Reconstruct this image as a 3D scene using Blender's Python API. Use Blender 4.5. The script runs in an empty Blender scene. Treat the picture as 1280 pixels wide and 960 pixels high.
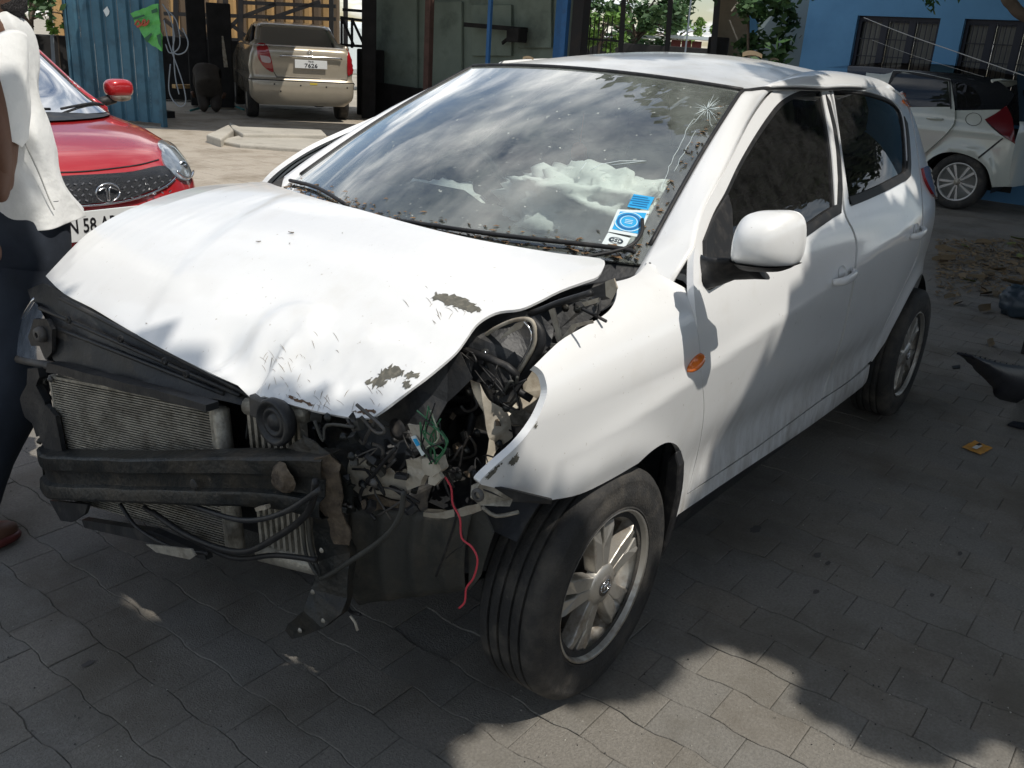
import bpy, bmesh, math, random
import numpy as np
from mathutils import Vector, Matrix, noise
from mathutils.geometry import delaunay_2d_cdt
R = math.radians
random.seed(7)
scene = bpy.context.scene
col = scene.collection
# ------------------------------------------------------------------ camera
CAM = np.array([1.5938, 1.7390, 1.4863]); YAW, PITCH, ROLL, FOC = R(216.5163), R(-20.6475), R(3.7058), 1140.19
def cam_axes():
    F = np.array([math.cos(PITCH)*math.cos(YAW), math.cos(PITCH)*math.sin(YAW), math.sin(PITCH)])
    Rt = np.cross(F, [0, 0, 1]); Rt /= np.linalg.norm(Rt); Up = np.cross(Rt, F)
    return F, Rt*math.cos(ROLL)+Up*math.sin(ROLL), -Rt*math.sin(ROLL)+Up*math.cos(ROLL)
CF, CR, CU = cam_axes()
cd = bpy.data.cameras.new('camera'); cam = bpy.data.objects.new('camera', cd); col.objects.link(cam)
cam.matrix_world = Matrix(((CR[0], CU[0], -CF[0], CAM[0]), (CR[1], CU[1], -CF[1], CAM[1]), (CR[2], CU[2], -CF[2], CAM[2]), (0, 0, 0, 1)))
cd.sensor_fit = 'HORIZONTAL'; cd.sensor_width = 36; cd.lens = FOC*36/1280; cd.clip_start = .05; cd.clip_end = 800
scene.camera = cam
# ------------------------------------------------------------------ light
SUN_EL, SUN_AZ = R(62), R(-2)          # azimuth clockwise from +Y
SD = Vector((math.sin(SUN_AZ)*math.cos(SUN_EL), math.cos(SUN_AZ)*math.cos(SUN_EL), math.sin(SUN_EL)))
sl = bpy.data.lights.new('sun', 'SUN'); sl.energy = 4.0; sl.angle = R(.53); sl.color = (1, .95, .87)
so = bpy.data.objects.new('sun', sl); col.objects.link(so); so.rotation_euler = SD.to_track_quat('Z', 'Y').to_euler()
w = bpy.data.worlds.new('World'); scene.world = w; w.use_nodes = True
wn, wl = w.node_tree.nodes, w.node_tree.links; wn.clear()
def N(nt, t, **k):
    n = nt.nodes.new(t)
    for a, b in k.items():
        if a in n.inputs: n.inputs[a].default_value = b
        else: setattr(n, a, b)
    return n
wt = w.node_tree
out = N(wt, 'ShaderNodeOutputWorld'); bg = N(wt, 'ShaderNodeBackground'); sky = N(wt, 'ShaderNodeTexSky')
sky.sky_type = 'NISHITA'; sky.sun_disc = False; sky.sun_elevation = SUN_EL; sky.sun_rotation = SUN_AZ; sky.dust_density = .4; sky.air_density = 1.2; sky.ozone_density = 2
tc = N(wt, 'ShaderNodeTexCoord'); sep = N(wt, 'ShaderNodeSeparateXYZ'); wl.new(tc.outputs['Generated'], sep.inputs[0])
ad = N(wt, 'ShaderNodeMath', operation='ADD'); ad.inputs[1].default_value = .18; wl.new(sep.outputs['Z'], ad.inputs[0])
mxz = N(wt, 'ShaderNodeMath', operation='MAXIMUM'); mxz.inputs[1].default_value = .05; wl.new(ad.outputs[0], mxz.inputs[0])
dv = N(wt, 'ShaderNodeVectorMath', operation='DIVIDE'); cmb = N(wt, 'ShaderNodeCombineXYZ')
wl.new(tc.outputs['Generated'], dv.inputs[0])
for i in range(3): wl.new(mxz.outputs[0], cmb.inputs[i])
wl.new(cmb.outputs[0], dv.inputs[1])
nz = N(wt, 'ShaderNodeTexNoise', Scale=2.3, Detail=9, Roughness=.56, Distortion=.35); wl.new(dv.outputs[0], nz.inputs['Vector'])
rp = N(wt, 'ShaderNodeValToRGB'); rp.color_ramp.elements[0].position = .42; rp.color_ramp.elements[1].position = .66
wl.new(nz.outputs['Fac'], rp.inputs[0])
nz2 = N(wt, 'ShaderNodeTexNoise', Scale=5.5, Detail=5); wl.new(dv.outputs[0], nz2.inputs['Vector'])
cr2 = N(wt, 'ShaderNodeValToRGB'); cr2.color_ramp.elements[0].color = (4.2, 5.0, 6.2, 1); cr2.color_ramp.elements[1].color = (19, 18.8, 18.2, 1)
cr2.color_ramp.elements[0].position = .35; cr2.color_ramp.elements[1].position = .65
wl.new(nz2.outputs['Fac'], cr2.inputs[0])
mx = N(wt, 'ShaderNodeMix', data_type='RGBA'); wl.new(rp.outputs[0], mx.inputs['Factor']); wl.new(sky.outputs[0], mx.inputs['A']); wl.new(cr2.outputs[0], mx.inputs['B'])
wl.new(mx.outputs['Result'], bg.inputs[0]); bg.inputs[1].default_value = .105; wl.new(bg.outputs[0], out.inputs[0])
scene.view_settings.view_transform = 'Standard'; scene.view_settings.look = 'None'; scene.view_settings.exposure = -.06
scene.view_settings.gamma = 1; scene.view_settings.use_curve_mapping = False
scene.render.engine = 'CYCLES'; scene.cycles.max_bounces = 7; scene.cycles.transparent_max_bounces = 16
scene.cycles.glossy_bounces = 4; scene.cycles.diffuse_bounces = 3
# ------------------------------------------------------------------ pixel helpers (photograph is 1280x960)
def ray(u, v): return CF + CR*(u-640)/FOC - CU*(v-480)/FOC
def on(u, v, ax, c):
    d = ray(u, v); return CAM + d*(c-CAM[ax])/d[ax]
def at(u, v, dist):
    d = ray(u, v); return CAM + d*dist/math.hypot(d[0], d[1])
def px(X):
    d = np.asarray(X, float)-CAM; z = d@CF
    return np.array([640+FOC*(d@CR)/z, 480-FOC*(d@CU)/z])
def X_(u, v, x): return on(u, v, 0, x)
def inv(S, uv, g):
    g = np.array(g, float)
    for _ in range(25):
        r = px(S(*g))-uv; h = 1e-4
        J = np.stack([(px(S(g[0]+h, g[1]))-uv-r)/h, (px(S(g[0], g[1]+h))-uv-r)/h], 1)
        try: st = np.linalg.lstsq(J, -r, rcond=None)[0]
        except Exception: break
        n = np.linalg.norm(st)
        if n > .15: st *= .15/n
        g = g+st
        if n < 1e-5: break
    return g
def spline(pts):
    pts = sorted(pts)
    x = np.array([p[0] for p in pts], float); y = np.array([p[1] for p in pts], float)
    n = len(x); h = np.diff(x); A = np.eye(n); b = np.zeros(n)
    for i in range(1, n-1):
        A[i, i-1] = h[i-1]; A[i, i] = 2*(h[i-1]+h[i]); A[i, i+1] = h[i]
        b[i] = 6*((y[i+1]-y[i])/h[i]-(y[i]-y[i-1])/h[i-1])
    m = np.linalg.solve(A, b)
    def f(t):
        if t <= x[0]: return y[0]+(t-x[0])*((y[1]-y[0])/h[0]-h[0]*(m[1])/6)
        if t >= x[-1]: return y[-1]+(t-x[-1])*((y[-1]-y[-2])/h[-1]+h[-1]*m[-2]/6)
        i = min(max(int(np.searchsorted(x, t))-1, 0), n-2); a = x[i+1]-t; c = t-x[i]
        return (m[i]*a**3+m[i+1]*c**3)/(6*h[i])+(y[i]/h[i]-m[i]*h[i]/6)*a+(y[i+1]/h[i]-m[i+1]*h[i]/6)*c
    return f
def crom(P, seg=6, closed=False):
    """smooth curve through points of any dimension"""
    P = [np.array(p, float) for p in P]; n = len(P); o = []
    rng = range(n if closed else n-1)
    for i in rng:
        if closed: a, b, c, d = P[i-1], P[i], P[(i+1) % n], P[(i+2) % n]
        else: a, b, c, d = P[max(i-1, 0)], P[i], P[i+1], P[min(i+2, n-1)]
        for k in range(seg):
            t = k/seg
            o.append(.5*((2*b)+(c-a)*t+(2*a-5*b+4*c-d)*t*t+(3*b-a-3*c+d)*t**3))
    if not closed: o.append(P[-1])
    return o
def outline(*runs, seg=5):
    """each run is a smooth curve; runs meet in corners"""
    o = []
    for r_ in runs:
        c = crom(r_, seg)
        if o and np.linalg.norm(np.array(o[-1])-c[0]) < 1e-9: c = c[1:]
        o += c
    if np.linalg.norm(np.array(o[0])-o[-1]) < 1e-9: o = o[:-1]
    return o
# ------------------------------------------------------------------ materials
def mat(name, colr, rough=.5, metal=0, coat=0, spec=.5, var=.0, vscale=6, dirt=None, damt=0, dscale=5, bump=0, bscale=60, spots=None, samt=.0, sscale=90, trans=0, emis=None, ior=1.45, dthr=.5, coatr=.05, grime=False, world=False):
    m = bpy.data.materials.new(name); m.use_nodes = True; nt = m.node_tree; L = nt.links
    b = nt.nodes['Principled BSDF']; b.inputs['Roughness'].default_value = rough; b.inputs['Metallic'].default_value = metal
    b.inputs['Coat Weight'].default_value = coat; b.inputs['Coat Roughness'].default_value = coatr; b.inputs['Specular IOR Level'].default_value = spec
    b.inputs['Transmission Weight'].default_value = trans; b.inputs['IOR'].default_value = ior
    c4 = (*colr, 1) if len(colr) == 3 else colr
    b.inputs['Base Color'].default_value = c4
    tcn = N(nt, 'ShaderNodeTexCoord'); cur = None; geo = N(nt, 'ShaderNodeNewGeometry'); co = geo.outputs['Position'] if world else tcn.outputs['Object']
    def ramp(src, lo, hi):
        r_ = N(nt, 'ShaderNodeMapRange', clamp=True); r_.inputs[1].default_value = lo; r_.inputs[2].default_value = hi
        L.new(src, r_.inputs[0]); return r_.outputs[0]
    if var:
        n1 = N(nt, 'ShaderNodeTexNoise', Scale=vscale, Detail=6, Roughness=.6); L.new(co, n1.inputs['Vector'])
        mxx = N(nt, 'ShaderNodeMix', data_type='RGBA', blend_type='MIX'); L.new(ramp(n1.outputs['Fac'], .3, .7), mxx.inputs['Factor'])
        mxx.inputs['A'].default_value = tuple(c*(1-var) for c in c4[:3])+(1,); mxx.inputs['B'].default_value = tuple(min(c*(1+var), 1) for c in c4[:3])+(1,)
        cur = mxx.outputs['Result']
    for dcol, amt, sc, lo, hi in ((dirt, damt, dscale, dthr, dthr+.2), (spots, samt, sscale, .66, .70)):
        if dcol is None or not amt: continue
        n2 = N(nt, 'ShaderNodeTexNoise', Scale=sc, Detail=8, Roughness=.65); L.new(co, n2.inputs['Vector'])
        mu = N(nt, 'ShaderNodeMath', operation='MULTIPLY'); mu.inputs[1].default_value = amt; L.new(ramp(n2.outputs['Fac'], lo, hi), mu.inputs[0])
        m2 = N(nt, 'ShaderNodeMix', data_type='RGBA'); L.new(mu.outputs[0], m2.inputs['Factor'])
        if cur is None: m2.inputs['A'].default_value = c4
        else: L.new(cur, m2.inputs['A'])
        m2.inputs['B'].default_value = (*dcol, 1); cur = m2.outputs['Result']
        rr = N(nt, 'ShaderNodeMath', operation='MULTIPLY_ADD'); rr.inputs[1].default_value = .4*amt; rr.inputs[2].default_value = rough; L.new(mu.outputs[0], rr.inputs[0])
        if dcol is dirt: L.new(rr.outputs[0], b.inputs['Roughness'])
    if grime:
        sx = N(nt, 'ShaderNodeSeparateXYZ'); L.new(tcn.outputs['Object'], sx.inputs[0]); hr = N(nt, 'ShaderNodeMapRange'); hr.inputs[1].default_value = .62; hr.inputs[2].default_value = .20; L.new(sx.outputs['Z'], hr.inputs[0])
        mpn = N(nt, 'ShaderNodeMapping'); mpn.inputs['Scale'].default_value = (1, 1, .35); L.new(tcn.outputs['Object'], mpn.inputs[0])
        gn = N(nt, 'ShaderNodeTexNoise', Scale=16, Detail=8, Roughness=.7); L.new(mpn.outputs[0], gn.inputs['Vector']); gm = N(nt, 'ShaderNodeMath', operation='MULTIPLY'); L.new(ramp(gn.outputs['Fac'], .38, .72), gm.inputs[0]); L.new(hr.outputs[0], gm.inputs[1])
        gx = N(nt, 'ShaderNodeMix', data_type='RGBA'); L.new(gm.outputs[0], gx.inputs['Factor']); L.new(cur, gx.inputs['A']); gx.inputs['B'].default_value = (.22, .18, .13, 1); cur = gx.outputs['Result']
    if cur is not None: L.new(cur, b.inputs['Base Color'])
    if bump:
        n3 = N(nt, 'ShaderNodeTexNoise', Scale=bscale, Detail=6); L.new(co, n3.inputs['Vector'])
        bp = N(nt, 'ShaderNodeBump', Strength=bump, Distance=.01); L.new(n3.outputs['Fac'], bp.inputs['Height']); L.new(bp.outputs[0], b.inputs['Normal'])
    if emis: b.inputs['Emission Color'].default_value = (*emis[:3], 1); b.inputs['Emission Strength'].default_value = emis[3]
    return m
def glass(name, tint, dust=.1, refl=1.7, dcol=(.5, .5, .48), dscale=25, rough=.01, ior=1.52, streak=0):
    """sheet glass: tinted transparency + fresnel reflection + dust lying on it"""
    m = bpy.data.materials.new(name); m.use_nodes = True; nt = m.node_tree; L = nt.links; nt.nodes.clear()
    o = N(nt, 'ShaderNodeOutputMaterial'); tr = N(nt, 'ShaderNodeBsdfTransparent'); tr.inputs[0].default_value = (*tint, 1)
    gl = N(nt, 'ShaderNodeBsdfGlossy'); gl.inputs['Roughness'].default_value = rough; gl.inputs['Color'].default_value = (1, 1, 1, 1)
    fr = N(nt, 'ShaderNodeFresnel'); fr.inputs['IOR'].default_value = ior
    mu = N(nt, 'ShaderNodeMath', operation='MULTIPLY'); mu.inputs[1].default_value = refl; L.new(fr.outputs[0], mu.inputs[0]); mu.use_clamp = True
    a = N(nt, 'ShaderNodeMixShader'); L.new(mu.outputs[0], a.inputs[0]); L.new(tr.outputs[0], a.inputs[1]); L.new(gl.outputs[0], a.inputs[2])
    df = N(nt, 'ShaderNodeBsdfDiffuse'); df.inputs[0].default_value = (*dcol, 1)
    tcn = N(nt, 'ShaderNodeTexCoord')
    n1 = N(nt, 'ShaderNodeTexNoise', Scale=dscale, Detail=8, Roughness=.7); L.new(tcn.outputs['Object'], n1.inputs['Vector'])
    n2 = N(nt, 'ShaderNodeTexNoise', Scale=dscale*7, Detail=3, Roughness=.6); L.new(tcn.outputs['Object'], n2.inputs['Vector'])
    r1 = N(nt, 'ShaderNodeMapRange'); r1.inputs[1].default_value = .35; r1.inputs[2].default_value = .75; r1.inputs[3].default_value = dust*.35; r1.inputs[4].default_value = dust*1.3; L.new(n1.outputs['Fac'], r1.inputs[0])
    r2 = N(nt, 'ShaderNodeMapRange'); r2.inputs[1].default_value = .66; r2.inputs[2].default_value = .74; r2.inputs[3].default_value = 0; r2.inputs[4].default_value = min(.7, dust*4); L.new(n2.outputs['Fac'], r2.inputs[0])
    s = N(nt, 'ShaderNodeMath', operation='MAXIMUM'); L.new(r1.outputs[0], s.inputs[0]); L.new(r2.outputs[0], s.inputs[1])
    b = N(nt, 'ShaderNodeMixShader'); L.new(s.outputs[0], b.inputs[0]); L.new(a.outputs[0], b.inputs[1]); L.new(df.outputs[0], b.inputs[2]); L.new(b.outputs[0], o.inputs[0])
    return m
M = {}
M['white'] = mat('white_paint', (.80, .80, .79), .34, coat=.7, var=.02, vscale=3, dirt=(.52, .47, .38), damt=.16, dscale=7, dthr=.55, spots=(.30, .24, .17), samt=.55, sscale=75, coatr=.09, grime=True)
M['black'] = mat('black_plastic', (.018, .019, .021), .5, var=.3, vscale=12, dirt=(.10, .09, .075), damt=.5, dscale=14, dthr=.5, bump=.15, bscale=90)
M['trim'] = mat('black_rubber_trim', (.012, .012, .013), .55, dirt=(.09, .08, .07), damt=.4, dscale=30)
M['bare'] = mat('bare_dark_steel', (.11, .105, .10), .6, .5, var=.3, vscale=20, dirt=(.16, .12, .08), damt=.5, dscale=25)
M['tyre'] = mat('tyre_rubber', (.028, .027, .026), .78, var=.3, vscale=8, dirt=(.13, .115, .095), damt=.55, dscale=9, dthr=.47, bump=.3, bscale=180, spots=(.2, .18, .15), samt=.5, sscale=160)
M['alloy'] = mat('dusty_alloy', (.46, .44, .40), .38, .7, var=.15, dirt=(.17, .13, .09), damt=.9, dscale=11, dthr=.48, spots=(.12, .09, .06), samt=.5, sscale=70)
M['chrome'] = mat('chrome', (.75, .75, .76), .15, 1)
M['alu'] = mat('dirty_aluminium', (.40, .375, .32), .5, .55, var=.2, vscale=25, dirt=(.10, .085, .06), damt=.7, dscale=18, dthr=.45, bump=.3, bscale=120)
M['steel'] = mat('grimy_painted_steel', (.016, .018, .018), .42, .2, var=.35, vscale=9, dirt=(.065, .052, .036), damt=.65, dscale=8, dthr=.47, bump=.35, bscale=70, spots=(.16, .13, .10), samt=.5, sscale=45)
M['rust'] = mat('torn_primed_metal', (.13, .10, .07), .75, .1, var=.35, vscale=30, dirt=(.045, .035, .028), damt=.85, dscale=16, dthr=.44, bump=.6, bscale=80)
M['liner'] = mat('splash_guard_plastic', (.045, .045, .04), .6, var=.25, vscale=8, dirt=(.12, .105, .08), damt=.5, dscale=10, bump=.2, bscale=110)
M['cream'] = mat('cream_paint_metal', (.40, .36, .29), .6, var=.15, vscale=20, dirt=(.14, .10, .065), damt=.7, dscale=18, dthr=.47)
M['amber'] = mat('amber_lens', (.85, .20, .035), .15, coat=.8, var=.2, vscale=40)
M['redlens'] = mat('red_lens', (.30, .008, .012), .15, coat=1)
M['glasswin'] = glass('windscreen_glass', (.86, .93, .90), dust=.20, refl=2.7, dcol=(.56, .60, .55), dscale=7)
M['tint'] = glass('tinted_side_glass', (.10, .11, .13), dust=.03, refl=.7, dcol=(.5, .5, .5), dscale=22)
M['clear'] = glass('clear_lens', (.75, .78, .8), dust=.05)
# ------------------------------------------------------------------ mesh helpers
class MB:
    def __init__(s): s.v = []; s.f = []; s.sm = []
    def add(s, vs, fs, smooth=False, mtx=None):
        o = len(s.v)
        for p in vs:
            p = Vector(p)
            if mtx is not None: p = mtx @ p
            s.v.append(tuple(p))
        for f in fs: s.f.append(tuple(i+o for i in f)); s.sm.append(smooth)
        return s
    def box(s, c, d, rot=None, mtx=None):
        x, y, z = [a/2 for a in d]; vs = [Vector((i*x, j*y, k*z)) for i in (-1, 1) for j in (-1, 1) for k in (-1, 1)]
        if rot is not None:
            from mathutils import Euler
            e = Euler(rot).to_matrix(); vs = [e @ v_ for v_ in vs]
        vs = [v_+Vector(c) for v_ in vs]
        return s.add(vs, [(0, 1, 3, 2), (4, 6, 7, 5), (0, 4, 5, 1), (2, 3, 7, 6), (0, 2, 6, 4), (1, 5, 7, 3)], False, mtx)
    def bar(s, a, b, wd, ht=None, up=(0, 0, 1)):
        a, b = Vector(a), Vector(b); ht = ht or wd; d = b-a; L = d.length; d.normalize()
        sd = d.cross(Vector(up))
        if sd.length < 1e-4: sd = d.cross(Vector((1, 0, 0)))
        sd.normalize(); u = sd.cross(d); vs = []
        for e in (a, b):
            for i, j in ((-1, -1), (1, -1), (1, 1), (-1, 1)): vs.append(e+sd*i*wd/2+u*j*ht/2)
        return s.add(vs, [(3, 2, 1, 0), (4, 5, 6, 7), (0, 1, 5, 4), (1, 2, 6, 5), (2, 3, 7, 6), (3, 0, 4, 7)])
    def tube(s, pts, r, n=8, cap=True, seg=0, rs=None):
        if seg: pts = crom(pts, seg)
        P = [Vector(p) for p in pts]; k = len(P); vs = []; prev = None
        for i, p in enumerate(P):
            d = (P[min(i+1, k-1)]-P[max(i-1, 0)]).normalized()
            if prev is None: a = d.orthogonal().normalized()
            else:
                a = prev-d*prev.dot(d)
                a = a.normalized() if a.length > 1e-6 else d.orthogonal().normalized()
            prev = a; b = d.cross(a)
            ri = r if rs is None else float(np.interp(i/(k-1), np.linspace(0, 1, len(rs)), rs))
            for j in range(n):
                t = 2*math.pi*j/n; vs.append(p+(a*math.cos(t)+b*math.sin(t))*ri)
        fs = [(i*n+j, i*n+(j+1) % n, (i+1)*n+(j+1) % n, (i+1)*n+j) for i in range(k-1) for j in range(n)]
        if cap: fs += [tuple(range(n))[::-1], tuple((k-1)*n+j for j in range(n))]
        return s.add(vs, fs, True)
    def grid(s, rows, smooth=True, close=False):
        n = len(rows[0]); vs = [p for r_ in rows for p in r_]; m = len(rows); fs = []
        for i in range(m-1):
            for j in range(n if close else n-1): fs.append((i*n+j, i*n+(j+1) % n, (i+1)*n+(j+1) % n, (i+1)*n+j))
        return s.add(vs, fs, smooth)
    def lathe(s, prof, c, axis='y', n=40, smooth=True, close=False):
        rows = []
        for k in range(n+1 if False else n):
            t = 2*math.pi*k/n; row = []
            for (r_, h) in prof:
                if axis == 'y': row.append((c[0]+r_*math.cos(t), c[1]+h, c[2]+r_*math.sin(t)))
                elif axis == 'x': row.append((c[0]+h, c[1]+r_*math.cos(t), c[2]+r_*math.sin(t)))
                else: row.append((c[0]+r_*math.cos(t), c[1]+r_*math.sin(t), c[2]+h))
            rows.append(row)
        rows.append(rows[0]); m = len(prof); vs = [p for r_ in rows[:-1] for p in r_]; fs = []
        for i in range(n):
            for j in range(m-1):
                a = i*m+j; b = ((i+1) % n)*m+j; fs.append((a, a+1, b+1, b))
        return s.add(vs, fs, smooth)
    def prism(s, poly, z0, z1, mtx=None):
        n = len(poly); vs = [(p[0], p[1], z0) for p in poly]+[(p[0], p[1], z1) for p in poly]
        fs = [tuple(range(n))[::-1], tuple(range(n, 2*n))]+[(i, (i+1) % n, n+(i+1) % n, n+i) for i in range(n)]
        return s.add(vs, fs, False, mtx)
    def sheet(s, poly3, th=.002, nrm=None):
        """closed thin plate from a 3D outline"""
        P = [Vector(p) for p in poly3]; n = len(P)
        if nrm is None:
            nn = Vector((0, 0, 0))
            for i in range(n): nn += P[i].cross(P[(i+1) % n])
            nrm = nn.normalized()
        nrm = Vector(nrm); vs = [p+nrm*th/2 for p in P]+[p-nrm*th/2 for p in P]
        return s.add(vs, [tuple(range(n)), tuple(range(n, 2*n))[::-1]]+[(i, n+i, n+(i+1) % n, (i+1) % n) for i in range(n)])
    def build(s, name, m, parent=None, label=None, cat=None, group=None, kind=None, bev=0, loc=None, sub=0, auto=True):
        me = bpy.data.meshes.new(name); me.from_pydata(s.v, [], s.f)
        me.polygons.foreach_set('use_smooth', s.sm); me.update()
        for mm in (m if isinstance(m, (list, tuple)) else [m]): me.materials.append(mm)
        o = bpy.data.objects.new(name, me); col.objects.link(o)
        if loc is not None: o.location = loc
        if parent is not None: o.parent = parent
        if label: o['label'] = label
        if cat: o['category'] = cat
        if group: o['group'] = group
        if kind: o['kind'] = kind
        if bev:
            b = o.modifiers.new('bevel', 'BEVEL'); b.width = bev; b.segments = 2; b.limit_method = 'ANGLE'; b.angle_limit = R(40)
        if sub:
            b = o.modifiers.new('sub', 'SUBSURF'); b.levels = b.render_levels = sub
        return o
def thing(name, label, cat, loc=(0, 0, 0), rz=0, group=None):
    o = bpy.data.objects.new(name, None); col.objects.link(o); o.location = loc; o.rotation_euler = (0, 0, rz); o.empty_display_size = .1
    o['label'] = label; o['category'] = cat
    if group: o['group'] = group
    return o
def tri_area(poly):
    return .5*sum(poly[i-1][0]*poly[i][1]-poly[i][0]*poly[i-1][1] for i in range(len(poly)))
def cdt(poly, holes, sp):
    """triangulate a 2D outline with holes, filling it with interior grid points; returns verts2, tris, loops"""
    poly = [tuple(p) for p in poly]
    if tri_area(poly) < 0: poly = poly[::-1]
    vs = [Vector(p) for p in poly]; n = len(poly); ed = [(i, (i+1) % n) for i in range(n)]
    hl = []
    for h in holes:
        h = [tuple(p) for p in h]
        if tri_area(h) > 0: h = h[::-1]
        o = len(vs); vs += [Vector(p) for p in h]; ed += [(o+i, o+(i+1) % len(h)) for i in range(len(h))]; hl.append(h)
    A = np.array(poly); x0, y0 = A.min(0); x1, y1 = A.max(0)
    def inside(P, Q):
        Q = np.array(Q); c = np.zeros(len(P), bool); j = len(Q)-1
        for i in range(len(Q)):
            cond = ((Q[i, 1] > P[:, 1]) != (Q[j, 1] > P[:, 1])) & (P[:, 0] < (Q[j, 0]-Q[i, 0])*(P[:, 1]-Q[i, 1])/(Q[j, 1]-Q[i, 1]+1e-12)+Q[i, 0])
            c ^= cond; j = i
        return c
    def near(P, Q, d):
        Q = np.array(Q); Q2 = np.roll(Q, -1, 0); m_ = np.full(len(P), 9.)
        for a, b in zip(Q, Q2):
            ab = b-a; t = np.clip(((P-a)@ab)/(ab@ab+1e-12), 0, 1); m_ = np.minimum(m_, np.linalg.norm(P-(a+t[:, None]*ab), axis=1))
        return m_ < d
    gx, gy = np.meshgrid(np.arange(x0+sp/2, x1, sp), np.arange(y0+sp/2, y1, sp)); gx[::2] += sp/2
    P = np.stack([gx.ravel(), gy.ravel()], 1); k = inside(P, poly) & ~near(P, poly, sp*.45)
    for h in hl: k &= ~inside(P, h) & ~near(P, h, sp*.45)
    vs += [Vector(p) for p in P[k]]
    r_ = delaunay_2d_cdt(vs, ed, [], 0, 1e-6); V2 = np.array([tuple(v_) for v_ in r_[0]]); T = [tuple(t) for t in r_[2]]
    C = np.array([V2[list(t)].mean(0) for t in T]); k = inside(C, poly)
    for h in hl: k &= ~inside(C, h)
    T = [t for t, b in zip(T, k) if b]
    T = [t if tri_area([V2[i] for i in t]) > 0 else t[::-1] for t in T]
    return V2, T
def panel(name, S, poly, m, parent, holes=(), sp=.025, off=0, flange=.018, flip=False, mirror=False, label=None, th=None):
    """curved sheet S(a,b)->3D over a 2D outline, its rim folded inward"""
    V2, T = cdt(poly, holes, sp); h = 2e-4; V = []; NN = []
    for a, b in V2:
        p = np.array(S(a, b)); n = np.cross(np.array(S(a+h, b))-p, np.array(S(a, b+h))-p); n /= np.linalg.norm(n)+1e-15
        if flip: n = -n
        V.append(p+n*off); NN.append(n)
    V = np.array(V); NN = np.array(NN); F = [t[::-1] if flip else t for t in T]
    ec = {}
    for t in F:
        for i in range(3): ec[(t[i], t[(i+1) % 3])] = 1
    bd = [e for e in ec if (e[1], e[0]) not in ec]; idx = {}; vs = list(V); nn = list(NN)
    # flange: duplicate rim verts (sharp edge), then fold inward
    for a, b in bd:
        for c in (a, b):
            if c not in idx: idx[c] = len(vs); vs += [V[c], V[c]-NN[c]*flange]; nn += [None, None]
    ff = [(b, a, idx[a]+1, idx[b]+1) for a, b in bd] if False else [(idx[b], idx[a], idx[a]+1, idx[b]+1) for a, b in bd]
    vs = np.array(vs)
    if mirror: vs = vs*np.array([1, -1, 1]); F = [f[::-1] for f in F]; ff = [f[::-1] for f in ff]
    me = bpy.data.meshes.new(name); me.from_pydata([tuple(p) for p in vs], [], list(F)+ff); me.update()
    me.polygons.foreach_set('use_smooth', [True]*len(F)+[False]*len(ff))
    me.normals_split_custom_set([tuple((NN[me.loops[li].vertex_index]*(np.array([1, -1, 1]) if mirror else 1))) if pi < len(F) else (0, 0, 0) for pi, p in enumerate(me.polygons) for li in p.loop_indices])
    me.materials.append(m); o = bpy.data.objects.new(name, me); col.objects.link(o)
    if parent is not None: o.parent = parent
    if label: o['label'] = label
    return o
def text(name, s, size, m, parent, mtx, th=.0008, sx=1, align='CENTER'):
    cu = bpy.data.curves.new(name, 'FONT'); cu.body = s; cu.size = size; cu.extrude = th; cu.align_x = align; cu.align_y = 'CENTER'; cu.offset = size*.012; cu.resolution_u = 2
    t = bpy.data.objects.new(name, cu); col.objects.link(t); dg = bpy.context.evaluated_depsgraph_get()
    me = bpy.data.meshes.new_from_object(t.evaluated_get(dg)); bpy.data.objects.remove(t)
    o = bpy.data.objects.new(name, me); me.materials.clear(); me.materials.append(m); col.objects.link(o)
    me.transform(mtx @ Matrix.Diagonal((sx, 1, 1, 1)))
    if parent is not None: o.parent = parent
    return o
def frame_m(o, xdir, ydir):
    x = Vector(xdir).normalized(); z = x.cross(Vector(ydir)).normalized(); y = z.cross(x)
    return Matrix(((x[0], y[0], z[0], o[0]), (x[1], y[1], z[1], o[1]), (x[2], y[2], z[2], o[2]), (0, 0, 0, 1)))
# ------------------------------------------------------------------ the damaged white hatchback: surfaces
car = thing('damaged_hatchback', 'white hatchback with a smashed front, crumpled bonnet and missing bumper', 'car', (-1.25, 0, 0))
_co = Vector((-1.25, 0, 0))
def C(o):                                  # parts are modelled in world coordinates; parent without moving them
    o.parent = car; o.matrix_parent_inverse = Matrix.Translation(-_co); return o
Yz = spline([(.15, .765), (.22, .79), (.30, .803), (.45, .818), (.60, .836), (.75, .849), (.86, .846), (.94, .826), (1.02, .79), (1.10, .742), (1.20, .678), (1.30, .605), (1.36, .555), (1.40, .515), (1.43, .45)])
ZC = lambda x: .752-.092*(x+.38)           # height of the rising character line
def crease(x, z):
    d = z-ZC(x); k = max(0, min(1, (x+3.1)/.7))*max(0, min(1, (.35-x)/.5))
    e = math.sqrt(d*d+.00005); L_ = .0925-.0475*math.tanh(d/.03)
    return k*.015*math.exp(-e/L_)
def scoop(x, z):
    k = max(0, min(1, (-x-.25)/.5))*max(0, min(1, (x+2.35)/.4))
    return -.02*k*math.exp(-((z-.44-.03*(x+1.2))/.085)**2)+.006*k*math.exp(-((z-.27)/.035)**2)
def flare(x, z, cx):
    r_ = math.hypot(x-cx, z-.30)
    return .016*math.exp(-((r_-.345)/.055)**2)*(1 if z > .2 else .3)
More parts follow.
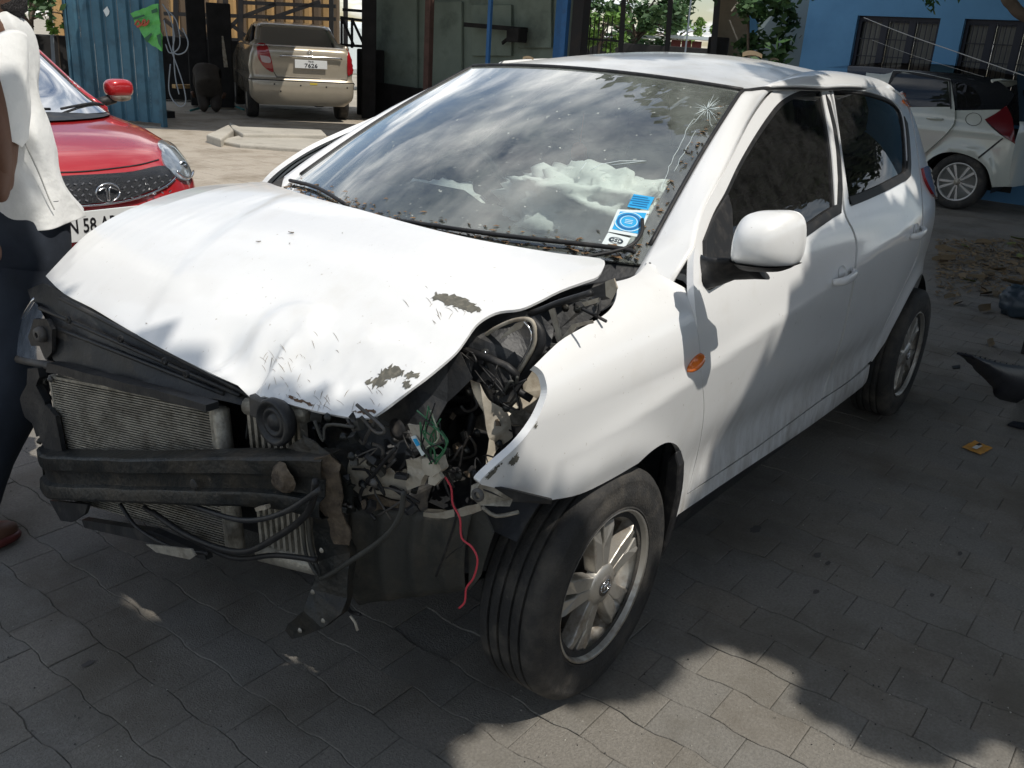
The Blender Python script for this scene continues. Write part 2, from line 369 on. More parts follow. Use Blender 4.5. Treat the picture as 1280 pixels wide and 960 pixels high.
def SD_(x, t):
    z = t; y = Yz(z)
    if x < -2.0: y -= .13*((-x-2.0)**2)*(1-.5*max(0, min(1, (z-1)/.4)))
    if x < -2.92: y -= 2.4*(-x-2.92)**2
    if x > -.2: y -= .12*(x+.2)**2
    y += crease(x, z)+scoop(x, z)+flare(x, z, -2.525)+flare(x, z, 0)*.6
    return (x, y, z)
# fender: t<TS is height, above it the surface rolls over the shoulder to the bonnet edge
TS, TE = .80, 1.04
def SF(x, t):
    if t <= TS: z = t; y0 = SD_(x, z)[1]; return (x, y0, z)
    s = (t-TS)/(TE-TS); ph = s*math.pi/2
    y0 = SD_(x, TS)[1]; zt = 1.000-.055*max(0, x+.35)-.20*max(0, x+.1)**2
    a = y0-.655-.02*max(0, .2-x)*0
    z = TS+(zt-TS)*math.sin(ph); y = y0-a*(1-max(0, math.cos(ph))**.8)
    return (x, y, z)
def zroof(x):
    return _zr(x)
_zr = spline([(-.95, 1.382), (-1.05, 1.407), (-1.3, 1.447), (-1.7, 1.478), (-2.2, 1.470), (-2.7, 1.422), (-3.05, 1.36)])
def SR(x, y):
    k = min(1, max(0, (-x-1.0)/.7)); drop = .030+.05*k
    return (x, y, zroof(x)-drop*abs(y/.53)**2.3)
def inv_poly(S, runs, g0, seg=4):
    o_ = []; g = g0
    for run in runs:
        for uv in crom(run, seg):
            g = inv(S, np.array(uv, float), g)
            if not o_ or np.linalg.norm(np.array(o_[-1])-g) > 1e-4: o_.append(tuple(g))
    if np.linalg.norm(np.array(o_[0])-o_[-1]) < 1e-4: o_ = o_[:-1]
    return o_
glx = lambda s, t: None
# ---- windscreen surface: s across (-1..1), t up (0..1)
def SW(s, t):
    bx = -.345+.205*(1-abs(s)**2.0); tx = -1.10+.075*(1-abs(s)**2.2)
    x = bx+(tx-bx)*t; y = s*(.672+(.531-.672)*t)
    zb = .994+.004*(1-s*s); zt = 1.384+.024*(1-s*s)
    z = zb+(zt-zb)*t+.030*math.sin(math.pi*t)*(1-.35*s*s)
    return (x, y, z)
wsp = [(s, 0) for s in np.linspace(-1, 1, 25)]+[(1, t) for t in np.linspace(0, 1, 14)[1:]]+[(s, 1) for s in np.linspace(1, -1, 25)[1:]]+[(-1, t) for t in np.linspace(1, 0, 14)[1:-1]]
wsh = [(s, .055) for s in np.linspace(-.94, .94, 25)]+[(.94, t) for t in np.linspace(.055, .955, 14)[1:]]+[(s, .955) for s in np.linspace(.94, -.94, 25)[1:]]+[(-.94, t) for t in np.linspace(.955, .055, 14)[1:-1]]
M['frit'] = mat('black_ceramic_border', (.012, .012, .013), .12, coat=1, dirt=(.2, .18, .15), damt=.35, dscale=22, spots=(.25, .2, .14), samt=.7, sscale=60)
ws = C(panel('windscreen', SW, wsp, M['glasswin'], None, sp=.07, flange=.004))
o = panel('glass_border', SW, wsp, M['frit'], ws, holes=[wsh], sp=.05, off=-.006, flange=.002)
# ---- stickers on the windscreen, each laid on the glass
M['blue_st'] = mat('blue_sticker', (.02, .36, .70), .45); M['white_st'] = mat('white_sticker', (.66, .72, .72), .5)
def sticker(name, pxs, m, label, off=.004):
    P_ = [inv(SW, np.array(p, float), (.7, .2)) for p in pxs]; V = []
    rows = []
    for i in range(5):
        r_ = []
        for j in range(5):
            a, b = i/4, j/4; q = P_[0]*(1-a)*(1-b)+P_[1]*a*(1-b)+P_[2]*a*b+P_[3]*(1-a)*b
            h = 1e-3; p = np.array(SW(*q)); n = np.cross(np.array(SW(q[0]+h, q[1]))-p, np.array(SW(q[0], q[1]+h))-p); n /= np.linalg.norm(n)
            r_.append(tuple(p+n*off))
        rows.append(r_)
    ob = MB().grid(rows).build(name, m, ws, label=label)
    p = np.array(SW(*P_[0])); ex = np.array(SW(*P_[1]))-p; ey = np.array(SW(*P_[3]))-p
    n = np.cross(ex, ey); n /= np.linalg.norm(n); c = p+ex/2+ey/2
    c = np.array(rows[2][2])
    return ob, c, ex, ey, n
M['ink'] = mat('blue_ink', (.01, .12, .34), .5); M['dark_ink'] = mat('dark_ink', (.02, .035, .05), .5); M['pale_ink'] = mat('pale_ink', (.55, .75, .85), .5)
def st_text(nm, s, st, size, m, du=0, dv=0, sx=1):
    ob, c, ex, ey, n = st; ux = ex/np.linalg.norm(ex); uy = ey/np.linalg.norm(ey)
    return text(nm, s, size, m, ws, frame_m(Vector(c+ux*du+uy*dv+n*.0012), ux, uy), .0003, sx)
def st_ring(nm, st, r0, r1, m, du=0, dv=0, sy=1):
    ob, c, ex, ey, n = st; ux = ex/np.linalg.norm(ex); uy = np.cross(n, ux); mb = MB(); rows = []
    for k in range(33):
        a = 2*math.pi*k/32; rows.append([tuple(c+ux*du+uy*dv+n*.0016+(ux*math.cos(a)+uy*sy*math.sin(a))*r_) for r_ in (r0, r1)])
    return mb.grid(rows).build(nm, m, ws)
# corners: bottom-left, bottom-right, top-right, top-left as read on the glass
s1 = sticker('sticker', [(760, 291), (800, 298), (812, 265), (772, 263)], M['white_st'], 'square sticker with a white rim and a blue disc emblem')
s1b = sticker('sticker_print', [(765, 288), (798, 294), (808, 268), (775, 266)], M['blue_st'], None, .0048)
st_ring('printed_ring', s1, .034, .037, M['pale_ink']); st_ring('printed_ring', s1, .020, .022, M['pale_ink']); st_ring('printed_ring', s1, .025, .030, M['ink'])
def st_bar(st, du, dv, w_, h_, m):
    ob, c, ex, ey, n = st; ux = ex/np.linalg.norm(ex); uy = np.cross(n, ux); return MB().add([tuple(c+ux*(du+a*w_/2)+uy*(dv+b_*h_/2)+n*.0014) for a, b_ in ((-1, -1), (1, -1), (1, 1), (-1, 1))], [(0, 1, 2, 3)]).build('printed_line', m, ws)
for k_ in (-1, 0, 1): st_bar(s1, 0, .006*k_, .020, .0022, M['pale_ink'])
s2 = sticker('sticker', [(784, 260), (810, 264), (818, 248), (792, 244)], M['blue_st'], 'small blue sticker with printed lines')
for k in range(5): st_bar(s2, -.004+.003*(k % 2), .018-.009*k, .040+.006*(k % 3), .0022, M['ink'])
s3 = sticker('sticker', [(752, 306), (780, 313), (788, 299), (760, 292)], M['white_st'], 'small white sticker with a dark oval logo')
st_ring('printed_ring', s3, .016, .0185, M['dark_ink'], 0, 0, .62); st_text('printed_text', 'GSD', s3, .017, M['dark_ink'], 0, 0)
# impact star and long cracks in the upper right of the glass
M['crack'] = mat('broken_glass_edge', (.75, .85, .86), .3, spec=.8)
rr = random.Random(3); mbk = MB()
cc = inv(SW, np.array((884., 137.)), (.8, .8))
def wsoff(q, off=.0025):
    h = 1e-3; p = np.array(SW(*q)); n = np.cross(np.array(SW(q[0]+h, q[1]))-p, np.array(SW(q[0], q[1]+h))-p); n /= np.linalg.norm(n); return tuple(p+n*off)
for k in range(26):
    a = rr.uniform(0, 6.28); L_ = rr.uniform(.03, .13); q0 = np.array(cc)+rr.uniform(0, .03)*np.array([math.cos(a), math.sin(a)])
    pts = [wsoff(q0+np.array([math.cos(a+rr.uniform(-.1, .1))*.7, math.sin(a)])*L_*t) for t in (0, .35, .7, 1)]
    mbk.tube(pts, .0006, 4, rs=[.0008, .0005, .0002])
for a_, b_ in (((866, 150), (838, 205)), ((838, 205), (826, 238)), ((870, 165), (842, 215))):
    q0 = inv(SW, np.array(a_, float), cc); q1 = inv(SW, np.array(b_, float), cc); mbk.tube([wsoff(q0+(q1-q0)*t+np.array([rr.uniform(-.004, .004), 0])) for t in np.linspace(0, 1, 8)], .0006, 4)
mbk.tube([wsoff(inv(SW, np.array(p, float), cc)) for p in ((738, 214), (752, 206), (775, 202), (808, 202), (790, 204), (765, 207))], .0008, 4)
mbk.tube([wsoff(inv(SW, np.array(p, float), cc)) for p in ((725, 215), (733, 204))], .0008, 4)
mbk.build('glass_crack', M['crack'], ws, kind='stuff')
# ---- side glass, doors
FW = [[(877, 352), (877, 335), (881, 297), (892, 266), (906, 241), (922, 207), (942, 172), (960, 145), (974, 128), (990, 117.5), (1008, 110.5), (1026, 109)], [(1026, 109), (1034, 150), (1041, 200), (1045, 266)], [(1045, 266), (1000, 297), (950, 328), (905, 353), (885, 362), (877, 352)]]
RW = [[(1040.5, 107.5), (1060, 110.5), (1085, 114.5), (1108, 122), (1121, 131), (1129, 146), (1133, 180), (1134, 212), (1131, 224)], [(1131, 224), (1100, 240), (1062, 256)], [(1062, 256), (1055, 205), (1047, 150), (1040.5, 107.5)]]
FD = [[(859, 618), (865, 595), (875, 553), (880, 512), (877, 470), (874, 432), (868, 380), (866, 340), (868, 308), (876, 270), (890, 240), (910, 205), (935, 154), (952, 128), (967, 112), (985, 102), (1008, 96.5), (1032, 95)], [(1032, 95), (1043, 142), (1050, 205), (1054, 262), (1066, 290), (1070, 312), (1065, 357), (1052, 420), (1040, 453), (1026, 500)], [(1026, 500), (950, 556), (900, 590), (859, 618)]]
RD = [[(1033.5, 95), (1060, 97.5), (1095, 104.5), (1120, 116), (1133, 130), (1141, 158), (1147, 195), (1151, 230), (1153, 262), (1151, 295), (1144, 325), (1127, 362), (1108, 402), (1090, 450)], [(1090, 450), (1060, 477), (1028, 498.5)], [(1028, 498.5), (1042, 453), (1054, 420), (1067, 357), (1072, 312), (1068, 290), (1056, 262), (1052, 205), (1045, 142), (1033.5, 95)]]
g1, g2 = (-1.0, 1.0), (-1.9, 1.0)
fw = inv_poly(SD_, FW, g1); rw = inv_poly(SD_, RW, g2); fd = inv_poly(SD_, FD, g1); rd = inv_poly(SD_, RD, g2)
def shrink(poly, d):
    A = np.array(poly); keep = [A[0]]
    for q in A[1:]:
        if np.linalg.norm(q-keep[-1]) > d*.9: keep.append(q)
    if np.linalg.norm(keep[0]-keep[-1]) < d*.6: keep.pop()
    A = np.array(keep); n = len(A); sg = 1 if tri_area(poly) > 0 else -1; o_ = []
    for i in range(n):
        e1 = A[i]-A[i-1]; e2 = A[(i+1) % n]-A[i]; e1 = e1/(np.linalg.norm(e1)+1e-9); e2 = e2/(np.linalg.norm(e2)+1e-9)
        nn = np.array([-(e1+e2)[1], (e1+e2)[0]])*sg; nn /= np.linalg.norm(nn)+1e-9; cs = max(.45, nn@(np.array([-e1[1], e1[0]])*sg)); o_.append(tuple(A[i]+nn*d/cs))
    return o_
fd, rd = shrink(fd, .0022), shrink(rd, .0022)
for mir in (False, True):
    pd = C(panel('front_door', SD_, fd, M['white'], None, holes=[fw], flip=True, mirror=mir, sp=.016))
    panel('window_seal', SD_, fw, M['trim'], pd, holes=[shrink(fw, .013)], flip=True, off=-.004, sp=.05, mirror=mir, flange=.006)
    panel('window_glass', SD_, shrink(fw, .011), M['clear'] if mir else M['tint'], pd, flip=True, off=-.009, sp=.06, mirror=mir, flange=.002)
    pr = C(panel('rear_door', SD_, rd, M['white'], None, holes=[rw], flip=True, mirror=mir, sp=.018))
    panel('window_seal', SD_, rw, M['trim'], pr, holes=[shrink(rw, .011)], flip=True, off=-.004, sp=.05, mirror=mir, flange=.006)
    panel('window_glass', SD_, shrink(rw, .009), M['tint'], pr, flip=True, off=-.009, sp=.06, mirror=mir, flange=.002)
    for dd_, wpoly in ((pd, fw), (pr, rw)):
        # belt moulding along the foot of the glass
        xs = np.linspace(max(p[0] for p in wpoly)-(.22 if dd_ is pd else .01), min(p[0] for p in wpoly)+.005, 14); rows = []
        for x in xs:
            zz = [p[1] for p in wpoly if abs(p[0]-x) < .07]; zb = min(zz)
            p0 = np.array(SD_(x, zb-.004)); p1 = np.array(SD_(x, zb+.022)); o1 = np.array([0, .005, .001])
            r_ = [p0-o1, p0+o1, p1+o1*.8, p1-o1]
            if mir: r_ = [q*np.array([1, -1, 1]) for q in r_]
            rows.append([tuple(q) for q in r_])
        MB().grid(rows, False, True).build('belt_moulding', M['trim'], dd_)
    if not mir:
        door_f, door_r = pd, pr
# ---- A pillar and roof rail: strip between glass/roof edge and the door seam
top_seam = [p for p in fd if False]
SE = [(868, 307), (876, 268), (890, 238), (910, 203), (935, 152), (952, 126), (967, 110), (985, 99.5), (1008, 94), (1032, 92.5), (1060, 95), (1096, 102), (1122, 113.5), (1135, 128)]
g = (-.6, 1.0); sp3 = []
for uv in SE: g = inv(SD_, np.array(uv, float), g); sp3.append(SD_(*g))
seam3 = crom(sp3, 5)
def resamp(C_, n):
    C_ = np.array(C_); d = np.r_[0, np.cumsum(np.linalg.norm(np.diff(C_, axis=0), axis=1))]; t = np.linspace(0, d[-1], n)
    return np.stack([np.interp(t, d, C_[:, k]) for k in range(3)], 1)
ge = [SW(1, t) for t in np.linspace(0, 1, 12)]
yr = spline([(-1.1, .531), (-1.5, .553), (-2.0, .545), (-2.5, .50), (-3.0, .43)])
re = [SR(x, yr(x)) for x in np.linspace(-1.14, -2.98, 20)]
nA = 80
outer = resamp(seam3, nA); inner = resamp(ge+re, nA)
# pair the curves by x so ribs run square across
outer_x = np.array(seam3)
inn = np.array(ge+re); 
frac = np.linspace(0, 1, nA)
rows = []
for k in range(nA):
    a = inner[k]; b = outer[k]; mid = (a+b)/2; d = b-a; L_ = np.linalg.norm(d)
    tng = inner[min(k+1, nA-1)]-inner[max(k-1, 0)]; nn = np.cross(d, tng); nn /= np.linalg.norm(nn)+1e-9
    if nn@np.array([0, .5, .7]) < 0: nn = -nn
    rows.append([tuple(a+d*s+nn*L_*.16*min(1, k/14)*math.sin(math.pi*s)*(1-.25*s)) for s in np.linspace(0, 1, 9)])
for mir in (False, True):
    ext = [[(p[0]+.10*q_, p[1]-.01*q_, p[2]-.10*q_) for p in rows[0]] for q_ in (1, .5)]
    rw_ = [[(p[0], -p[1] if mir else p[1], p[2]) for p in (r_[:4] if mir else r_)] for r_ in ext+rows]
    if mir: rw_ = [r_[::-1] for r_ in rw_]
    ob = C(MB().grid(rw_).build('roof_rail', M['white']))
    sd = ob.modifiers.new('thick', 'SOLIDIFY'); sd.thickness = .012; sd.offset = -1
    # dark gutter moulding beside the glass and the roof
    pts = [(p[0], (-1 if mir else 1)*(p[1]-.003), p[2]+.001) for p in inner]
    C(MB().tube(pts[2:], .0065, 6).build('drip_moulding', M['trim']))
# black inner shell, added so the gaps between panels look dark
for mir in (False, True):
    shell = [(-.43, .20), (-.43, .96), (-1.15, 1.33), (-2.0, 1.37), (-2.6, 1.33), (-2.92, 1.05), (-2.90, .60), (-2.525, .68), (-2.16, .55), (-2.08, .20)]
    C(panel('dark_gap_shell', SD_, shell, M['black'], None, holes=[shrink(fw, .02), shrink(rw, .02)], flip=True, off=-.022, sp=.06, flange=.02, mirror=mir))
# ---- roof
rp_ = [(x, yr(x)-.005) for x in np.linspace(-1.12, -2.98, 16)]
rpoly = rp_+[(-3.02-.03*(1-(y/.43)**2), y) for y in np.linspace(.40, -.40, 9)]+[(x, -y) for x, y in rp_[::-1]]
fr_ = [(-1.105+.075*(1-abs(s)**2.2), s*.526) for s in np.linspace(-1, 1, 17)]
rpoly = rpoly+fr_[1:-1]
M['roofw'] = mat('dusty_white_roof', (.66, .655, .63), .30, coat=.55, var=.06, vscale=7, dirt=(.42, .38, .30), damt=.35, dscale=10, dthr=.45, spots=(.22, .17, .12), samt=.6, sscale=60, coatr=.1)
roof = C(panel('roof', SR, rpoly, M['roofw'], None, sp=.05, flange=.01, off=.0))
# header moulding between roof and windscreen
C(MB().tube([tuple(np.array(SW(s, 1.0))+np.array([-.004, 0, .003])) for s in np.linspace(-1, 1, 24)], .007, 6).build('header_moulding', M['trim']))
# ---- quarter panel, tail, rear
QP = [(-2.08, .20), (-2.10, .30)]
arch_r = [(-2.525+.352*math.cos(R(a)), .30+.352*math.sin(R(a))) for a in range(20, 181, 10)]
rdk = [p for p in rd]
# rear door rear edge from its outline: take points between bottom rear and top rear
qx = [inv(SD_, np.array(p, float), (-2.3, .8)) for p in ((1090, 452), (1108, 404), (1128, 363), (1145.5, 326), (1152.5, 295), (1154.5, 262), (1152.5, 230), (1148.5, 195), (1142.5, 158), (1135, 129))]
qx = [tuple(p) for p in qx]
qe = crom(qx, 4)
arc = [p for p in arch_r if p[0] < qx[0][0]-.012 and True]
low = [(-2.87, .24), (-3.0, .30), (-3.06, .45), (-3.09, .70), (-3.08, .90), (-3.05, 1.05), (-3.03, 1.2), (-3.0, 1.33), (-2.97, 1.375)]
qpoly = [tuple(p) for p in qe]+[(-2.9, 1.372)]+low[::-1]+[p for p in arch_r[::-1] if p[1] > .22 and (p[0] < qx[0][0] or p[1] > .62)]
# keep the arch on the wheel side of the door edge
a_ok = [p for p in arch_r[::-1] if p[0] < np.interp(p[1], [q[1] for q in qx[:4]], [q[0] for q in qx[:4]])-.004]
qpoly = [tuple(p) for p in qe]+[(-2.9, 1.372)]+low[::-1]+a_ok
for mir in (False, True):
    q_ = C(panel('rear_quarter', SD_, qpoly, M['white'], None, flip=True, mirror=mir))
    sill = [(-.405, .32), (-.395, .215), (-1.2, .212), (-2.12, .222), (-2.16, .30)]
    spx = inv_poly(SD_, [[(858, 620), (900, 592), (950, 558), (1026, 502), (1060, 479), (1088, 456)], [(1088, 456), (1083, 478), (1068, 492)], [(1068, 492), (1010, 535), (930, 588), (845, 646)], [(845, 646), (850, 632), (858, 620)]], (-.8, .3))
    C(panel('sill', SD_, spx, M['white'], None, flip=True, mirror=mir, sp=.04, off=-.002))
# rear end: hatch and bumper closing the tail
rows = []
for z, xx in ((.28, -3.02), (.45, -3.13), (.60, -3.16), (.70, -3.14), (.95, -3.13), (1.05, -3.11), (1.2, -3.06), (1.36, -3.02)):
    yy = SD_(-3.04, z)[1]; rows.append([(xx+(.10*abs(s)**4), s*yy, z) for s in np.linspace(-1, 1, 15)])
C(MB().grid(rows[:6]).build('tailgate', M['white']))
tg_ = C(MB().grid(rows[5:]).build('rear_window', M['tint']))
for mir in (False, True):
    C(panel('interior_trim', SD_, [(-.50, .25), (-.50, .93), (-1.5, .97), (-2.4, .99), (-2.9, 1.02), (-2.95, .5), (-2.95, .25)], M['black'], None, flip=True, off=-.075, sp=.1, mirror=mir, flange=.02))
C(MB().box((-2.93, 0, .62), (.05, 1.2, .7)).build('boot_trim', M['black']))
C(panel('headliner', lambda x, y: (x, y, SR(x, y)[2]-.03), rpoly, M['liner'], None, sp=.1, flange=.01))
def lens(name, pxs, m, g, off=.012, parent=None, S=SD_, lab=None, mir=False):
    pl = inv_poly(S, [pxs], g)
    return C(panel(name, S, pl, m, None, flip=True, off=off, sp=.03, flange=.02, mirror=mir, label=lab))
for mir in (False, True):
    lens('tail_lamp', [(1151, 211), (1157, 209), (1165, 218), (1171, 232), (1174, 247), (1168, 248), (1160, 237), (1154, 224), (1151, 211)], M['redlens'], (-2.9, .95), mir=mir)
    lens('high_tail_lamp', [(1128, 117), (1133, 120), (1138, 133), (1134, 134), (1130, 127), (1128, 117)], M['amber'], (-2.85, 1.3), off=.008, mir=mir)
# ---- front fender
FE = [[(868, 308), (866, 340), (868, 380), (874, 432), (877, 470), (879.5, 512), (874.5, 553), (864.5, 595), (858, 620), (846, 646)], [(846, 646), (852, 617), (855, 585), (849, 560), (835, 553), (817, 562), (798, 579)],
      [(798, 579), (760, 601), (724, 618), (690, 625)], [(690, 625), (650, 617), (602, 606)], [(602, 606), (601, 600), (618, 583), (647, 557), (668, 530), (680, 504), (684, 487), (680, 469), (674, 461), (668, 457)], [(668, 457), (685, 440), (706, 422), (747, 399), (764, 385), (771, 368), (770, 350)], [(770, 352), (788, 347), (803, 337), (813, 320), (820, 304)], [(820, 304), (842, 303), (868, 308)]]
M['whitef'] = M['white']
fe = inv_poly(SF, FE, (-.1, .8))
fen = C(panel('front_fender', SF, fe, M['white'], None, flip=True, sp=.013))
# scraped paint on the fender edge
def patch(name, S, pts, m, g, parent, off=.0012, flip=True, jag=0, seed=1, mirror=False):
    pl = [tuple(inv(S, np.array(p, float), g)) for p in pts]; r_ = random.Random(seed); pl2 = []
    for i in range(len(pl)):
        a, b = np.array(pl[i]), np.array(pl[(i+1) % len(pl)])
        for k in range(7): pl2.append(tuple(a+(b-a)*k/7+np.array([r_.uniform(-jag, jag), r_.uniform(-jag, jag)])*(k > 0)))
    return panel(name, S, pl2, m, parent, sp=.03, off=off, flange=.0005, flip=flip)
M['primer'] = mat('bare_grey_primer', (.115, .11, .09), .7, var=.3, vscale=60, dirt=(.30, .27, .21), damt=.6, dscale=90)
M['rustp'] = mat('rusty_scrape', (.13, .075, .045), .8, var=.4, vscale=70)
for pts, mm_, sd_ in (([(636, 577), (646, 566), (648, 572), (642, 582), (635, 580)], 'primer', 1), ([(606, 596), (618, 584), (628, 578), (620, 588), (610, 599)], 'primer', 4), ([(668, 531), (671, 527), (671, 533), (668, 535)], 'primer', 7)):
    C(patch('scraped_paint', SF, pts, M[mm_], (.2, .7), None, jag=.003, seed=sd_))
# the other fender, intact, behind
fe2 = [(x, t) for x, t in fe]
C(panel('front_fender', SF, [(-.40, .97), (-.42, .5), (-.41, .36), (-.36, .40), (-.25, .57), (0, .64), (.25, .57), (.34, .42), (.36, .55), (.36, .72), (.30, .80), (-.1, .86), (-.36, .90)], M['white'], None, flip=True, mirror=True, sp=.05))
# arch liner behind the fender
rows = []
for a in np.linspace(200, 42, 24):
    x = .012+.345*math.cos(R(a)); z = .30+.345*math.sin(R(a)); rows.append([(x, y_, max(z, .16)) for y_ in np.linspace(.795, .50, 5)])
C(MB().grid(rows).build('wheel_arch_liner', M['black']))
for mir, cx in ((1, -2.525), (-1, -2.525), (-1, 0)):
    rows = []
    for a in np.linspace(190, -10, 20):
        x = cx+.355*math.cos(R(a)); z = .30+.355*math.sin(R(a)); rows.append([(x, mir*y_, z) for y_ in np.linspace(.80, .5, 4)])
    C(MB().grid(rows).build('wheel_arch_liner', M['black']))
# mud flap edge behind the front wheel
mf = []
for (u, v) in ((848, 562), (853, 580), (851, 612), (843, 650), (834, 682), (826, 697), (822, 690), (828, 655), (832, 610), (836, 575)): mf.append(on(u, v, 0, -.36))
C(MB().sheet(mf, .03).build('mud_flap', M['trim'], bev=.006))
# ---- bonnet
_zh = spline([(-.40, 1.032), (-.30, 1.034), (-.2, 1.035), (-.1, 1.030), (0, 1.014), (.1, .993), (.2, .962), (.3, .917), (.42, .836), (.5, .765), (.6, .66)])
def SH(x, y):
    xx = x+.30
    z = _zh(x)-.020*(abs(y)/.70)**2.2-.10*max(0, abs(y)-.66)
    # long ridge running forward on each side
    for s_ in (-1, 1): z += .010*math.exp(-((y-s_*(.50-.06*xx))/.025)**2)*max(0, min(1, (xx-.05)/.2))*0
    yr_ = -.36+.30*(x+.05); d = y-yr_
    z += .007*(1/(1+math.exp(-d/.012)))*min(1, max(0, xx/.3))
    # crumpling: the nose is pressed down, with two pits and a raised dome
    sg = lambda q: 1/(1+math.exp(-max(-40, min(40, q))))
    z -= .020*sg((x-.25)/.022)*sg((y-.02)/.07)
    z += -.026*math.exp(-(((x-.445)/.045)**2+((y-.085)/.05)**2))+.012*math.exp(-(((x-.49)/.03)**2+((y-.125)/.03)**2))
    z += -.036*math.exp(-((x-.46)/.055)**2)*(math.exp(-((y-.232)/.04)**2) if y < .232 else math.exp(-((y-.232)/.012)**2))
    z += .017*sg((.075-math.hypot(x-.375, (y-.215)*.9))/.009)
    z += -.012*math.exp(-(((x-.42)/.04)**2+((y-.33)/.06)**2))+.008*math.exp(-(((x-.33)/.03)**2+((y-.42)/.08)**2))
    z += .010*noise.noise(Vector((x*26, y*26, 5)))*sg((x-.36)/.03)*sg((y-.22)/.04)
    z += -.018*math.exp(-(((x-.40)/.06)**2+((y-.47)/.09)**2))
    z += -.03*max(0, x-.38)*max(0, y+.1)*4
    n_ = noise.noise(Vector((x*9, y*9, 3.1)))*.5+noise.noise(Vector((x*21, y*21, 1.1)))*.22
    z += n_*.005*max(0, min(1, (x-.12)/.25))*max(0, min(1, (y+.35)/.4))
    z += noise.noise(Vector((x*2.5, y*2.5, 7)))*.006
    return (x, y, z)
HO = [[(57, 345), (100, 300), (130, 278), (165, 260), (205, 245), (245, 234), (290, 226), (325, 224)], [(325, 224), (345, 232)], [(345, 232), (400, 249), (450, 262), (500, 276), (550, 289), (600, 300), (650, 309), (700, 317), (750, 323), (756, 331)],
      [(756, 331), (748, 345), (730, 352), (700, 363), (670, 378), (650, 386), (625, 389), (608, 396), (594, 407), (582, 424), (570, 440), (550, 458), (530, 474), (510, 489), (490, 504), (470, 519), (462, 523)],
      [(462, 523), (440, 522), (400, 515), (365, 506), (330, 495), (280, 474), (230, 450), (190, 429), (150, 406), (115, 385), (80, 367), (57, 345)]]
ho = inv_poly(SH, HO, (.1, .0), seg=3)
print('BONNET', [tuple(round(float(c), 2) for c in SH(*p)) for p in ho[::9]])
hood = C(panel('bonnet', SH, ho, M['white'], None, sp=.013, flange=.006))
for pts, mm_, sd_, jg in (([(543, 367), (560, 368), (580, 373), (596, 380), (600, 389), (590, 391), (572, 384), (556, 382), (542, 375)], 'primer', 2, .006), ([(456, 478), (470, 472), (482, 460), (494, 457), (506, 463), (500, 470), (484, 474), (478, 482), (466, 484)], 'primer', 3, .006), ([(505, 470), (512, 466), (524, 468), (520, 473), (508, 474)], 'primer', 5, .004), ([(503, 479), (512, 476), (514, 484), (506, 486)], 'primer', 6, .003),
        ([(440, 515), (455, 513), (470, 514), (468, 517), (450, 517)], 'rustp', 8, .003), ([(362, 494), (376, 500), (392, 506), (390, 508), (374, 503), (360, 497)], 'rustp', 9, .002)):
    C(patch('scraped_paint', SH, pts, M[mm_], (.35, .3), None, flip=False, jag=jg, seed=sd_))
# fine scratches fanning over the crumpled corner
rs_ = random.Random(11); mb = MB()
for k in range(75):
    cu_, cv_ = rs_.choice([(345, 450), (365, 470), (385, 440), (350, 480), (405, 500), (545, 385), (560, 395), (475, 488), (420, 505)])
    u0 = cu_+rs_.gauss(0, 16); v0 = cv_+rs_.gauss(0, 11); a = R(rs_.choice([40, 55, 60, 120])+rs_.uniform(-15, 15)); L_ = rs_.uniform(4, 14); pp = []
    for t in (-.5, 0, .5):
        g_ = inv(SH, np.array((u0+math.cos(a)*L_*t, v0+math.sin(a)*L_*t+2*abs(t))), (.35, .2)); p_ = np.array(SH(*g_)); pp.append(tuple(p_+np.array([0, 0, .0006])))
    if max(np.linalg.norm(np.array(pp[0])-pp[2]), 0) < .08: mb.tube(pp, .0005, 3, rs=[.0002, rs_.uniform(.0004, .0008), .0002])
C(mb.build('scratch', mat('dirty_scratch', (.30, .25, .19), .8), kind='stuff'))
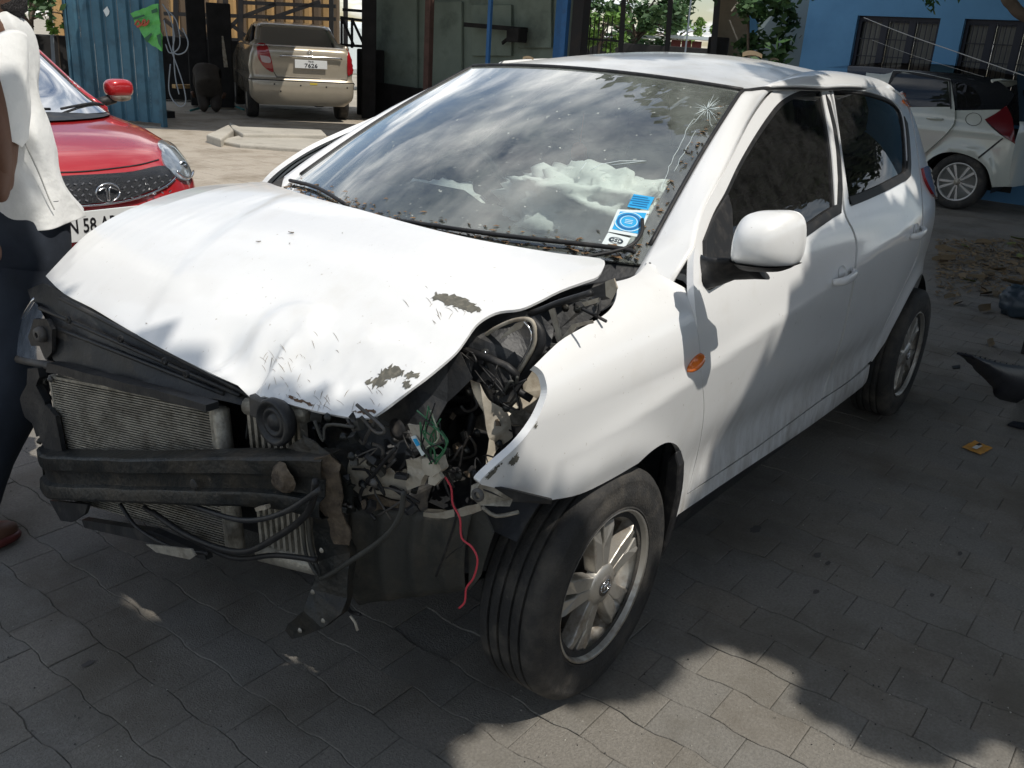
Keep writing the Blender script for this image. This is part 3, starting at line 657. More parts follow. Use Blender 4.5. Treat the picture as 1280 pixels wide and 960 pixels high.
# ------------------------------------------------------------------ wheels
def wheel(cx, cy, cz, side, emblem, name='wheel', r=.300, wd=.172, rot=0, spokes=5, mat_r='alloy', parent=C, tyre_m='tyre'):
    S_ = side; k = r/.300
    hub = MB().lathe([(0, .0), (.135, .0), (.135, -.012), (.06, -.02), (0, -.02)], (cx, cy+S_*.012, cz), n=32).build(name, M['bare'])
    parent(hub); h = wd/2
    prof = [(.172, -h*.78), (.180, -h*.92), (.205, -h*1.02), (.250, -h*1.02), (.282, -h*.93), (.295, -h*.80)]
    y = -h*.80
    for g_ in (-.50, -.18, .18, .50):
        y0 = g_*h; prof += [(.2985, y0-.006), (.2975, y0-.0035), (.290, y0-.003), (.290, y0+.003), (.2975, y0+.0035), (.2985, y0+.006)]
    prof += [(.296, h*.78), (.288, h*.90), (.276, h*.985), (.268, h*1.0), (.262, h*.985), (.250, h*1.03), (.232, h*1.05), (.212, h*1.0), (.204, h*.965), (.200, h*.99), (.1965, h*.90), (.190, h*.80), (.172, h*.78)]
    prof = [(a*k, b*S_) for a, b in prof]
    if S_ < 0: prof = prof[::-1]
    ty = MB().lathe(prof, (cx, cy, cz), n=72, smooth=True).build('tyre', M[tyre_m], hub)
    es = ty.modifiers.new('es', 'EDGE_SPLIT'); es.split_angle = R(38)
    # flattened contact patch
    for v_ in ty.data.vertices:
        if v_.co.z < .004: v_.co.z = .004
    rp2 = [(.196*k, h*.93), (.199*k, h*.90), (.196*k, h*.98), (.190*k, h*.93), (.184*k, h*.62), (.168*k, h*.50), (.160*k, -h*.6), (.185*k, -h*.8)]
    rp2 = [(a, b*S_) for a, b in rp2]
    if S_ < 0: rp2 = rp2[::-1]
    MB().lathe(rp2, (cx, cy, cz), n=64).build('rim', M[mat_r], hub)
    for i in range(spokes):
        a = rot+2*math.pi*i/spokes; mb = MB()
        def pt(rad, off, yy): 
            c_, s_ = math.cos(a), math.sin(a); return (cx+(rad*c_-off*s_)*k, cy+S_*yy, cz+(rad*s_+off*c_)*k)
        y0, y1 = h*.80, h*.70; yb = h*.42
        for sgn in ((-1, 1) if spokes == 5 else (1,)):
            if spokes == 5: loop = [(.035, 0), (.045, .027*sgn), (.10, .036*sgn), (.150, .043*sgn), (.189, .056*sgn), (.189, .010*sgn), (.12, .0045*sgn), (.105, .0003*sgn)]
            else: loop = [(.035, -.012), (.11, -.018), (.188, -.028), (.188, -.004), (.11, .006), (.035, .012)]
            n = len(loop); vs = []
            for rad, off in loop: vs.append(pt(rad, off, y0-(.10*h if rad > .15 else 0)))
            for rad, off in loop: vs.append(pt(rad, off*1.12, yb))
            fs = [tuple(range(n)), tuple(range(n, 2*n))[::-1]]+[(j, n+j, n+(j+1) % n, (j+1) % n) for j in range(n)]
            mb.add(vs, fs)
        mb.build('spoke', M[mat_r], hub, bev=.003)
    cp = [(0, h*.93), (.024, h*.92), (.030, h*.90), (.048, h*.86), (.055, h*.76), (.058, h*.55)]
    cp = [(a*k, b*S_) for a, b in cp]
    cap = MB().lathe(cp if S_ > 0 else cp[::-1], (cx, cy, cz), n=36).build('hub_cap', M[mat_r], hub)
    if emblem:
        yy = cy+S_*(h*.925); mb = MB(); rr_ = []
        for j in range(29):
            t = 2*math.pi*j/28; rr_.append((cx+.021*math.cos(t), yy+S_*.001, cz+.0155*math.sin(t)))
        mb.tube(rr_, .0016, 5)
        for pts in ([(-.008, -.009), (-.004, .010)], [(.006, -.010), (.009, .009)], [(-.007, -.001), (.0, .001), (.008, .0005)]):
            mb.tube([(cx-p*S_, yy+S_*.001, cz+q_) for p, q_ in pts], .0019, 5)
        mb.build('cap_emblem', M['chrome'], hub)
        MB().lathe([(0, .0012*S_), (.026, .0009*S_), (.0262, -.002*S_)], (cx, cy+S_*h*.922, cz), n=30).build('cap_disc', M['bare'], hub)
    return hub
wheel(-.048, .757, .2925, 1, True, rot=R(84), r=.2925)
wheel(-2.545, .762, .2925, 1, True, rot=R(60), r=.2925)
wheel(0.0, -.76, .300, -1, False, rot=R(30)); wheel(-2.525, -.76, .300, -1, False, rot=R(10))
# ------------------------------------------------------------------ door handles, mirror, repeater
def handle(dpar, uv, length, S=SD_, ry=0):
    g_ = inv(S, np.array(uv, float), (-1.3, .9)); x0, z0 = g_
    # scooped cup behind the grip
    rows = []
    for i in range(9):
        a = i/8*math.pi; rows.append([tuple(np.array(S(x0+.036*math.cos(t)*math.sin(max(a, .02)), z0+.004+.030*math.cos(a)))+np.array([0, .0008-.011*math.sin(a)*math.sin(t) if 0 < i < 8 else 0, 0])) for t in np.linspace(math.pi, 0, 9)])
    ob = MB().grid([[ (p[0], p[1]+.006, p[2]) for p in r_] for r_ in rows]).build('handle_recess', M['white'], dpar)
    pts = []; 
    for t in np.linspace(-.5, .5, 13):
        p = np.array(S(x0+t*length, z0+t*-.010)); k = 1-(abs(t)*2)**4; pts.append(tuple(p+np.array([0, .004+.026*k, 0])))
    m2 = MB(); P_ = pts; rows = []
    for i, p in enumerate(P_):
        wdt = .0155*(1-.35*(abs(i-6)/6)**3); rows.append([(p[0], p[1]+.008*math.cos(a), p[2]+wdt*math.sin(a)) for a in np.linspace(0, 2*math.pi, 12, endpoint=False)])
    m2.grid(rows, True, True); n0 = 12; m2.f += [tuple(range(12))[::-1], tuple(12*12+j for j in range(12))]; m2.sm += [True, True]
    m2.build('handle', M['white'], dpar)
handle(door_f, (1052, 345), .17); handle(door_r, (1144, 290), .17)
# mirror: housing at the end of an arm
mir_root = C(MB().sheet([SD_(x, z) for x, z in ()] or [tuple(np.array(SD_(*inv(SD_, np.array(p, float), (-.7, 1.0))))+np.array([0, .006, 0])) for p in ((877, 300), (888, 272), (906, 243), (911, 262), (912, 300), (914, 322), (905, 350), (885, 362), (877, 352))], .012).build('mirror_sail', M['trim'], bev=.003))
YM = .965
def mpt(u, v, y): return on(u, v, 1, y)
# arm
rows = []
armA = [((876, 318), (884, 362), .845), ((886, 322), (900, 357), .875), ((905, 322), (918, 350), .905), ((925, 325), (945, 349), .93), ((950, 338), (962, 349), .96)]
mb = MB()
for top, bot, y in armA:
    a = mpt(*top, y); b = mpt(*bot, y); c = (a+b)/2; d = (a-b)/2; e = np.array([.025, .006, .0]); rows.append([tuple(c+d*math.cos(t)+e*math.sin(t)) for t in np.linspace(0, 2*math.pi, 14, endpoint=False)])
mb.grid(rows, True, True); mb.f += [tuple(range(14))[::-1], tuple(4*14+j for j in range(14))]; mb.sm += [False, False]
C(mb.build('mirror_arm', M['trim']))
# housing: lofted superellipse sections from the front face (towards +x) to the glass
hc = mpt(957, 303, .975)
def housing(m, z_lo, z_hi, name, par, grow=1.0):
    mb = MB(); rows = []
    ca, sa = math.cos(R(20)), math.sin(R(20))
    for sc in (.12, .25, .38, .55, .70, .82, .92, .98, 1.0, 1.01, .985):
        xd = .080*(1-min(1, sc)**3.2) if len(rows) < 9 else (-.03 if len(rows) == 9 else -.05)
        row = []
        for t in np.linspace(0, 2*math.pi, 40, endpoint=False):
            c_, s_ = math.cos(t), math.sin(t); e = .55+.4*(1-min(1, sc))
            yy = .072*grow*sc*abs(c_)**e*(1 if c_ > 0 else -1); zz = .068*grow*sc*abs(s_)**e*(1 if s_ > 0 else -1)
            zz += .010*(yy/.1); zz = max(z_lo, min(z_hi, zz))
            if zz > 0: yy *= 1-.12*zz/.07
            row.append((hc[0]+xd*ca-yy*sa*.9, hc[1]+yy*ca, hc[2]+zz))
        rows.append(row)
    mb.grid(rows, True, True); n = 40; cv = len(mb.v); mb.v.append(tuple(np.mean(rows[0], 0)+np.array([.0006*ca, 0, 0]))); mb.f += [(cv, (j+1) % n, j) for j in range(n)]+[tuple(10*n+j for j in range(n))[::-1]]; mb.sm += [True]*n+[False]
    return mb.build(name, m, par)
hs = C(housing(M['white'], -.045, 1, 'mirror_housing', None)); housing(M['trim'], -1, -.043, 'mirror_lower_cover', hs, .985)
# indicator repeater
g_ = inv(SD_, np.array((868, 453.)), (-.37, .77)); rows = []
for i in range(7):
    a = i/6*math.pi/2; rr_ = math.cos(a); dpt = .020*math.sin(a)
    row = []
    for t in np.linspace(0, 2*math.pi, 18, endpoint=False):
        p = np.array(SD_(g_[0]+.040*rr_*math.cos(t), g_[1]+(.0145*rr_*math.sin(t)+.010*rr_*math.cos(t)*-1))); row.append((p[0], p[1]+dpt+.001, p[2]))
    rows.append(row)
C(MB().grid(rows, True, True).build('side_repeater', M['amber']))
# ------------------------------------------------------------------ cowl, wipers
cw = []
for s in np.linspace(-1, 1, 21):
    a = np.array(SW(s, 0)); cw.append([tuple(a+np.array([d, 0, dz])) for d, dz in ((-.02, .002), (.02, -.03), (.08, -.07), (.16, -.09))])
C(MB().grid(cw).build('cowl_panel', M['black']))
corner = [tuple(np.array(inv(SW, np.array(p, float), (.95, .05)))) for p in ((805, 318), (790, 330))]
C(MB().tube([(-.36, .69, .99), (-.33, .70, .975), (-.26, .685, .965), (-.15, .64, .955), (-.05, .60, .94)], .013, 7, seg=3).build('cowl_seal', M['trim']))
wp = MB(); P0 = np.array(SW(.93, .16)); 
wp.tube([wsoff((.97, .02), .02), wsoff((.90, .035), .016), wsoff((.5, .03), .014), wsoff((.05, .02), .012)], .006, 6, seg=3)
C(wp.build('wiper', M['trim']))
wp = MB(); wp.tube([wsoff((.93, .17), .012), wsoff((.955, .10), .016), wsoff((.93, .03), .02), wsoff((.80, -.03), .02)], .005, 6, seg=4); C(wp.build('wiper', M['trim']))
wp = MB(); wp.tube([wsoff((-.95, .03), .012), wsoff((-.6, .055), .014), wsoff((-.25, .02), .02)], .006, 6, seg=3); C(wp.build('wiper', M['trim']))
C(MB().sheet([(-.36, -.685, .985), (-.52, -.71, 1.055), (-.46, -.72, 1.035), (-.26, -.70, .975)], .02).build('pillar_trim', M['trim']))
# ------------------------------------------------------------------ interior
M['dash'] = mat('dashboard_plastic', (.06, .062, .062), .8, var=.15, dirt=(.14, .13, .11), damt=.3, dscale=12)
M['seat'] = mat('seat_fabric', (.055, .055, .06), .95, var=.3, vscale=14, bump=.2, bscale=200)
M['bag'] = mat('airbag_cloth', (.85, .86, .84), .85, var=.08, vscale=6, bump=.3, bscale=30)
rows = []
for s in np.linspace(-1, 1, 25):
    y = .66*s; a = SW(s*.98, 0); rows.append([(a[0]-.01, y, a[2]-.012), (a[0]-.2, y, .985+.012*math.cos(3*s)), (-.72, y, .985+(.03 if -.75 < s < -.3 else 0)), (-.80, y, .95), (-.84, y, .80), (-.80, y, .55)])
C(MB().grid(rows).build('dashboard', M['dash']))
C(MB().box((-1.6, 0, .22), (2.9, 1.4, .04)).box((-.10, 0, .62), (.06, 1.36, .62)).build('floor_pan', M['black']))
def blob(c, rx, ry, rz, name, m, amp=.12, sc=5, n=20, e=.8, par=None, flatb=None, seed=0):
    rows = []
    for i in range(n+1):
        ph = -math.pi/2+math.pi*i/n; row = []
        for j in range(n*2):
            t = 2*math.pi*j/(n*2); d = Vector((math.cos(ph)*math.cos(t), math.cos(ph)*math.sin(t), math.sin(ph)))
            f = lambda q: abs(q)**e*(1 if q > 0 else -1)
            k = 1+amp*noise.noise(d*sc*.5+Vector((seed, 0, 0)))+amp*.5*noise.noise(d*sc+Vector((0, seed, 0)))
            z = rz*f(d.z)*k
            if flatb is not None: z = max(z, flatb)
            row.append((c[0]+rx*f(d.x)*k, c[1]+ry*f(d.y)*k, c[2]+z))
        rows.append(row)
    o_ = MB().grid(rows, True, True).build(name, m, par); return o_
C(blob((-.66, .33, 1.025), .17, .29, .13, 'airbag', M['bag'], .34, 8, 34))
C(blob((-.80, -.38, .93), .10, .15, .08, 'airbag', M['bag'], .35, 6, 16, seed=4))
for y in (-.37, .37):
    st = C(blob((-1.32, y, .50), .25, .25, .12, 'front_seat', M['seat'], .03, e=.6))
    rows = []
    for z, x, wy in ((.45, -1.52, .24), (.75, -1.60, .25), (1.0, -1.66, .22), (1.10, -1.68, .17)): rows.append([(x+.07*math.cos(t), y+wy*math.copysign(abs(math.sin(t))**.6, math.sin(t)), z) for t in np.linspace(0, 2*math.pi, 20, endpoint=False)])
    MB().grid(rows, True, True).build('seat_back', M['seat'], st); blob((-1.72, y, 1.20), .06, .14, .085, 'headrest', M['seat'], .03, par=st, e=.7)
C(MB().box((-2.40, 0, .75), (.14, 1.25, .62), (0, -.25, 0)).build('rear_bench', M['seat'], bev=.04))
stw = C(MB().tube([(-.93+.07*math.sin(t), -.37+.18*math.cos(t), .97+.17*math.sin(t)) for t in np.linspace(0, 2*math.pi, 28)], .016, 8).build('steering_wheel', M['trim'], bev=0))
mrr = C(blob((-1.08, .0, 1.30), .03, .11, .035, 'inner_mirror', M['trim'], .02, e=.6))
# small hanging charm below the inner mirror
M['charm'] = mat('faded_red_charm', (.35, .12, .07), .8)
C(MB().tube([(-1.06, .0, 1.27), (-1.05, .0, 1.17)], .002, 4).build('charm_cord', M['charm']))
C(blob((-1.05, .0, 1.145), .012, .03, .03, 'hanging_charm', M['charm'], .4, 6, 8))
# debris at the foot of the glass
M['leafb'] = mat('dry_brown_leaf', (.20, .12, .06), .8, var=.5, vscale=30)
mb = MB(); rq = random.Random(8)
for k in range(420):
    s = rq.uniform(-.95, .98); t = .012+abs(rq.gauss(0, .03)); 
    if rq.random() < .14: s, t = rq.uniform(.93, .985), rq.uniform(.05, .9)
    p = np.array(wsoff((s, t), .003)); a = rq.uniform(0, 6.3); L_ = rq.uniform(.004, .012 if k > 25 else .03)
    d = np.array([math.cos(a), math.sin(a), 0])*L_; e_ = np.array([-math.sin(a), math.cos(a), 0])*L_*.35; mb.add([tuple(p-d), tuple(p+e_+[0, 0, .002]), tuple(p+d), tuple(p-e_)], [(0, 1, 2, 3)])
C(mb.build('leaf_litter', M['leafb'], kind='stuff'))
# ------------------------------------------------------------------ the smashed front end (measured on planes across the car)
def XP(pts, x):
    return [tuple(on(u, v, 0, x if not isinstance(x, (list, tuple)) else x[i])) for i, (u, v) in enumerate(pts)]
def plate(name, pts, x, m, th=.004, par=None, bev=0, lab=None):
    return C(MB().sheet(XP(pts, x), th).build(name, M[m], bev=bev, label=lab)) if par is None else MB().sheet(XP(pts, x), th).build(name, M[m], par, bev=bev)
def crumple(o, amp, sc, seed=0, cuts=2):
    """buckle a plate: subdivide, then displace its vertices"""
    bm = bmesh.new(); bm.from_mesh(o.data); bmesh.ops.triangulate(bm, faces=bm.faces)
    for _ in range(cuts): bmesh.ops.subdivide_edges(bm, edges=bm.edges, cuts=1, use_grid_fill=True)
    for v_ in bm.verts: v_.co += Vector((noise.noise(v_.co*sc+Vector((seed, 0, 0))), noise.noise(v_.co*sc+Vector((0, seed, 5))), noise.noise(v_.co*sc+Vector((3, 0, seed)))))*amp
    bm.to_mesh(o.data); bm.free(); return o
# dark bulkhead, side members and strut towers that close the engine bay
bay = MB()
bay.box((.02, 0, .54), (.04, 1.18, .66)); bay.box((.14, -.52, .50), (.5, .10, .14)); bay.box((.10, .50, .50), (.5, .10, .14))
C(bay.build('bulkhead', M['black'], bev=.008))
for s in (-1, 1):
    C(MB().lathe([(.02, .10), (.06, .10), (.075, .08), (.11, .07), (.12, .0), (.13, -.25)], (-.05, s*.52, .82), 'z', 24).build('strut_tower', M['black']))
eng = MB(); eng.box((.16, -.15, .58), (.30, .50, .34)); C(eng.build('engine_block', M['black'], bev=.03))
C(blob((.16, -.10, .79), .16, .24, .06, 'engine_cover', M['black'], .05, e=.5))
C(blob((.17, .34, .70), .12, .11, .11, 'battery', M['black'], .04, e=.35))
hz_ = random.Random(5)
for k in range(9):
    y = hz_.uniform(-.1, .62); z = hz_.uniform(.50, .82); pts = [(.10+hz_.uniform(0, .15), y+hz_.uniform(-.12, .12), z+hz_.uniform(-.10, .10)) for _ in range(4)]
    C(MB().tube(pts, hz_.uniform(.007, .017), 8, seg=5).build('hose', M['trim']))
# bonnet lock platform: sloping black plastic from the far headlamp down to the middle
UP = [(37, 362), (58, 355), (80, 368), (115, 386), (150, 406), (190, 430), (235, 455), (280, 476), (330, 497), (372, 512), (372, 524), (300, 508), (245, 494), (180, 480), (120, 464), (68, 452), (60, 425), (48, 395)]
ux = [.44, .44, .45, .455, .455, .45, .445, .44, .43, .42, .44, .46, .475, .49, .50, .51, .50, .47]
ob = crumple(plate('lock_platform', UP, ux, 'black', .012), .006, 9, 1)
rb = MB()
for a, b in (((50, 385), (300, 494)), ((58, 405), (280, 492)), ((75, 372), (330, 503))):
    rb.tube([on(a[0]+(b[0]-a[0])*t, a[1]+(b[1]-a[1])*t, 0, .505-.045*t) for t in np.linspace(0, 1, 7)], .006, 6)
rb.build('rib', M['black'], ob)
for (u, v) in ((85, 400), (150, 424), (205, 452), (232, 468)):
    p = on(u, v, 0, .505); MB().lathe([(.004, .0), (.009, .002), (.010, -.004)], tuple(p), 'x', 10).build('clip', M['trim'], ob)
# lower crossbar above the condenser
C(crumple(plate('upper_crossbar', [(66, 452), (120, 466), (200, 486), (265, 503), (266, 512), (200, 497), (120, 477), (64, 463)], .535, 'black', .03), .004, 12, 2))
# bracket with eyelet at the far side
bk = crumple(plate('mounting_bracket', [(45, 398), (62, 400), (68, 412), (66, 440), (60, 448), (52, 432), (42, 432), (38, 420)], .515, 'black', .012), .004, 20, 3)
p = on(51, 418, 0, .525)
MB().lathe([(.008, .012), (.018, .012), (.022, 0), (.022, -.012), (.008, -.012), (.008, .012)], tuple(p), 'x', 18).build('eyelet', M['bare'], bk)
# far headlamp: clear lens with a bright rim, seen almost from the side
hl = C(MB().grid([[tuple(on(u, v, 0, x)) for (u, v, x) in row] for row in (
    [(42, 374, .455), (28, 396, .46), (17, 420, .465), (10, 443, .47)], [(47, 380, .485), (34, 402, .49), (26, 425, .495), (22, 446, .50)],
    [(54, 394, .50), (46, 410, .505), (42, 430, .51), (42, 450, .515)], [(60, 405, .505), (58, 420, .51), (60, 440, .515), (62, 453, .52)])]).build('headlamp', mat('hazy_lamp_lens', (.20, .23, .27), .12, .3, coat=1, var=.5, vscale=18)))
hl.modifiers.new('s', 'SUBSURF').levels = 2; hl.modifiers['s'].render_levels = 2
MB().tube(XP([(43, 373), (28, 395), (17, 420), (9, 445), (11, 449)], [.458, .463, .468, .473, .473]), .005, 6, seg=3).build('lamp_rim', M['chrome'], hl)
MB().tube(XP([(11, 446), (35, 451), (64, 457)], [.475, .50, .52]), .013, 8).build('lamp_lower_rim', M['bare'], hl)
MB().sheet(XP([(50, 385), (30, 415), (20, 440), (60, 450), (64, 415)], .46), .01).build('lamp_reflector', M['bare'], hl)
# black side support left of the condenser
C(crumple(plate('side_support', [(40, 460), (52, 459), (55, 470), (50, 482), (58, 500), (62, 520), (64, 540), (50, 545), (44, 528), (36, 520), (30, 498), (38, 480)], .53, 'black', .02), .005, 15, 5))
C(plate('side_support', [(60, 505), (72, 520), (82, 572), (66, 572), (52, 548), (52, 525)], .545, 'black', .012))
C(plate('side_support', [(64, 625), (112, 630), (108, 642), (92, 652), (78, 650)], .56, 'black', .01))
# condenser
TLc, TRc = on(64, 470, 0, .53), on(268, 510, 0, .45); BRc = on(289, 684, 0, .45); BLc = TLc+(BRc-TRc)*1.0
cn = MB(); n_ = (BRc-TRc); back = np.array([-.03, 0, 0])
core = C(MB().add([tuple(p) for p in (TLc-[.006, 0, 0], TRc-[.006, 0, 0], BRc-[.006, 0, 0], BLc-[.006, 0, 0], TLc+back, TRc+back, BRc+back, BLc+back)], [(0, 3, 2, 1), (4, 5, 6, 7), (0, 1, 5, 4), (2, 3, 7, 6), (1, 2, 6, 5), (0, 4, 7, 3)]).build('condenser', M['black']))
NF = 54; fm_ = MB()
for k in range(NF):
    t = (k+.5)/NF; a = TLc+(BLc-TLc)*t; b = TRc+(BRc-TRc)*t
    w_ = .0030*noise.noise(Vector((k*.9, 0, 0))); mid = (a+b)/2+[w_, 0, w_*.4]
    fm_.bar(a, mid, .010, .0034); fm_.bar(mid, b, .010, .0034)
fm_.build('cooling_fin', M['alu'], core, kind='stuff')
zz = MB()
for k in range(0, NF-1, 1):
    t = (k+1)/NF; a = TLc+(BLc-TLc)*t; b = TRc+(BRc-TRc)*t; m_ = 46
    pts = [a+(b-a)*j/m_+(BRc-TRc)/NF*(.35 if j % 2 else -.35)-[.003, 0, 0] for j in range(m_+1)]
    for j in range(m_): zz.add([tuple(pts[j]), tuple(pts[j+1]), tuple(pts[j+1]+[-.008, 0, 0]), tuple(pts[j]+[-.008, 0, 0])], [(0, 1, 2, 3)])
zz.build('zigzag_fin', M['alu'], core, kind='stuff')
MB().bar(TLc, TRc, .014, .008).build('top_rail', M['alu'], core)
MB().bar(TLc, BLc, .012, .010, up=(0, 1, 0)).build('side_rail', M['alu'], core)
dn = (BRc-TRc)/np.linalg.norm(BRc-TRc); sdv = np.array([0, 1, .12])*.024
MB().tube([TRc+sdv-dn*.006, TRc+sdv, BRc+sdv, BRc+sdv+dn*.006], .020, 14, rs=[.012, .020, .020, .012]).build('receiver_tank', M['alu'], core)
MB().bar(TRc+[.006, 0, 0], BRc+[.006, 0, 0], .012, .012, up=(0, 1, 0)).build('side_rail', M['alu'], core)
# radiator sheet behind, cables below
C(MB().add([tuple(p+[-.10, 0, 0]) for p in (TLc, TRc+[0, .05, 0], BRc+[0, .05, 0], BLc)], [(0, 3, 2, 1)]).build('radiator', M['black']))
# intercooler with upright ribs
ic0, ic1 = on(312, 508, 0, .46), on(382, 516, 0, .44); icb = on(330, 690, 0, .46)-ic0
ic = C(MB().add([tuple(q) for q in (ic0-[.02, 0, 0], ic1-[.02, 0, 0], ic1+icb-[.02, 0, 0], ic0+icb-[.02, 0, 0])], [(0, 3, 2, 1)]).build('intercooler', M['black']))
for k in range(9):
    a = ic0+(ic1-ic0)*(k+.3)/9; MB().bar(a, a+icb*.97, .0095, .02, up=(1, 0, 0)).build('rib', M['alu'], ic)
MB().tube([ic0+icb-[0, .005, 0], ic1+icb+[0, .005, 0]], .024, 12).build('end_tank', M['alu'], ic)
MB().tube([ic0-[0, .005, 0], ic1+[0, .005, 0]], .020, 12).build('end_tank', M['alu'], ic)
# horn
hp = on(345, 527, 0, .50)
hn = C(MB().lathe([(0, .010), (.016, .010), (.018, .004), (.022, .004), (.024, .010), (.031, .010), (.033, .002), (.038, .002), (.041, .014), (.048, .014), (.051, .008), (.051, -.004), (.042, -.02), (0, -.024)], tuple(hp), 'x', 30).build('horn', M['black']))
MB().box(tuple(hp+[-.02, -.062, .006]), (.03, .07, .05)).build('horn_bracket', M['bare'], hn, bev=.006)
# bumper beam: pressed channel, bent and dented
TB = [(50, 560), (58, 569), (89, 572), (150, 574), (200, 574), (260, 573), (310, 572), (360, 572), (405, 574)]
BB = [(56, 612), (64, 622), (95, 624), (150, 626), (200, 628), (260, 630), (310, 631), (360, 636), (405, 648)]
bx_ = [.555, .575, .585, .585, .58, .57, .555, .53, .505]; rows = []
prof = [(-.05, -.03), (.0, -.01), (.003, .0), (.007, .03), (.008, .27), (.006, .30), (-.004, .335), (-.005, .36), (-.005, .62), (-.004, .65), (.009, .70), (.011, .73), (.012, .93), (.008, .98), (.0, 1.0), (-.05, 1.03)]
Tb = crom([on(u, v, 0, x) for (u, v), x in zip(TB, bx_)], 5); Bb = crom([on(u, v, 0, x) for (u, v), x in zip(BB, bx_)], 5)
for i, (a, b) in enumerate(zip(Tb, Bb)):
    row = []
    for dx, t in prof:
        p = a+(b-a)*t+np.array([dx, 0, 0]); q_ = noise.noise(Vector((p[1]*7, p[2]*9, 2)))
        row.append(tuple(p+np.array([q_*.010, 0, q_*.004*(t > .8)])))
    rows.append(row)
beam = C(MB().grid(rows[::-1]).build('bumper_beam', M['steel'])); sd = beam.modifiers.new('t', 'SOLIDIFY'); sd.thickness = .003; es = beam.modifiers.new('e', 'EDGE_SPLIT'); es.split_angle = R(32)
pe = Tb[0]; MB().sheet([tuple(pe+[.0, 0, 0]), tuple(pe+[-.06, -.02, .045]), tuple(pe+[-.12, -.01, .05]), tuple(pe+[-.13, 0, -.09]), tuple(Bb[0]+[-.05, 0, 0]), tuple(Bb[0])], .004).build('beam_end', M['steel'], beam)
p = on(242, 606, 0, .585); MB().lathe([(0, .001), (.011, .002), (.013, .0)], tuple(p), 'x', 14).build('beam_hole', M['trim'], beam)
p = on(352, 598, 0, .552); crumple(MB().lathe([(0, .012), (.018, .010), (.03, .003), (.034, -.004)], tuple(p), 'x', 14).build('torn_mount', M['rust'], beam), .006, 40, 4, 2)
MB().bar(on(322, 636, 0, .57), on(335, 633, 0, .57), .012, .008).build('tab', M['cream'], beam)
# torn crash box, crumpled bracket and strips at the near end of the beam
for nm, pts, x, m_, sd_ in (('torn_bracket', [(395, 570), (412, 568), (425, 580), (432, 610), (428, 640), (440, 672), (436, 682), (420, 680), (410, 655), (402, 640), (392, 610)], [.51, .50, .49, .48, .48, .47, .47, .48, .49, .50, .51], 'rust', 6),
        ('torn_bracket', [(360, 560), (380, 545), (402, 556), (425, 580), (440, 600), (444, 640), (430, 640), (415, 600), (395, 580)], [.50, .50, .49, .48, .46, .45, .46, .48, .50], 'steel', 7),
        ('crash_box', [(372, 505), (395, 520), (440, 545), (470, 570), (470, 640), (440, 640), (432, 600), (410, 560)], [.40, .40, .39, .37, .37, .42, .44, .44], 'steel', 8)):
    C(crumple(plate(nm, pts, x, m_, .004), .008, 30, sd_, 3))
cp_ = crumple(plate('torn_panel', [(438, 572), (446, 566), (470, 578), (500, 598), (512, 612), (502, 628), (480, 618), (455, 620), (440, 608), (436, 590)], [.43, .43, .42, .40, .39, .39, .40, .42, .43, .43], 'cream', .003), .010, 24, 9, 3)
p = on(466, 600, 0, .428); MB().lathe([(0, .012), (.009, .012), (.011, .004)], tuple(p), 'x', 12).build('slot', M['trim'], cp_)
C(crumple(plate('torn_panel', [(440, 622), (470, 618), (500, 624), (506, 634), (480, 636), (450, 638), (439, 634)], .405, 'rust', .004), .008, 26, 10, 3))
C(crumple(plate('torn_panel', [(510, 640), (548, 640), (572, 634), (600, 632), (602, 640), (560, 646), (520, 646)], .36, 'cream', .003), .008, 26, 14, 2))
# splash guard under the front corner, ribbed
rows = []
for i in range(23):
    t = i/22; a = on(440+150*t, 632+8*t, 0, .42-.10*t); b = on(448+135*t, 755-18*t, 0, .36-.08*t); rib = .012 if i % 6 in (0, 1) else 0
    rows.append([tuple(a+(b-a)*s+np.array([rib*(s < .97)+.015*math.sin(3*s), rib*.4, 0])) for s in np.linspace(0, 1, 10)]+[tuple(b+np.array([-.10, 0, .0]))])
sg = C(MB().grid(rows).build('splash_guard', M['liner'])); sd = sg.modifiers.new('t', 'SOLIDIFY'); sd.thickness = .004
C(crumple(plate('splash_guard_side', [(585, 640), (606, 636), (618, 665), (600, 720), (586, 738)], [.31, .30, .29, .27, .27], 'liner', .006), .006, 12, 3))
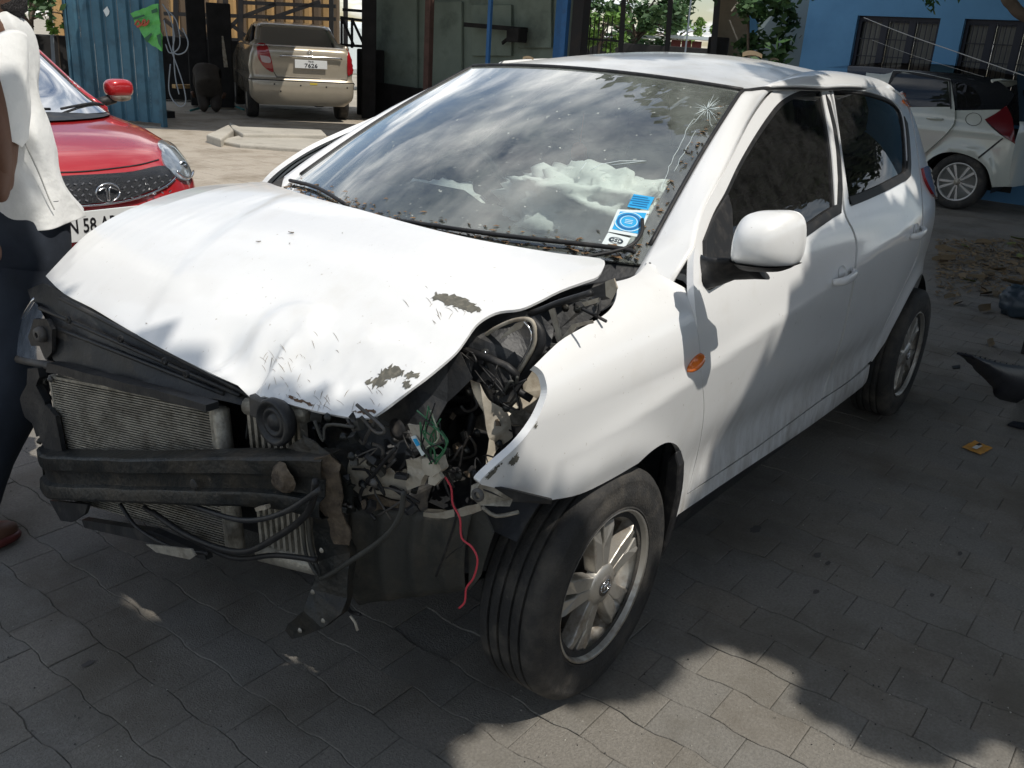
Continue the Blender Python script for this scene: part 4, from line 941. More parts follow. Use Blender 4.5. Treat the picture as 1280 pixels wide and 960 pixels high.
# hanging strut with two bolts
hg = crumple(plate('hanging_strut', [(398, 632), (420, 640), (440, 690), (438, 745), (432, 765), (408, 784), (370, 796), (362, 786), (364, 778), (385, 762), (392, 735), (404, 700), (396, 660)], [.47, .46, .45, .47, .49, .51, .52, .52, .52, .51, .49, .47, .47], 'steel', .022), .006, 14, 12, 2)
for (u, v) in ((391, 740), (404, 776), (375, 788), (402, 688)):
    p = on(u, v, 0, .53); MB().lathe([(0, .003), (.004, .003), (.006, 0)], tuple(p), 'x', 8).build('bolt', M['alu'], hg)
C(plate('skid_tab', [(183, 680), (240, 686), (245, 694), (238, 699), (196, 690)], .60, 'alu', .004))
C(plate('lower_tray', [(106, 648), (195, 662), (260, 690), (262, 698), (190, 676), (110, 658)], [.55, .55, .52, .52, .55, .55], 'black', .02))
cb = random.Random(2)
for pts, x, r_, m_ in (([(190, 640), (240, 672), (300, 690), (345, 672), (385, 640), (395, 600)], .555, .0075, 'trim'), ([(180, 634), (230, 668), (290, 697), (345, 694), (395, 700)], .545, .006, 'trim'), ([(150, 630), (172, 660), (215, 684), (260, 692)], .57, .005, 'trim'),
        ([(235, 630), (300, 650), (352, 642), (400, 612)], .575, .006, 'black'), ([(384, 636), (388, 680), (398, 715), (404, 722), (440, 700), (480, 672), (500, 645), (505, 615)], .50, .0055, 'liner'), ([(377, 640), (382, 690), (397, 720)], .51, .004, 'liner'),
        ([(428, 716), (434, 740), (436, 762), (450, 768)], .47, .004, 'trim'), ([(495, 560), (470, 590), (450, 620), (470, 650)], .44, .004, 'trim'), ([(560, 560), (555, 600), (570, 640), (560, 680), (545, 720)], .37, .0028, 'trim')):
    C(MB().tube(XP(pts, x), r_, 7, seg=5).build('cable', M[m_]))
# smooth black housing behind the bonnet tip with an oval pressing
hb = crumple(plate('lamp_carrier', [(440, 522), (470, 519), (520, 480), (560, 446), (575, 440), (590, 470), (560, 500), (545, 530), (530, 560), (500, 585), (470, 570), (440, 548)], [.36, .35, .30, .26, .25, .25, .27, .30, .32, .35, .38, .38], 'black', .006), .010, 8, 15, 3)
p = on(497, 537, 0, .372); crumple(MB().lathe([(0, .006), (.018, .005), (.024, 0)], tuple(p), 'x', 16).build('pressing', M['trim'], hb), .001, 20, 1, 1)
# near headlamp: black bowl with bulb, broken rim
bowl = crumple(C(MB().sheet([tuple(on(u, v, 0, x)) for u, v, x in ((566, 440, .22), (580, 412, .19), (602, 393, .15), (640, 388, .11), (672, 392, .09), (690, 410, .08), (690, 432, .10), (668, 455, .14), (655, 480, .17), (636, 502, .19), (610, 500, .20), (590, 478, .21))], .006).build('headlamp', M['black'], label='smashed headlamp, lens gone, bulb showing in its black bowl')), .012, 12, 44, 3)
pb = on(620, 436, 0, .15)
MB().lathe([(0, .050), (.006, .047), (.009, .038), (.008, .022), (.010, .016)], tuple(pb), 'x', 16).build('bulb', M['clear'], bowl)
MB().lathe([(.010, .018), (.017, .016), (.019, .006), (.024, .004), (.026, -.006), (0, -.01)], tuple(pb), 'x', 18).build('bulb_holder', M['alu'], bowl)
MB().lathe([(.0, .040), (.003, .038), (.003, .02)], tuple(pb), 'x', 8).build('filament', M['chrome'], bowl)
rim = [(606, 420), (618, 411), (640, 401), (660, 399), (668, 408), (668, 430), (655, 455), (640, 476), (631, 488)]
MB().tube(XP(rim, .17), .0045, 6, seg=4).build('lens_rim', M['cream'], bowl)
MB().tube(XP([(655, 402), (664, 415), (661, 434), (646, 462), (634, 482)], .175), .0022, 5, seg=4).build('lens_rim', M['chrome'], bowl)
MB().tube(XP([(664, 400), (674, 412), (676, 430), (664, 455), (640, 490), (618, 512)], .16), .010, 8, seg=4).build('lamp_seal', M['trim'], bowl)
MB().sheet(XP([(628, 420), (645, 404), (658, 400), (652, 410), (636, 418), (626, 424)], .175), .003).build('lens_shard', M['cream'], bowl)
# pale inner wing behind the fender, crumpled
for pts, x, m_, sd_, amp in (([(655, 462), (672, 458), (684, 488), (682, 504), (668, 532), (640, 530), (620, 520), (640, 505), (655, 490)], [.06, .05, .04, .04, .08, .14, .16, .12, .08], 'cream', 21, .012),
        ([(640, 505), (668, 522), (662, 534), (640, 530), (618, 515)], [.14, .12, .14, .17, .18], 'alu', 22, .004),
        ([(586, 478), (600, 482), (612, 500), (640, 528), (640, 545), (625, 560), (612, 582), (606, 580), (612, 545), (605, 515)], [.24, .24, .23, .20, .20, .22, .26, .27, .24, .24], 'cream', 23, .010),
        ([(500, 452), (508, 450), (520, 470), (512, 480)], .24, 'cream', 24, .005),
        ([(590, 608), (602, 602), (640, 622), (636, 632), (600, 632), (589, 622)], [.40, .39, .34, .35, .39, .41], 'alu', 25, .004)):
    C(crumple(plate('inner_wing', pts, x, m_, .003), amp, 20, sd_, 3))
p = on(597, 619, 0, .415); C(MB().lathe([(.007, .003), (.013, .003), (.013, -.004), (.007, -.004), (.007, .003)], tuple(p), 'x', 16).build('fender_bolt_hole', M['bare']))
C(plate('fender_brace', [(600, 604), (640, 612), (690, 624), (688, 629), (640, 626), (604, 612)], [.385, .34, .28, .28, .34, .385], 'trim', .01))
C(MB().tube(XP([(603, 634), (620, 645), (648, 640)], [.38, .36, .32]), .004, 6, seg=3).build('fender_brace', M['alu']))
# broken pale brackets along the wing top
for pts in ([(686, 386), (700, 432), (704, 430), (692, 380)], [(678, 427), (704, 431), (704, 435), (678, 431)], [(700, 426), (716, 405), (740, 400), (742, 404), (720, 409), (706, 430)], [(728, 378), (748, 372), (748, 378), (732, 383)], [(757, 352), (768, 348), (772, 360), (765, 374), (758, 370)]):
    C(plate('broken_bracket', pts, .10, 'cream', .004))
C(MB().tube(XP([(640, 400), (675, 388), (700, 378), (740, 366)], .10), .007, 8, seg=4).build('wing_hose', M['trim']))
C(plate('wing_rail', [(660, 392), (760, 352), (772, 372), (706, 424), (684, 440), (660, 450)], [.02, -.12, -.14, -.02, .02, .06], 'black', .01))
# torn plug with coloured wires
M['wgreen'] = mat('green_wire', (.04, .16, .07), .5); M['wred'] = mat('red_wire', (.55, .05, .07), .5); M['wpale'] = mat('pale_wire', (.45, .48, .35), .5)
pl_ = crumple(plate('lamp_fragment', [(511, 530), (530, 531), (548, 536), (554, 548), (545, 560), (532, 560), (522, 556)], .42, 'cream', .004), .006, 20, 30, 2)
MB().sheet(XP([(514, 546), (519, 544), (533, 566), (528, 570)], .43), .003).build('torn_label', M['white_st'], pl_); MB().sheet(XP([(516, 549), (520, 548), (525, 556), (521, 558)], .4325), .001).build('label_print', M['blue_st'], pl_)
C(crumple(plate('lamp_fragment', [(514, 575), (528, 570), (534, 590), (528, 606), (514, 612), (511, 600)], .42, 'cream', .01), .012, 30, 31, 2))
C(crumple(plate('lamp_fragment', [(538, 596), (550, 590), (554, 598), (546, 606), (538, 603)], .43, 'cream', .01), .006, 30, 32, 2))
C(crumple(plate('wire_plug', [(532, 572), (552, 570), (556, 585), (546, 594), (534, 590)], .425, 'cream', .02), .004, 30, 33, 2))
wr = random.Random(21)
for k in range(14):
    u0, v0 = wr.uniform(520, 552), wr.uniform(500, 540); pts = [(542+wr.uniform(-6, 6), 580), (wr.uniform(528, 558), 562), (wr.uniform(524, 560), 548), (u0, v0)]
    C(MB().tube(XP(pts, .43+wr.uniform(-.01, .02)), .0016, 5, seg=4).build('wire', M[wr.choice(['wgreen', 'wgreen', 'wpale', 'trim'])]))
C(MB().tube(XP([(556, 596), (564, 610), (566, 630), (575, 648), (577, 672), (590, 684), (597, 700), (592, 722), (583, 735), (581, 752), (574, 760)], .40), .0022, 6, seg=4).build('wire', M['wred'], label='long red wire dangling to the ground'))
C(MB().tube(XP([(552, 590), (562, 620), (572, 650), (580, 678), (566, 690), (556, 700)], .395), .0012, 5, seg=4).build('wire', M['trim']))
C(MB().tube(XP([(438, 770), (444, 778), (447, 788)], .50), .003, 5).build('cable', M['cream']))

# dense small wreckage packed round the torn corner: clips, tabs, bolts, bent strips and thin wires
jr = random.Random(404)
zones = [((375, 520), (470, 640), .47, 44), ((440, 560), (520, 640), .43, 22), ((560, 600), (620, 560), .25, 14), ((500, 590), (600, 600), .36, 22), ((560, 440), (640, 560), .22, 26), ((300, 500), (400, 560), .44, 10), ((460, 540), (540, 560), .36, 14), ((700, 372), (750, 395), .02, 6), ((50, 460), (66, 560), .54, 8)]
for (u0, v0), (u1, v1), x_, n_ in zones:
    for k in range(n_):
        u, v = jr.uniform(min(u0, u1), max(u0, u1)), jr.uniform(min(v0, v1), max(v0, v1)); x = x_+jr.uniform(-.03, .012); p = on(u, v, 0, x); t = jr.random(); mm = jr.choice(['black', 'black', 'steel', 'steel', 'rust', 'liner', 'trim'])
        if t < .35:
            s = jr.uniform(.005, .013); a = jr.uniform(0, 6.3); q = [tuple(p+np.array([jr.uniform(-.006, .006), math.cos(a+b)*s*jr.uniform(.5, 1.2), math.sin(a+b)*s*jr.uniform(.5, 1.2)])) for b in (0, 1.2, 2.3, 3.5, 4.9)]
            C(crumple(MB().sheet(q, .003).build('metal_scrap', M[mm]), .005, 40, k, 1))
        elif t < .55:
            C(MB().lathe([(0, .008), (.005, .008), (.006, .004), (.0095, .003), (.0095, 0)], tuple(p), 'x', 7).build('bolt', M[jr.choice(['bare', 'steel', 'steel'])]))
        elif t < .78:
            q = [tuple(p+np.array([jr.uniform(-.01, .01), jr.uniform(-.05, .05), jr.uniform(-.05, .05)])) for _ in range(4)]; C(MB().tube(q, jr.uniform(.0015, .004), 5, seg=4).build('wire', M[jr.choice(['trim', 'trim', 'liner', 'bare'])]))
        else:
            C(MB().box(tuple(p), (jr.uniform(.01, .02), jr.uniform(.01, .03), jr.uniform(.006, .025)), (jr.uniform(-1, 1), jr.uniform(-.5, .5), jr.uniform(-1, 1))).build('clip', M[mm], bev=.0015))
# ------------------------------------------------------------------ ground: joint bed + interlocking pavers
M['bed'] = mat('sandy_joints', (.115, .10, .082), .95, var=.3, vscale=4, bump=.4, bscale=80)
M['far_ground'] = mat('dusty_yard', (.36, .325, .265), .95, var=.2, vscale=.6, dirt=(.15, .13, .10), damt=.6, dscale=1.7, bump=.3, bscale=30)
MB().add([(-250, -250, -.03), (250, -250, -.03), (250, 250, -.03), (-250, 250, -.03)], [(0, 1, 2, 3)]).build('ground', M['far_ground'], kind='structure')
pav = MB().add([(-13.5, -12.6, -.007), (4.2, -12.6, -.007), (4.2, 6.2, -.007), (-13.5, 6.2, -.007)], [(0, 1, 2, 3)]).build('pavement', M['bed'], kind='structure')
def paver_mat(name, c):
    m = mat(name, c, .9, var=.22, vscale=130, dirt=(c[0]*.58, c[1]*.55, c[2]*.50), damt=.8, dscale=2.2, dthr=.46, bump=.45, bscale=230, spots=tuple(x*.3 for x in c), samt=.7, sscale=34, world=True)
    return m
PM = [paver_mat('paver_concrete', (.185, .172, .15)), paver_mat('paver_concrete_warm', (.19, .175, .152)), paver_mat('paver_concrete_grey', (.18, .17, .152))]
PMred = paver_mat('paver_stained', (.085, .058, .048))
PX, PY, XO, YO, AMP, GAP = .1322, .2000, .652, .003, .0055, .0013
def wave(y):
    p = ((y-YO)/PY) % 1.0; t = abs(p-.5)*4-1      # +1 at the joints of even rows, -1 half a brick on
    return AMP*max(-1, min(1, t*2.6))
def paver_loop(i, j):
    x0 = XO+i*PX; y0 = YO+j*PY+(.5*PY if i % 2 else 0); y1 = y0+PY-GAP; ys = [y0, y0+PY*.17, y0+PY*.33, y0+PY*.67, y0+PY*.83, y1]
    return [(x0+wave(y), y) for y in ys]+[(x0+PX-GAP*1.3+wave(y), y) for y in ys[::-1]]
def paver_geo(lp, z, h=.009, ch=.0018, cx=0, cy=0, tx=0, ty=0):
    A = np.array(lp)-[cx, cy]; n = len(A); m_ = A.mean(0); B = m_+(A-m_)*(1-ch/.07)
    zt = lambda p: z+p[0]*tx+p[1]*ty
    vs = [(p[0], p[1], zt(p)-ch*.8) for p in A]+[(p[0], p[1], zt(p)) for p in B]+[(p[0], p[1], -h) for p in A]
    return vs, [tuple(range(n, 2*n))[::-1]]+[((i+1) % n, i, n+i, n+(i+1) % n) for i in range(n)]+[(i, (i+1) % n, 2*n+(i+1) % n, 2*n+i) for i in range(n)]
cells = []
for i in range(-106, 27):
    for j in range(-63, 31):
        lp = paver_loop(i, j); c = np.mean(lp, 0)
        if c[0] > 4.1 or c[1] > 6.1 or c[0] < -13.4 or c[1] < -12.5: continue
        d = np.array([c[0], c[1], 0])-CAM; z = d@CF
        p = px((c[0], c[1], 0)) if z > .3 else (9e3, 9e3)
        vis = -20 < p[0] < 1300 and -20 < p[1] < 985
        dist = np.linalg.norm(d)
        under = -2.9 < c[0] < -.2 and -.65 < c[1] < .62
        cells.append((0 if vis and not under else 1, dist, i, j, c))
cells.sort(key=lambda t: (t[0], t[1])); pr_ = random.Random(4)
base_mesh = {}
stuff = [MB(), MB(), MB(), MB()]; PM.append(paver_mat('paver_sunlit', (.40, .35, .285)))  # far pavers: sunlight put into a paler colour
for n_, (a_, d_, i, j, c) in enumerate(cells):
    lp = paver_loop(i, j); red = np.linalg.norm(px((c[0], c[1], 0))-[4, 896]) < 52
    if n_ < 296:
        key = (i % 2, pr_.randrange(4)); mi = pr_.randrange(3) if not red else 3; k2 = key+(mi,)
        if k2 not in base_mesh:
            vs, fs = paver_geo(paver_loop(i, j), 0, tx=pr_.uniform(-.008, .008), ty=pr_.uniform(-.006, .006), cx=XO+i*PX, cy=YO+j*PY)
            me = bpy.data.meshes.new('paver'); me.from_pydata(vs, [], fs); me.materials.append(PMred if red else PM[mi]); base_mesh[k2] = me
        ob = bpy.data.objects.new('paver', base_mesh[k2]); col.objects.link(ob); ob.location = (XO+i*PX, YO+j*PY, pr_.uniform(-.0012, .0008)); ob.parent = pav
    elif d_ < 13 or a_ == 0:
        vs, fs = paver_geo(lp, pr_.uniform(-.0014, .0008)); stuff[3 if c[1] < -2.6+.5*noise.noise(Vector((c[0]*.8, c[1]*.8, 0))) else (2 if (pr_.random() < .3) else pr_.randrange(2))].add(vs, fs)
for k, s in enumerate(stuff): s.build('paver_field', PM[k], pav, kind='stuff')
# dark stain patches and grit lying on the pavers
M['grit'] = mat('grit', (.35, .33, .29), .9, var=.4, vscale=50); M['darkgrit'] = mat('dark_grit', (.03, .03, .03), .9)
for mname, nn_, cols in (('grit', 500, 1), ('darkgrit', 420, 2)):
    mb = MB(); gr = random.Random(cols)
    for k in range(nn_):
        u, v = gr.uniform(-20, 1300), gr.uniform(420, 990)**1; p = on(u, v, 2, .0); s = gr.uniform(.0012, .0035)
        if -3 < p[0] < .6 and -.7 < p[1] < .7: continue
        a = gr.uniform(0, 3); vs = [(p[0]+s*math.cos(a+t), p[1]+s*math.sin(a+t), .0005) for t in (0, 2.1, 4.2)]+[(p[0], p[1], .0005+s*.9)]
        mb.add(vs, [(0, 1, 3), (1, 2, 3), (2, 0, 3)])
    mb.build('ground_grit', M[mname], kind='stuff')
# old oil spots soaked into the pavers
M['oil'] = mat('old_oil_spot', (.075, .070, .065), .85)
mb = MB(); orr = random.Random(3)
for u, v, r_ in ((944, 662, .03), (1022, 694, .018), (1035, 704, .014), (1020, 740, .014), (1165, 744, .012), (1200, 692, .014), (110, 830, .016)):
    p = on(u, v, 2, .0); r_ *= .7; q = [(p[0]+r_*1.5*math.cos(t)*orr.uniform(.75, 1.2), p[1]+r_*.8*math.sin(t)*orr.uniform(.7, 1.2), .0012) for t in np.linspace(0, 2*math.pi, 14, endpoint=False)]; mb.add(q, [tuple(range(14))])
mb.build('oil_spots', M['oil'], kind='stuff')
# ------------------------------------------------------------------ dry leaves
M['leafy'] = mat('fallen_leaf', (.17, .125, .07), .75, var=.45, vscale=3, dirt=(.13, .07, .03), damt=.7, dscale=20)
M['leafg'] = mat('fallen_green_leaf', (.16, .19, .06), .7, var=.4, vscale=9)
lr = random.Random(77)
def leaf_mesh(L_, W_, curl, tw):
    vs = []; n = 5
    for i in range(n+1):
        t = i/n; w_ = W_*math.sin(math.pi*min(1, t*.92+.06))**.8; z = .006+curl*(t-.5)**2*4*L_*.35
        for s in (-1, 0, 1): vs.append(((t-.5)*L_, s*w_*.5, z+abs(s)*w_*.35*tw+s*tw*.01))
    fs = [(i*3+j, i*3+j+1, (i+1)*3+j+1, (i+1)*3+j) for i in range(n) for j in (0, 1)]
    me = bpy.data.meshes.new('dry_leaf'); me.from_pydata(vs, [], fs); me.polygons.foreach_set('use_smooth', [True]*len(fs)); return me
lms = []
for k in range(6):
    me = leaf_mesh(lr.uniform(.10, .15), lr.uniform(.03, .05), lr.uniform(-.1, .6), lr.uniform(.3, 1.2)); me.materials.append(M['leafg'] if k == 5 else M['leafy']); lms.append(me)
def leaf_at(u, v, lab=None, grp='dry leaves scattered behind the white hatchback', s=1, k=None, z=0):
    p = on(u, v, 2, z); o = bpy.data.objects.new('fallen_leaf', lms[lr.randrange(6) if k is None else k]); col.objects.link(o)
    o.location = (p[0], p[1], z+.002); o.rotation_euler = (lr.uniform(-.15, .15), lr.uniform(-.15, .15), lr.uniform(0, 6.3)); o.scale = (s, s, s)
    o['label'] = lab or 'curled dry leaf lying in the litter behind the white hatchback'; o['category'] = 'leaf'
    if lab is None: o['group'] = grp
    return o
for k in range(46):
    u = lr.uniform(1178, 1300); v = lr.gauss(335, 22)
    if 298 < v < 392: leaf_at(u, v, s=lr.uniform(.8, 1.4))
leaf_at(1187, 373, 'pale leaf lying nearest the rear tyre of the white hatchback', k=0); leaf_at(1230, 390, 'long red-edged leaf lying in front of the dark bag', s=1.6, k=1)
leaf_at(1238, 432, 'lone brown leaf lying above the torn bumper piece', k=2); leaf_at(1197, 381, 'dark leaf just behind the rear wheel', k=3)
mb = MB(); 
for k in range(1500):
    u = lr.uniform(1170, 1330); v = 300+abs(lr.gauss(25, 28))
    if v > 372: continue
    p = on(u, v, 2, 0); a = lr.uniform(0, 6.3); s = lr.uniform(.01, .04); t = lr.uniform(.2, .9)
    mb.add([(p[0]+s*math.cos(a), p[1]+s*math.sin(a), .004+lr.uniform(0, .02)), (p[0]-s*.4*math.sin(a), p[1]+s*.4*math.cos(a), .008), (p[0]-s*math.cos(a), p[1]-s*math.sin(a), .004+lr.uniform(0, .02)), (p[0]+s*.4*math.sin(a), p[1]-s*.4*math.cos(a), .006)], [(0, 1, 2, 3)])
mb.build('leaf_litter', M['leafy'], kind='stuff')
# leaves on the bonnet and roof
for (u, v, s) in ((364, 292, .16), (323, 303, .12), (362, 305, .08), (428, 292, .05), (183, 405, .05)):
    g_ = inv(SH, np.array((u, v), float), (.1, 0)); p = SH(*g_); o = bpy.data.objects.new('fallen_leaf', lms[1]); col.objects.link(o); o.location = (p[0], p[1], p[2]+.001); o.rotation_euler = (0, 0, lr.uniform(0, 6)); o.scale = (s, s, s)
    o['label'] = {364: 'tiny yellow leaf lying on the middle of the white bonnet', 323: 'small rusty leaf fragment on the bonnet left of the yellow one', 362: 'brown speck of leaf on the bonnet below the yellow leaf', 428: 'dark speck on the upper right of the bonnet', 183: 'dark speck of leaf on the lower left of the bonnet'}[u]; o['category'] = 'leaf'
for (u, v, lab, s) in ((940, 69, 'long dry leaf lying across the roof of the white hatchback', .75), (968, 73, 'small dry leaf at the roof edge of the white hatchback', .35), (660, 63, 'dark dry leaf at the far left of the white roof', .4)):
    g_ = inv(SR, np.array((u, v+3), float), (-1.8, .1)); p = SR(*g_); o = bpy.data.objects.new('fallen_leaf', lms[3]); col.objects.link(o); o.location = (p[0], p[1], p[2]+.004); o.rotation_euler = (0, 0, 2.2); o.scale = (s, s, s); o['label'] = lab; o['category'] = 'leaf'
# ------------------------------------------------------------------ litter on the right
M['orange'] = mat('orange_wrapper', (.55, .27, .05), .45, var=.2, vscale=20); M['wrapw'] = mat('wrapper_white', (.6, .6, .56), .5)
wpx = [(1203, 559), (1218, 552), (1241, 560), (1226, 569)]
P4 = [Vector(on(u, v, 2, .006)) for u, v in wpx]
wrp = MB().sheet([P4[0], P4[1]+Vector((0, 0, .006)), P4[2], P4[3]+Vector((0, 0, .004))], .0015, (0, 0, 1)).build('wrapper', M['orange'], label='crumpled orange and white wrapper lying alone on the pavers', cat='wrapper')
crumple(wrp, .003, 60, 3, 3)
for (a, b, c_, d_, m_) in ((.22, .35, .75, .60, 'wrapw'), (.62, .30, .92, .48, 'darkgrit')):
    q = lambda s, t: P4[0].lerp(P4[1], t).lerp(P4[3].lerp(P4[2], t), s)+Vector((0, 0, .0055))
    MB().add([q(b, a), q(b, c_), q(d_, c_), q(d_, a)], [(0, 1, 2, 3)]).build('wrapper_print', M[m_], wrp)
M['bump_b'] = mat('torn_black_bumper', (.006, .007, .012), .5, spec=.3, dirt=(.02, .02, .022), damt=.4, dscale=14)
bp_px = [(1198, 441), (1215, 446), (1235, 449), (1258, 454), (1290, 450), (1300, 470), (1300, 510), (1275, 503), (1256, 496), (1238, 480), (1222, 462)]
base_ = on(1270, 506, 2, 0); bx0 = base_
rows = []
top = crom([on(u, v, 1, base_[1]-.02) for u, v in ((1198, 441), (1225, 447), (1258, 455), (1300, 459), (1345, 462))], 5)
bot = crom([on(u, v, 1, base_[1]) for u, v in ((1199, 443), (1218, 461), (1240, 484), (1264, 503), (1345, 512))], 5)
for a, b in zip(top, bot):
    rows.append([tuple(a+(b-a)*t+np.array([0, .05*math.sin(math.pi*t)+.01*noise.noise(Vector(tuple(a*9))), 0])) for t in np.linspace(0, 1, 8)])
bo = MB().grid(rows).build('torn_bumper', M['bump_b'], label='torn black bumper corner lying on the pavers at the right edge', cat='car part'); bo.modifiers.new('t', 'SOLIDIFY').thickness = .006
mb = MB()
for k in range(0, len(top)-1, 1):
    mb.box(tuple(top[k]+[lr.uniform(-.01, .01), 0, .001]), (.012, .004, lr.uniform(.002, .006)))
mb.build('torn_edge', M['bump_b'], bo, kind='stuff')
p = on(1272, 395, 2, 0)
o = blob((p[0], p[1], .09), .12, .12, .10, 'dark_bag', mat('dark_plastic_bag', (.03, .045, .06), .35), .25, 6, 18, flatb=-.09); o['label'] = 'crumpled dark plastic bag standing on the pavers by the fallen leaves'; o['category'] = 'bag'
p = on(1281, 442, 2, 0); MB().box((p[0], p[1], .14), (.05, .04, .28)).build('black_post', M['trim'], label='thin black upright beside the torn bumper at the right edge', cat='car part', bev=.006)
p = on(1272, 532, 2, 0); MB().sheet([tuple(on(u, v, 2, .006)) for u, v in ((1259, 531), (1266, 527), (1284, 530), (1284, 537))], .01).build('plastic_fragment', M['bump_b'], label='small flat black fragment on the pavers below the torn bumper', cat='car part', bev=.002)
MB().sheet([tuple(on(u, v, 2, .004)) for u, v in ((1190, 458), (1200, 456), (1200, 460), (1191, 461))], .004).build('plastic_fragment', M['trim'], label='sliver of black debris left of the torn bumper', cat='car part')
for (u, v, s, lab) in ((943, 662, .035, 'dark oil drop stain nearest the car on the right pavers'),) if False else (): pass
# concrete slabs by the workshop apron
M['conc'] = mat('worn_concrete', (.44, .41, .35), .9, var=.15, vscale=2, dirt=(.16, .14, .11), damt=.5, dscale=4, bump=.5, bscale=40)
for nm, pts, h, lab in (('concrete_slab', [(286, 152), (300, 158), (402, 162), (408, 168), (303, 167), (290, 160)], .10, 'long raised concrete kerb slab lying at the edge of the workshop shade'),
        ('concrete_slab', [(258, 168), (286, 155), (292, 162), (276, 174)], .10, 'short tilted concrete slab at the left end of the kerb'),
        ('concrete_slab', [(272, 175), (302, 168), (440, 176), (452, 184), (440, 190), (300, 180)], .05, 'broad flat concrete slab in front of the raised kerb')):
    G = [on(u, v, 2, h) for u, v in pts]; pl = [(g[0], g[1]) for g in G]
    if tri_area(pl) < 0: pl = pl[::-1]
    MB().prism(pl, -.02, h).build(nm, M['conc'], label=lab, cat='slab', bev=.02)
# ------------------------------------------------------------------ the other cars: stacked plan outlines
class Stack:
    """car body as plan outlines stacked by height; a runs -1..1 across the front and on along the sides"""
    def __init__(s, lv, loc, heading, corner=.55, n=3.2):
        s.lv = lv; z = [l[0] for l in lv]; s.hw = spline([(l[0], l[1]) for l in lv]); s.fr = lambda q: float(np.interp(q, z, [l[2] for l in lv])); s.re = lambda q: float(np.interp(q, z, [l[3] for l in lv]))
        s.frs = spline([(l[0], l[2]) for l in lv]); s.loc = np.array(loc, float); s.c, s.s_ = math.cos(heading), math.sin(heading); s.L = corner; s.n = n; s.hd = heading
    def W(s, x, y, z): return (s.loc[0]+x*s.c-y*s.s_, s.loc[1]+x*s.s_+y*s.c, z+s.loc[2])
    def loc_pt(s, a, z):
        hw = s.hw(z); f = s.fr(z)
        if abs(a) <= 1:
            t = a*math.pi/2; y = -hw*math.copysign(abs(math.sin(t))**(2/s.n), t); x = f-s.L*(1-max(0, math.cos(t))**(2/s.n))
        else: y = -hw*math.copysign(1, a); x = f-s.L-(abs(a)-1)*2.0
        return x, y, z
    def S(s, a, z): x, y, z = s.loc_pt(a, z); return s.W(x, y, z)
    def loop(s, z, nf=73, ns=8):
        A = list(np.linspace(-1, 1, nf)); pts = [s.loc_pt(a, z) for a in A]; f = s.fr(z)-s.L; r_ = s.re(z); hw = s.hw(z); out_ = pts[:]
        for t in np.linspace(0, 1, ns)[1:]: out_.append((f+(r_+.25-f)*t, -hw, z))
        for t in np.linspace(0, 1, 8)[1:-1]:
            b = t*math.pi; out_.append((r_+.25-.25*math.sin(b)**.6, -hw*math.copysign(abs(math.cos(b))**.6, math.cos(b)), z))
        for t in np.linspace(1, 0, ns)[:-1]: out_.append((f+(r_+.25-f)*t, hw, z))
        return [s.W(*p) for p in out_]
    def build(s, name, m, par, zs, cap=True, cav=None):
        rows = [s.loop(z) for z in zs]; mb = MB().grid(rows, True, True); n = len(rows[0])
        if cap: mb.f += [tuple((len(rows)-1)*n+j for j in range(n))]; mb.sm += [False]
        ob = mb.build(name, m, par)
        bm = bmesh.new(); bm.from_mesh(ob.data); bmesh.ops.recalc_face_normals(bm, faces=bm.faces); bm.to_mesh(ob.data); bm.free()
        return ob
def P_world(o):                     # keep world-space meshes under a parent that stands elsewhere
    o.matrix_parent_inverse = o.parent.matrix_basis.inverted() if o.parent else Matrix(); return o
def rootpar(root):
    mi = (Matrix.Translation(root.location) @ root.rotation_euler.to_matrix().to_4x4()).inverted()
    def f(o): o.parent = root; o.matrix_parent_inverse = mi; return o
    return f
# ---- red hatchback, facing us from the left
RHD = R(91); RL = (-.645, -2.33, 0)
red = thing('red_hatchback', 'red hatchback with a round badge on its dark grille, parked behind the standing man', 'car', (RL[0], RL[1]-1.8, 0)); CRd = rootpar(red)
M['redp'] = mat('red_paint', (.43, .018, .020), .25, metal=.15, coat=1, var=.04, spots=(.3, .1, .08), samt=.2, sscale=60)
Rl = [(.16, .72, -.05, -3.45), (.28, .81, .0, -3.5), (.45, .80, .01, -3.55), (.58, .785, .0, -3.55), (.68, .775, -.02, -3.55), (.76, .765, -.06, -3.53), (.84, .755, -.16, -3.5), (.90, .745, -.38, -3.48), (.95, .735, -.76, -3.45), (.985, .68, -1.05, -3.4)]
RS = Stack(Rl, RL, RHD, .72, 2.6)
body = CRd(RS.build('body', M['redp'], None, [.16, .22, .28, .36, .45, .52, .58, .63, .68, .72, .76, .80, .84, .87, .90, .925, .95, .97, .985]))
Rg = [(.95, .69, -.86, -3.4), (1.05, .665, -1.12, -3.4), (1.2, .62, -1.36, -3.33), (1.33, .58, -1.58, -3.25), (1.41, .55, -1.72, -3.15)]
RG = Stack(Rg, RL, RHD, .35, 4.0)
CRd(RG.build('cabin', M['tint'], None, [.96, 1.05, 1.15, 1.25, 1.35, 1.41], cap=False))
Rr = [(1.40, .555, -1.72, -3.18), (1.44, .54, -1.80, -3.15), (1.48, .48, -1.95, -3.0), (1.50, .30, -2.2, -2.7)]
RR = Stack(Rr, RL, RHD, .35, 4.0); CRd(RR.build('roof', M['redp'], None, [1.395, 1.42, 1.44, 1.46, 1.48, 1.495, 1.50]))
for sgn in (-1, 1):
    pts = [RG.S(sgn*.93, z) for z in np.linspace(.96, 1.405, 8)]; CRd(MB().tube([RS.S(sgn*.95, .93)]+pts, .030, 8).build('pillar', M['redp']))
    CRd(MB().tube([RG.S(sgn*.885, z) for z in np.linspace(.98, 1.39, 8)], .013, 6).build('glass_border', M['trim']))
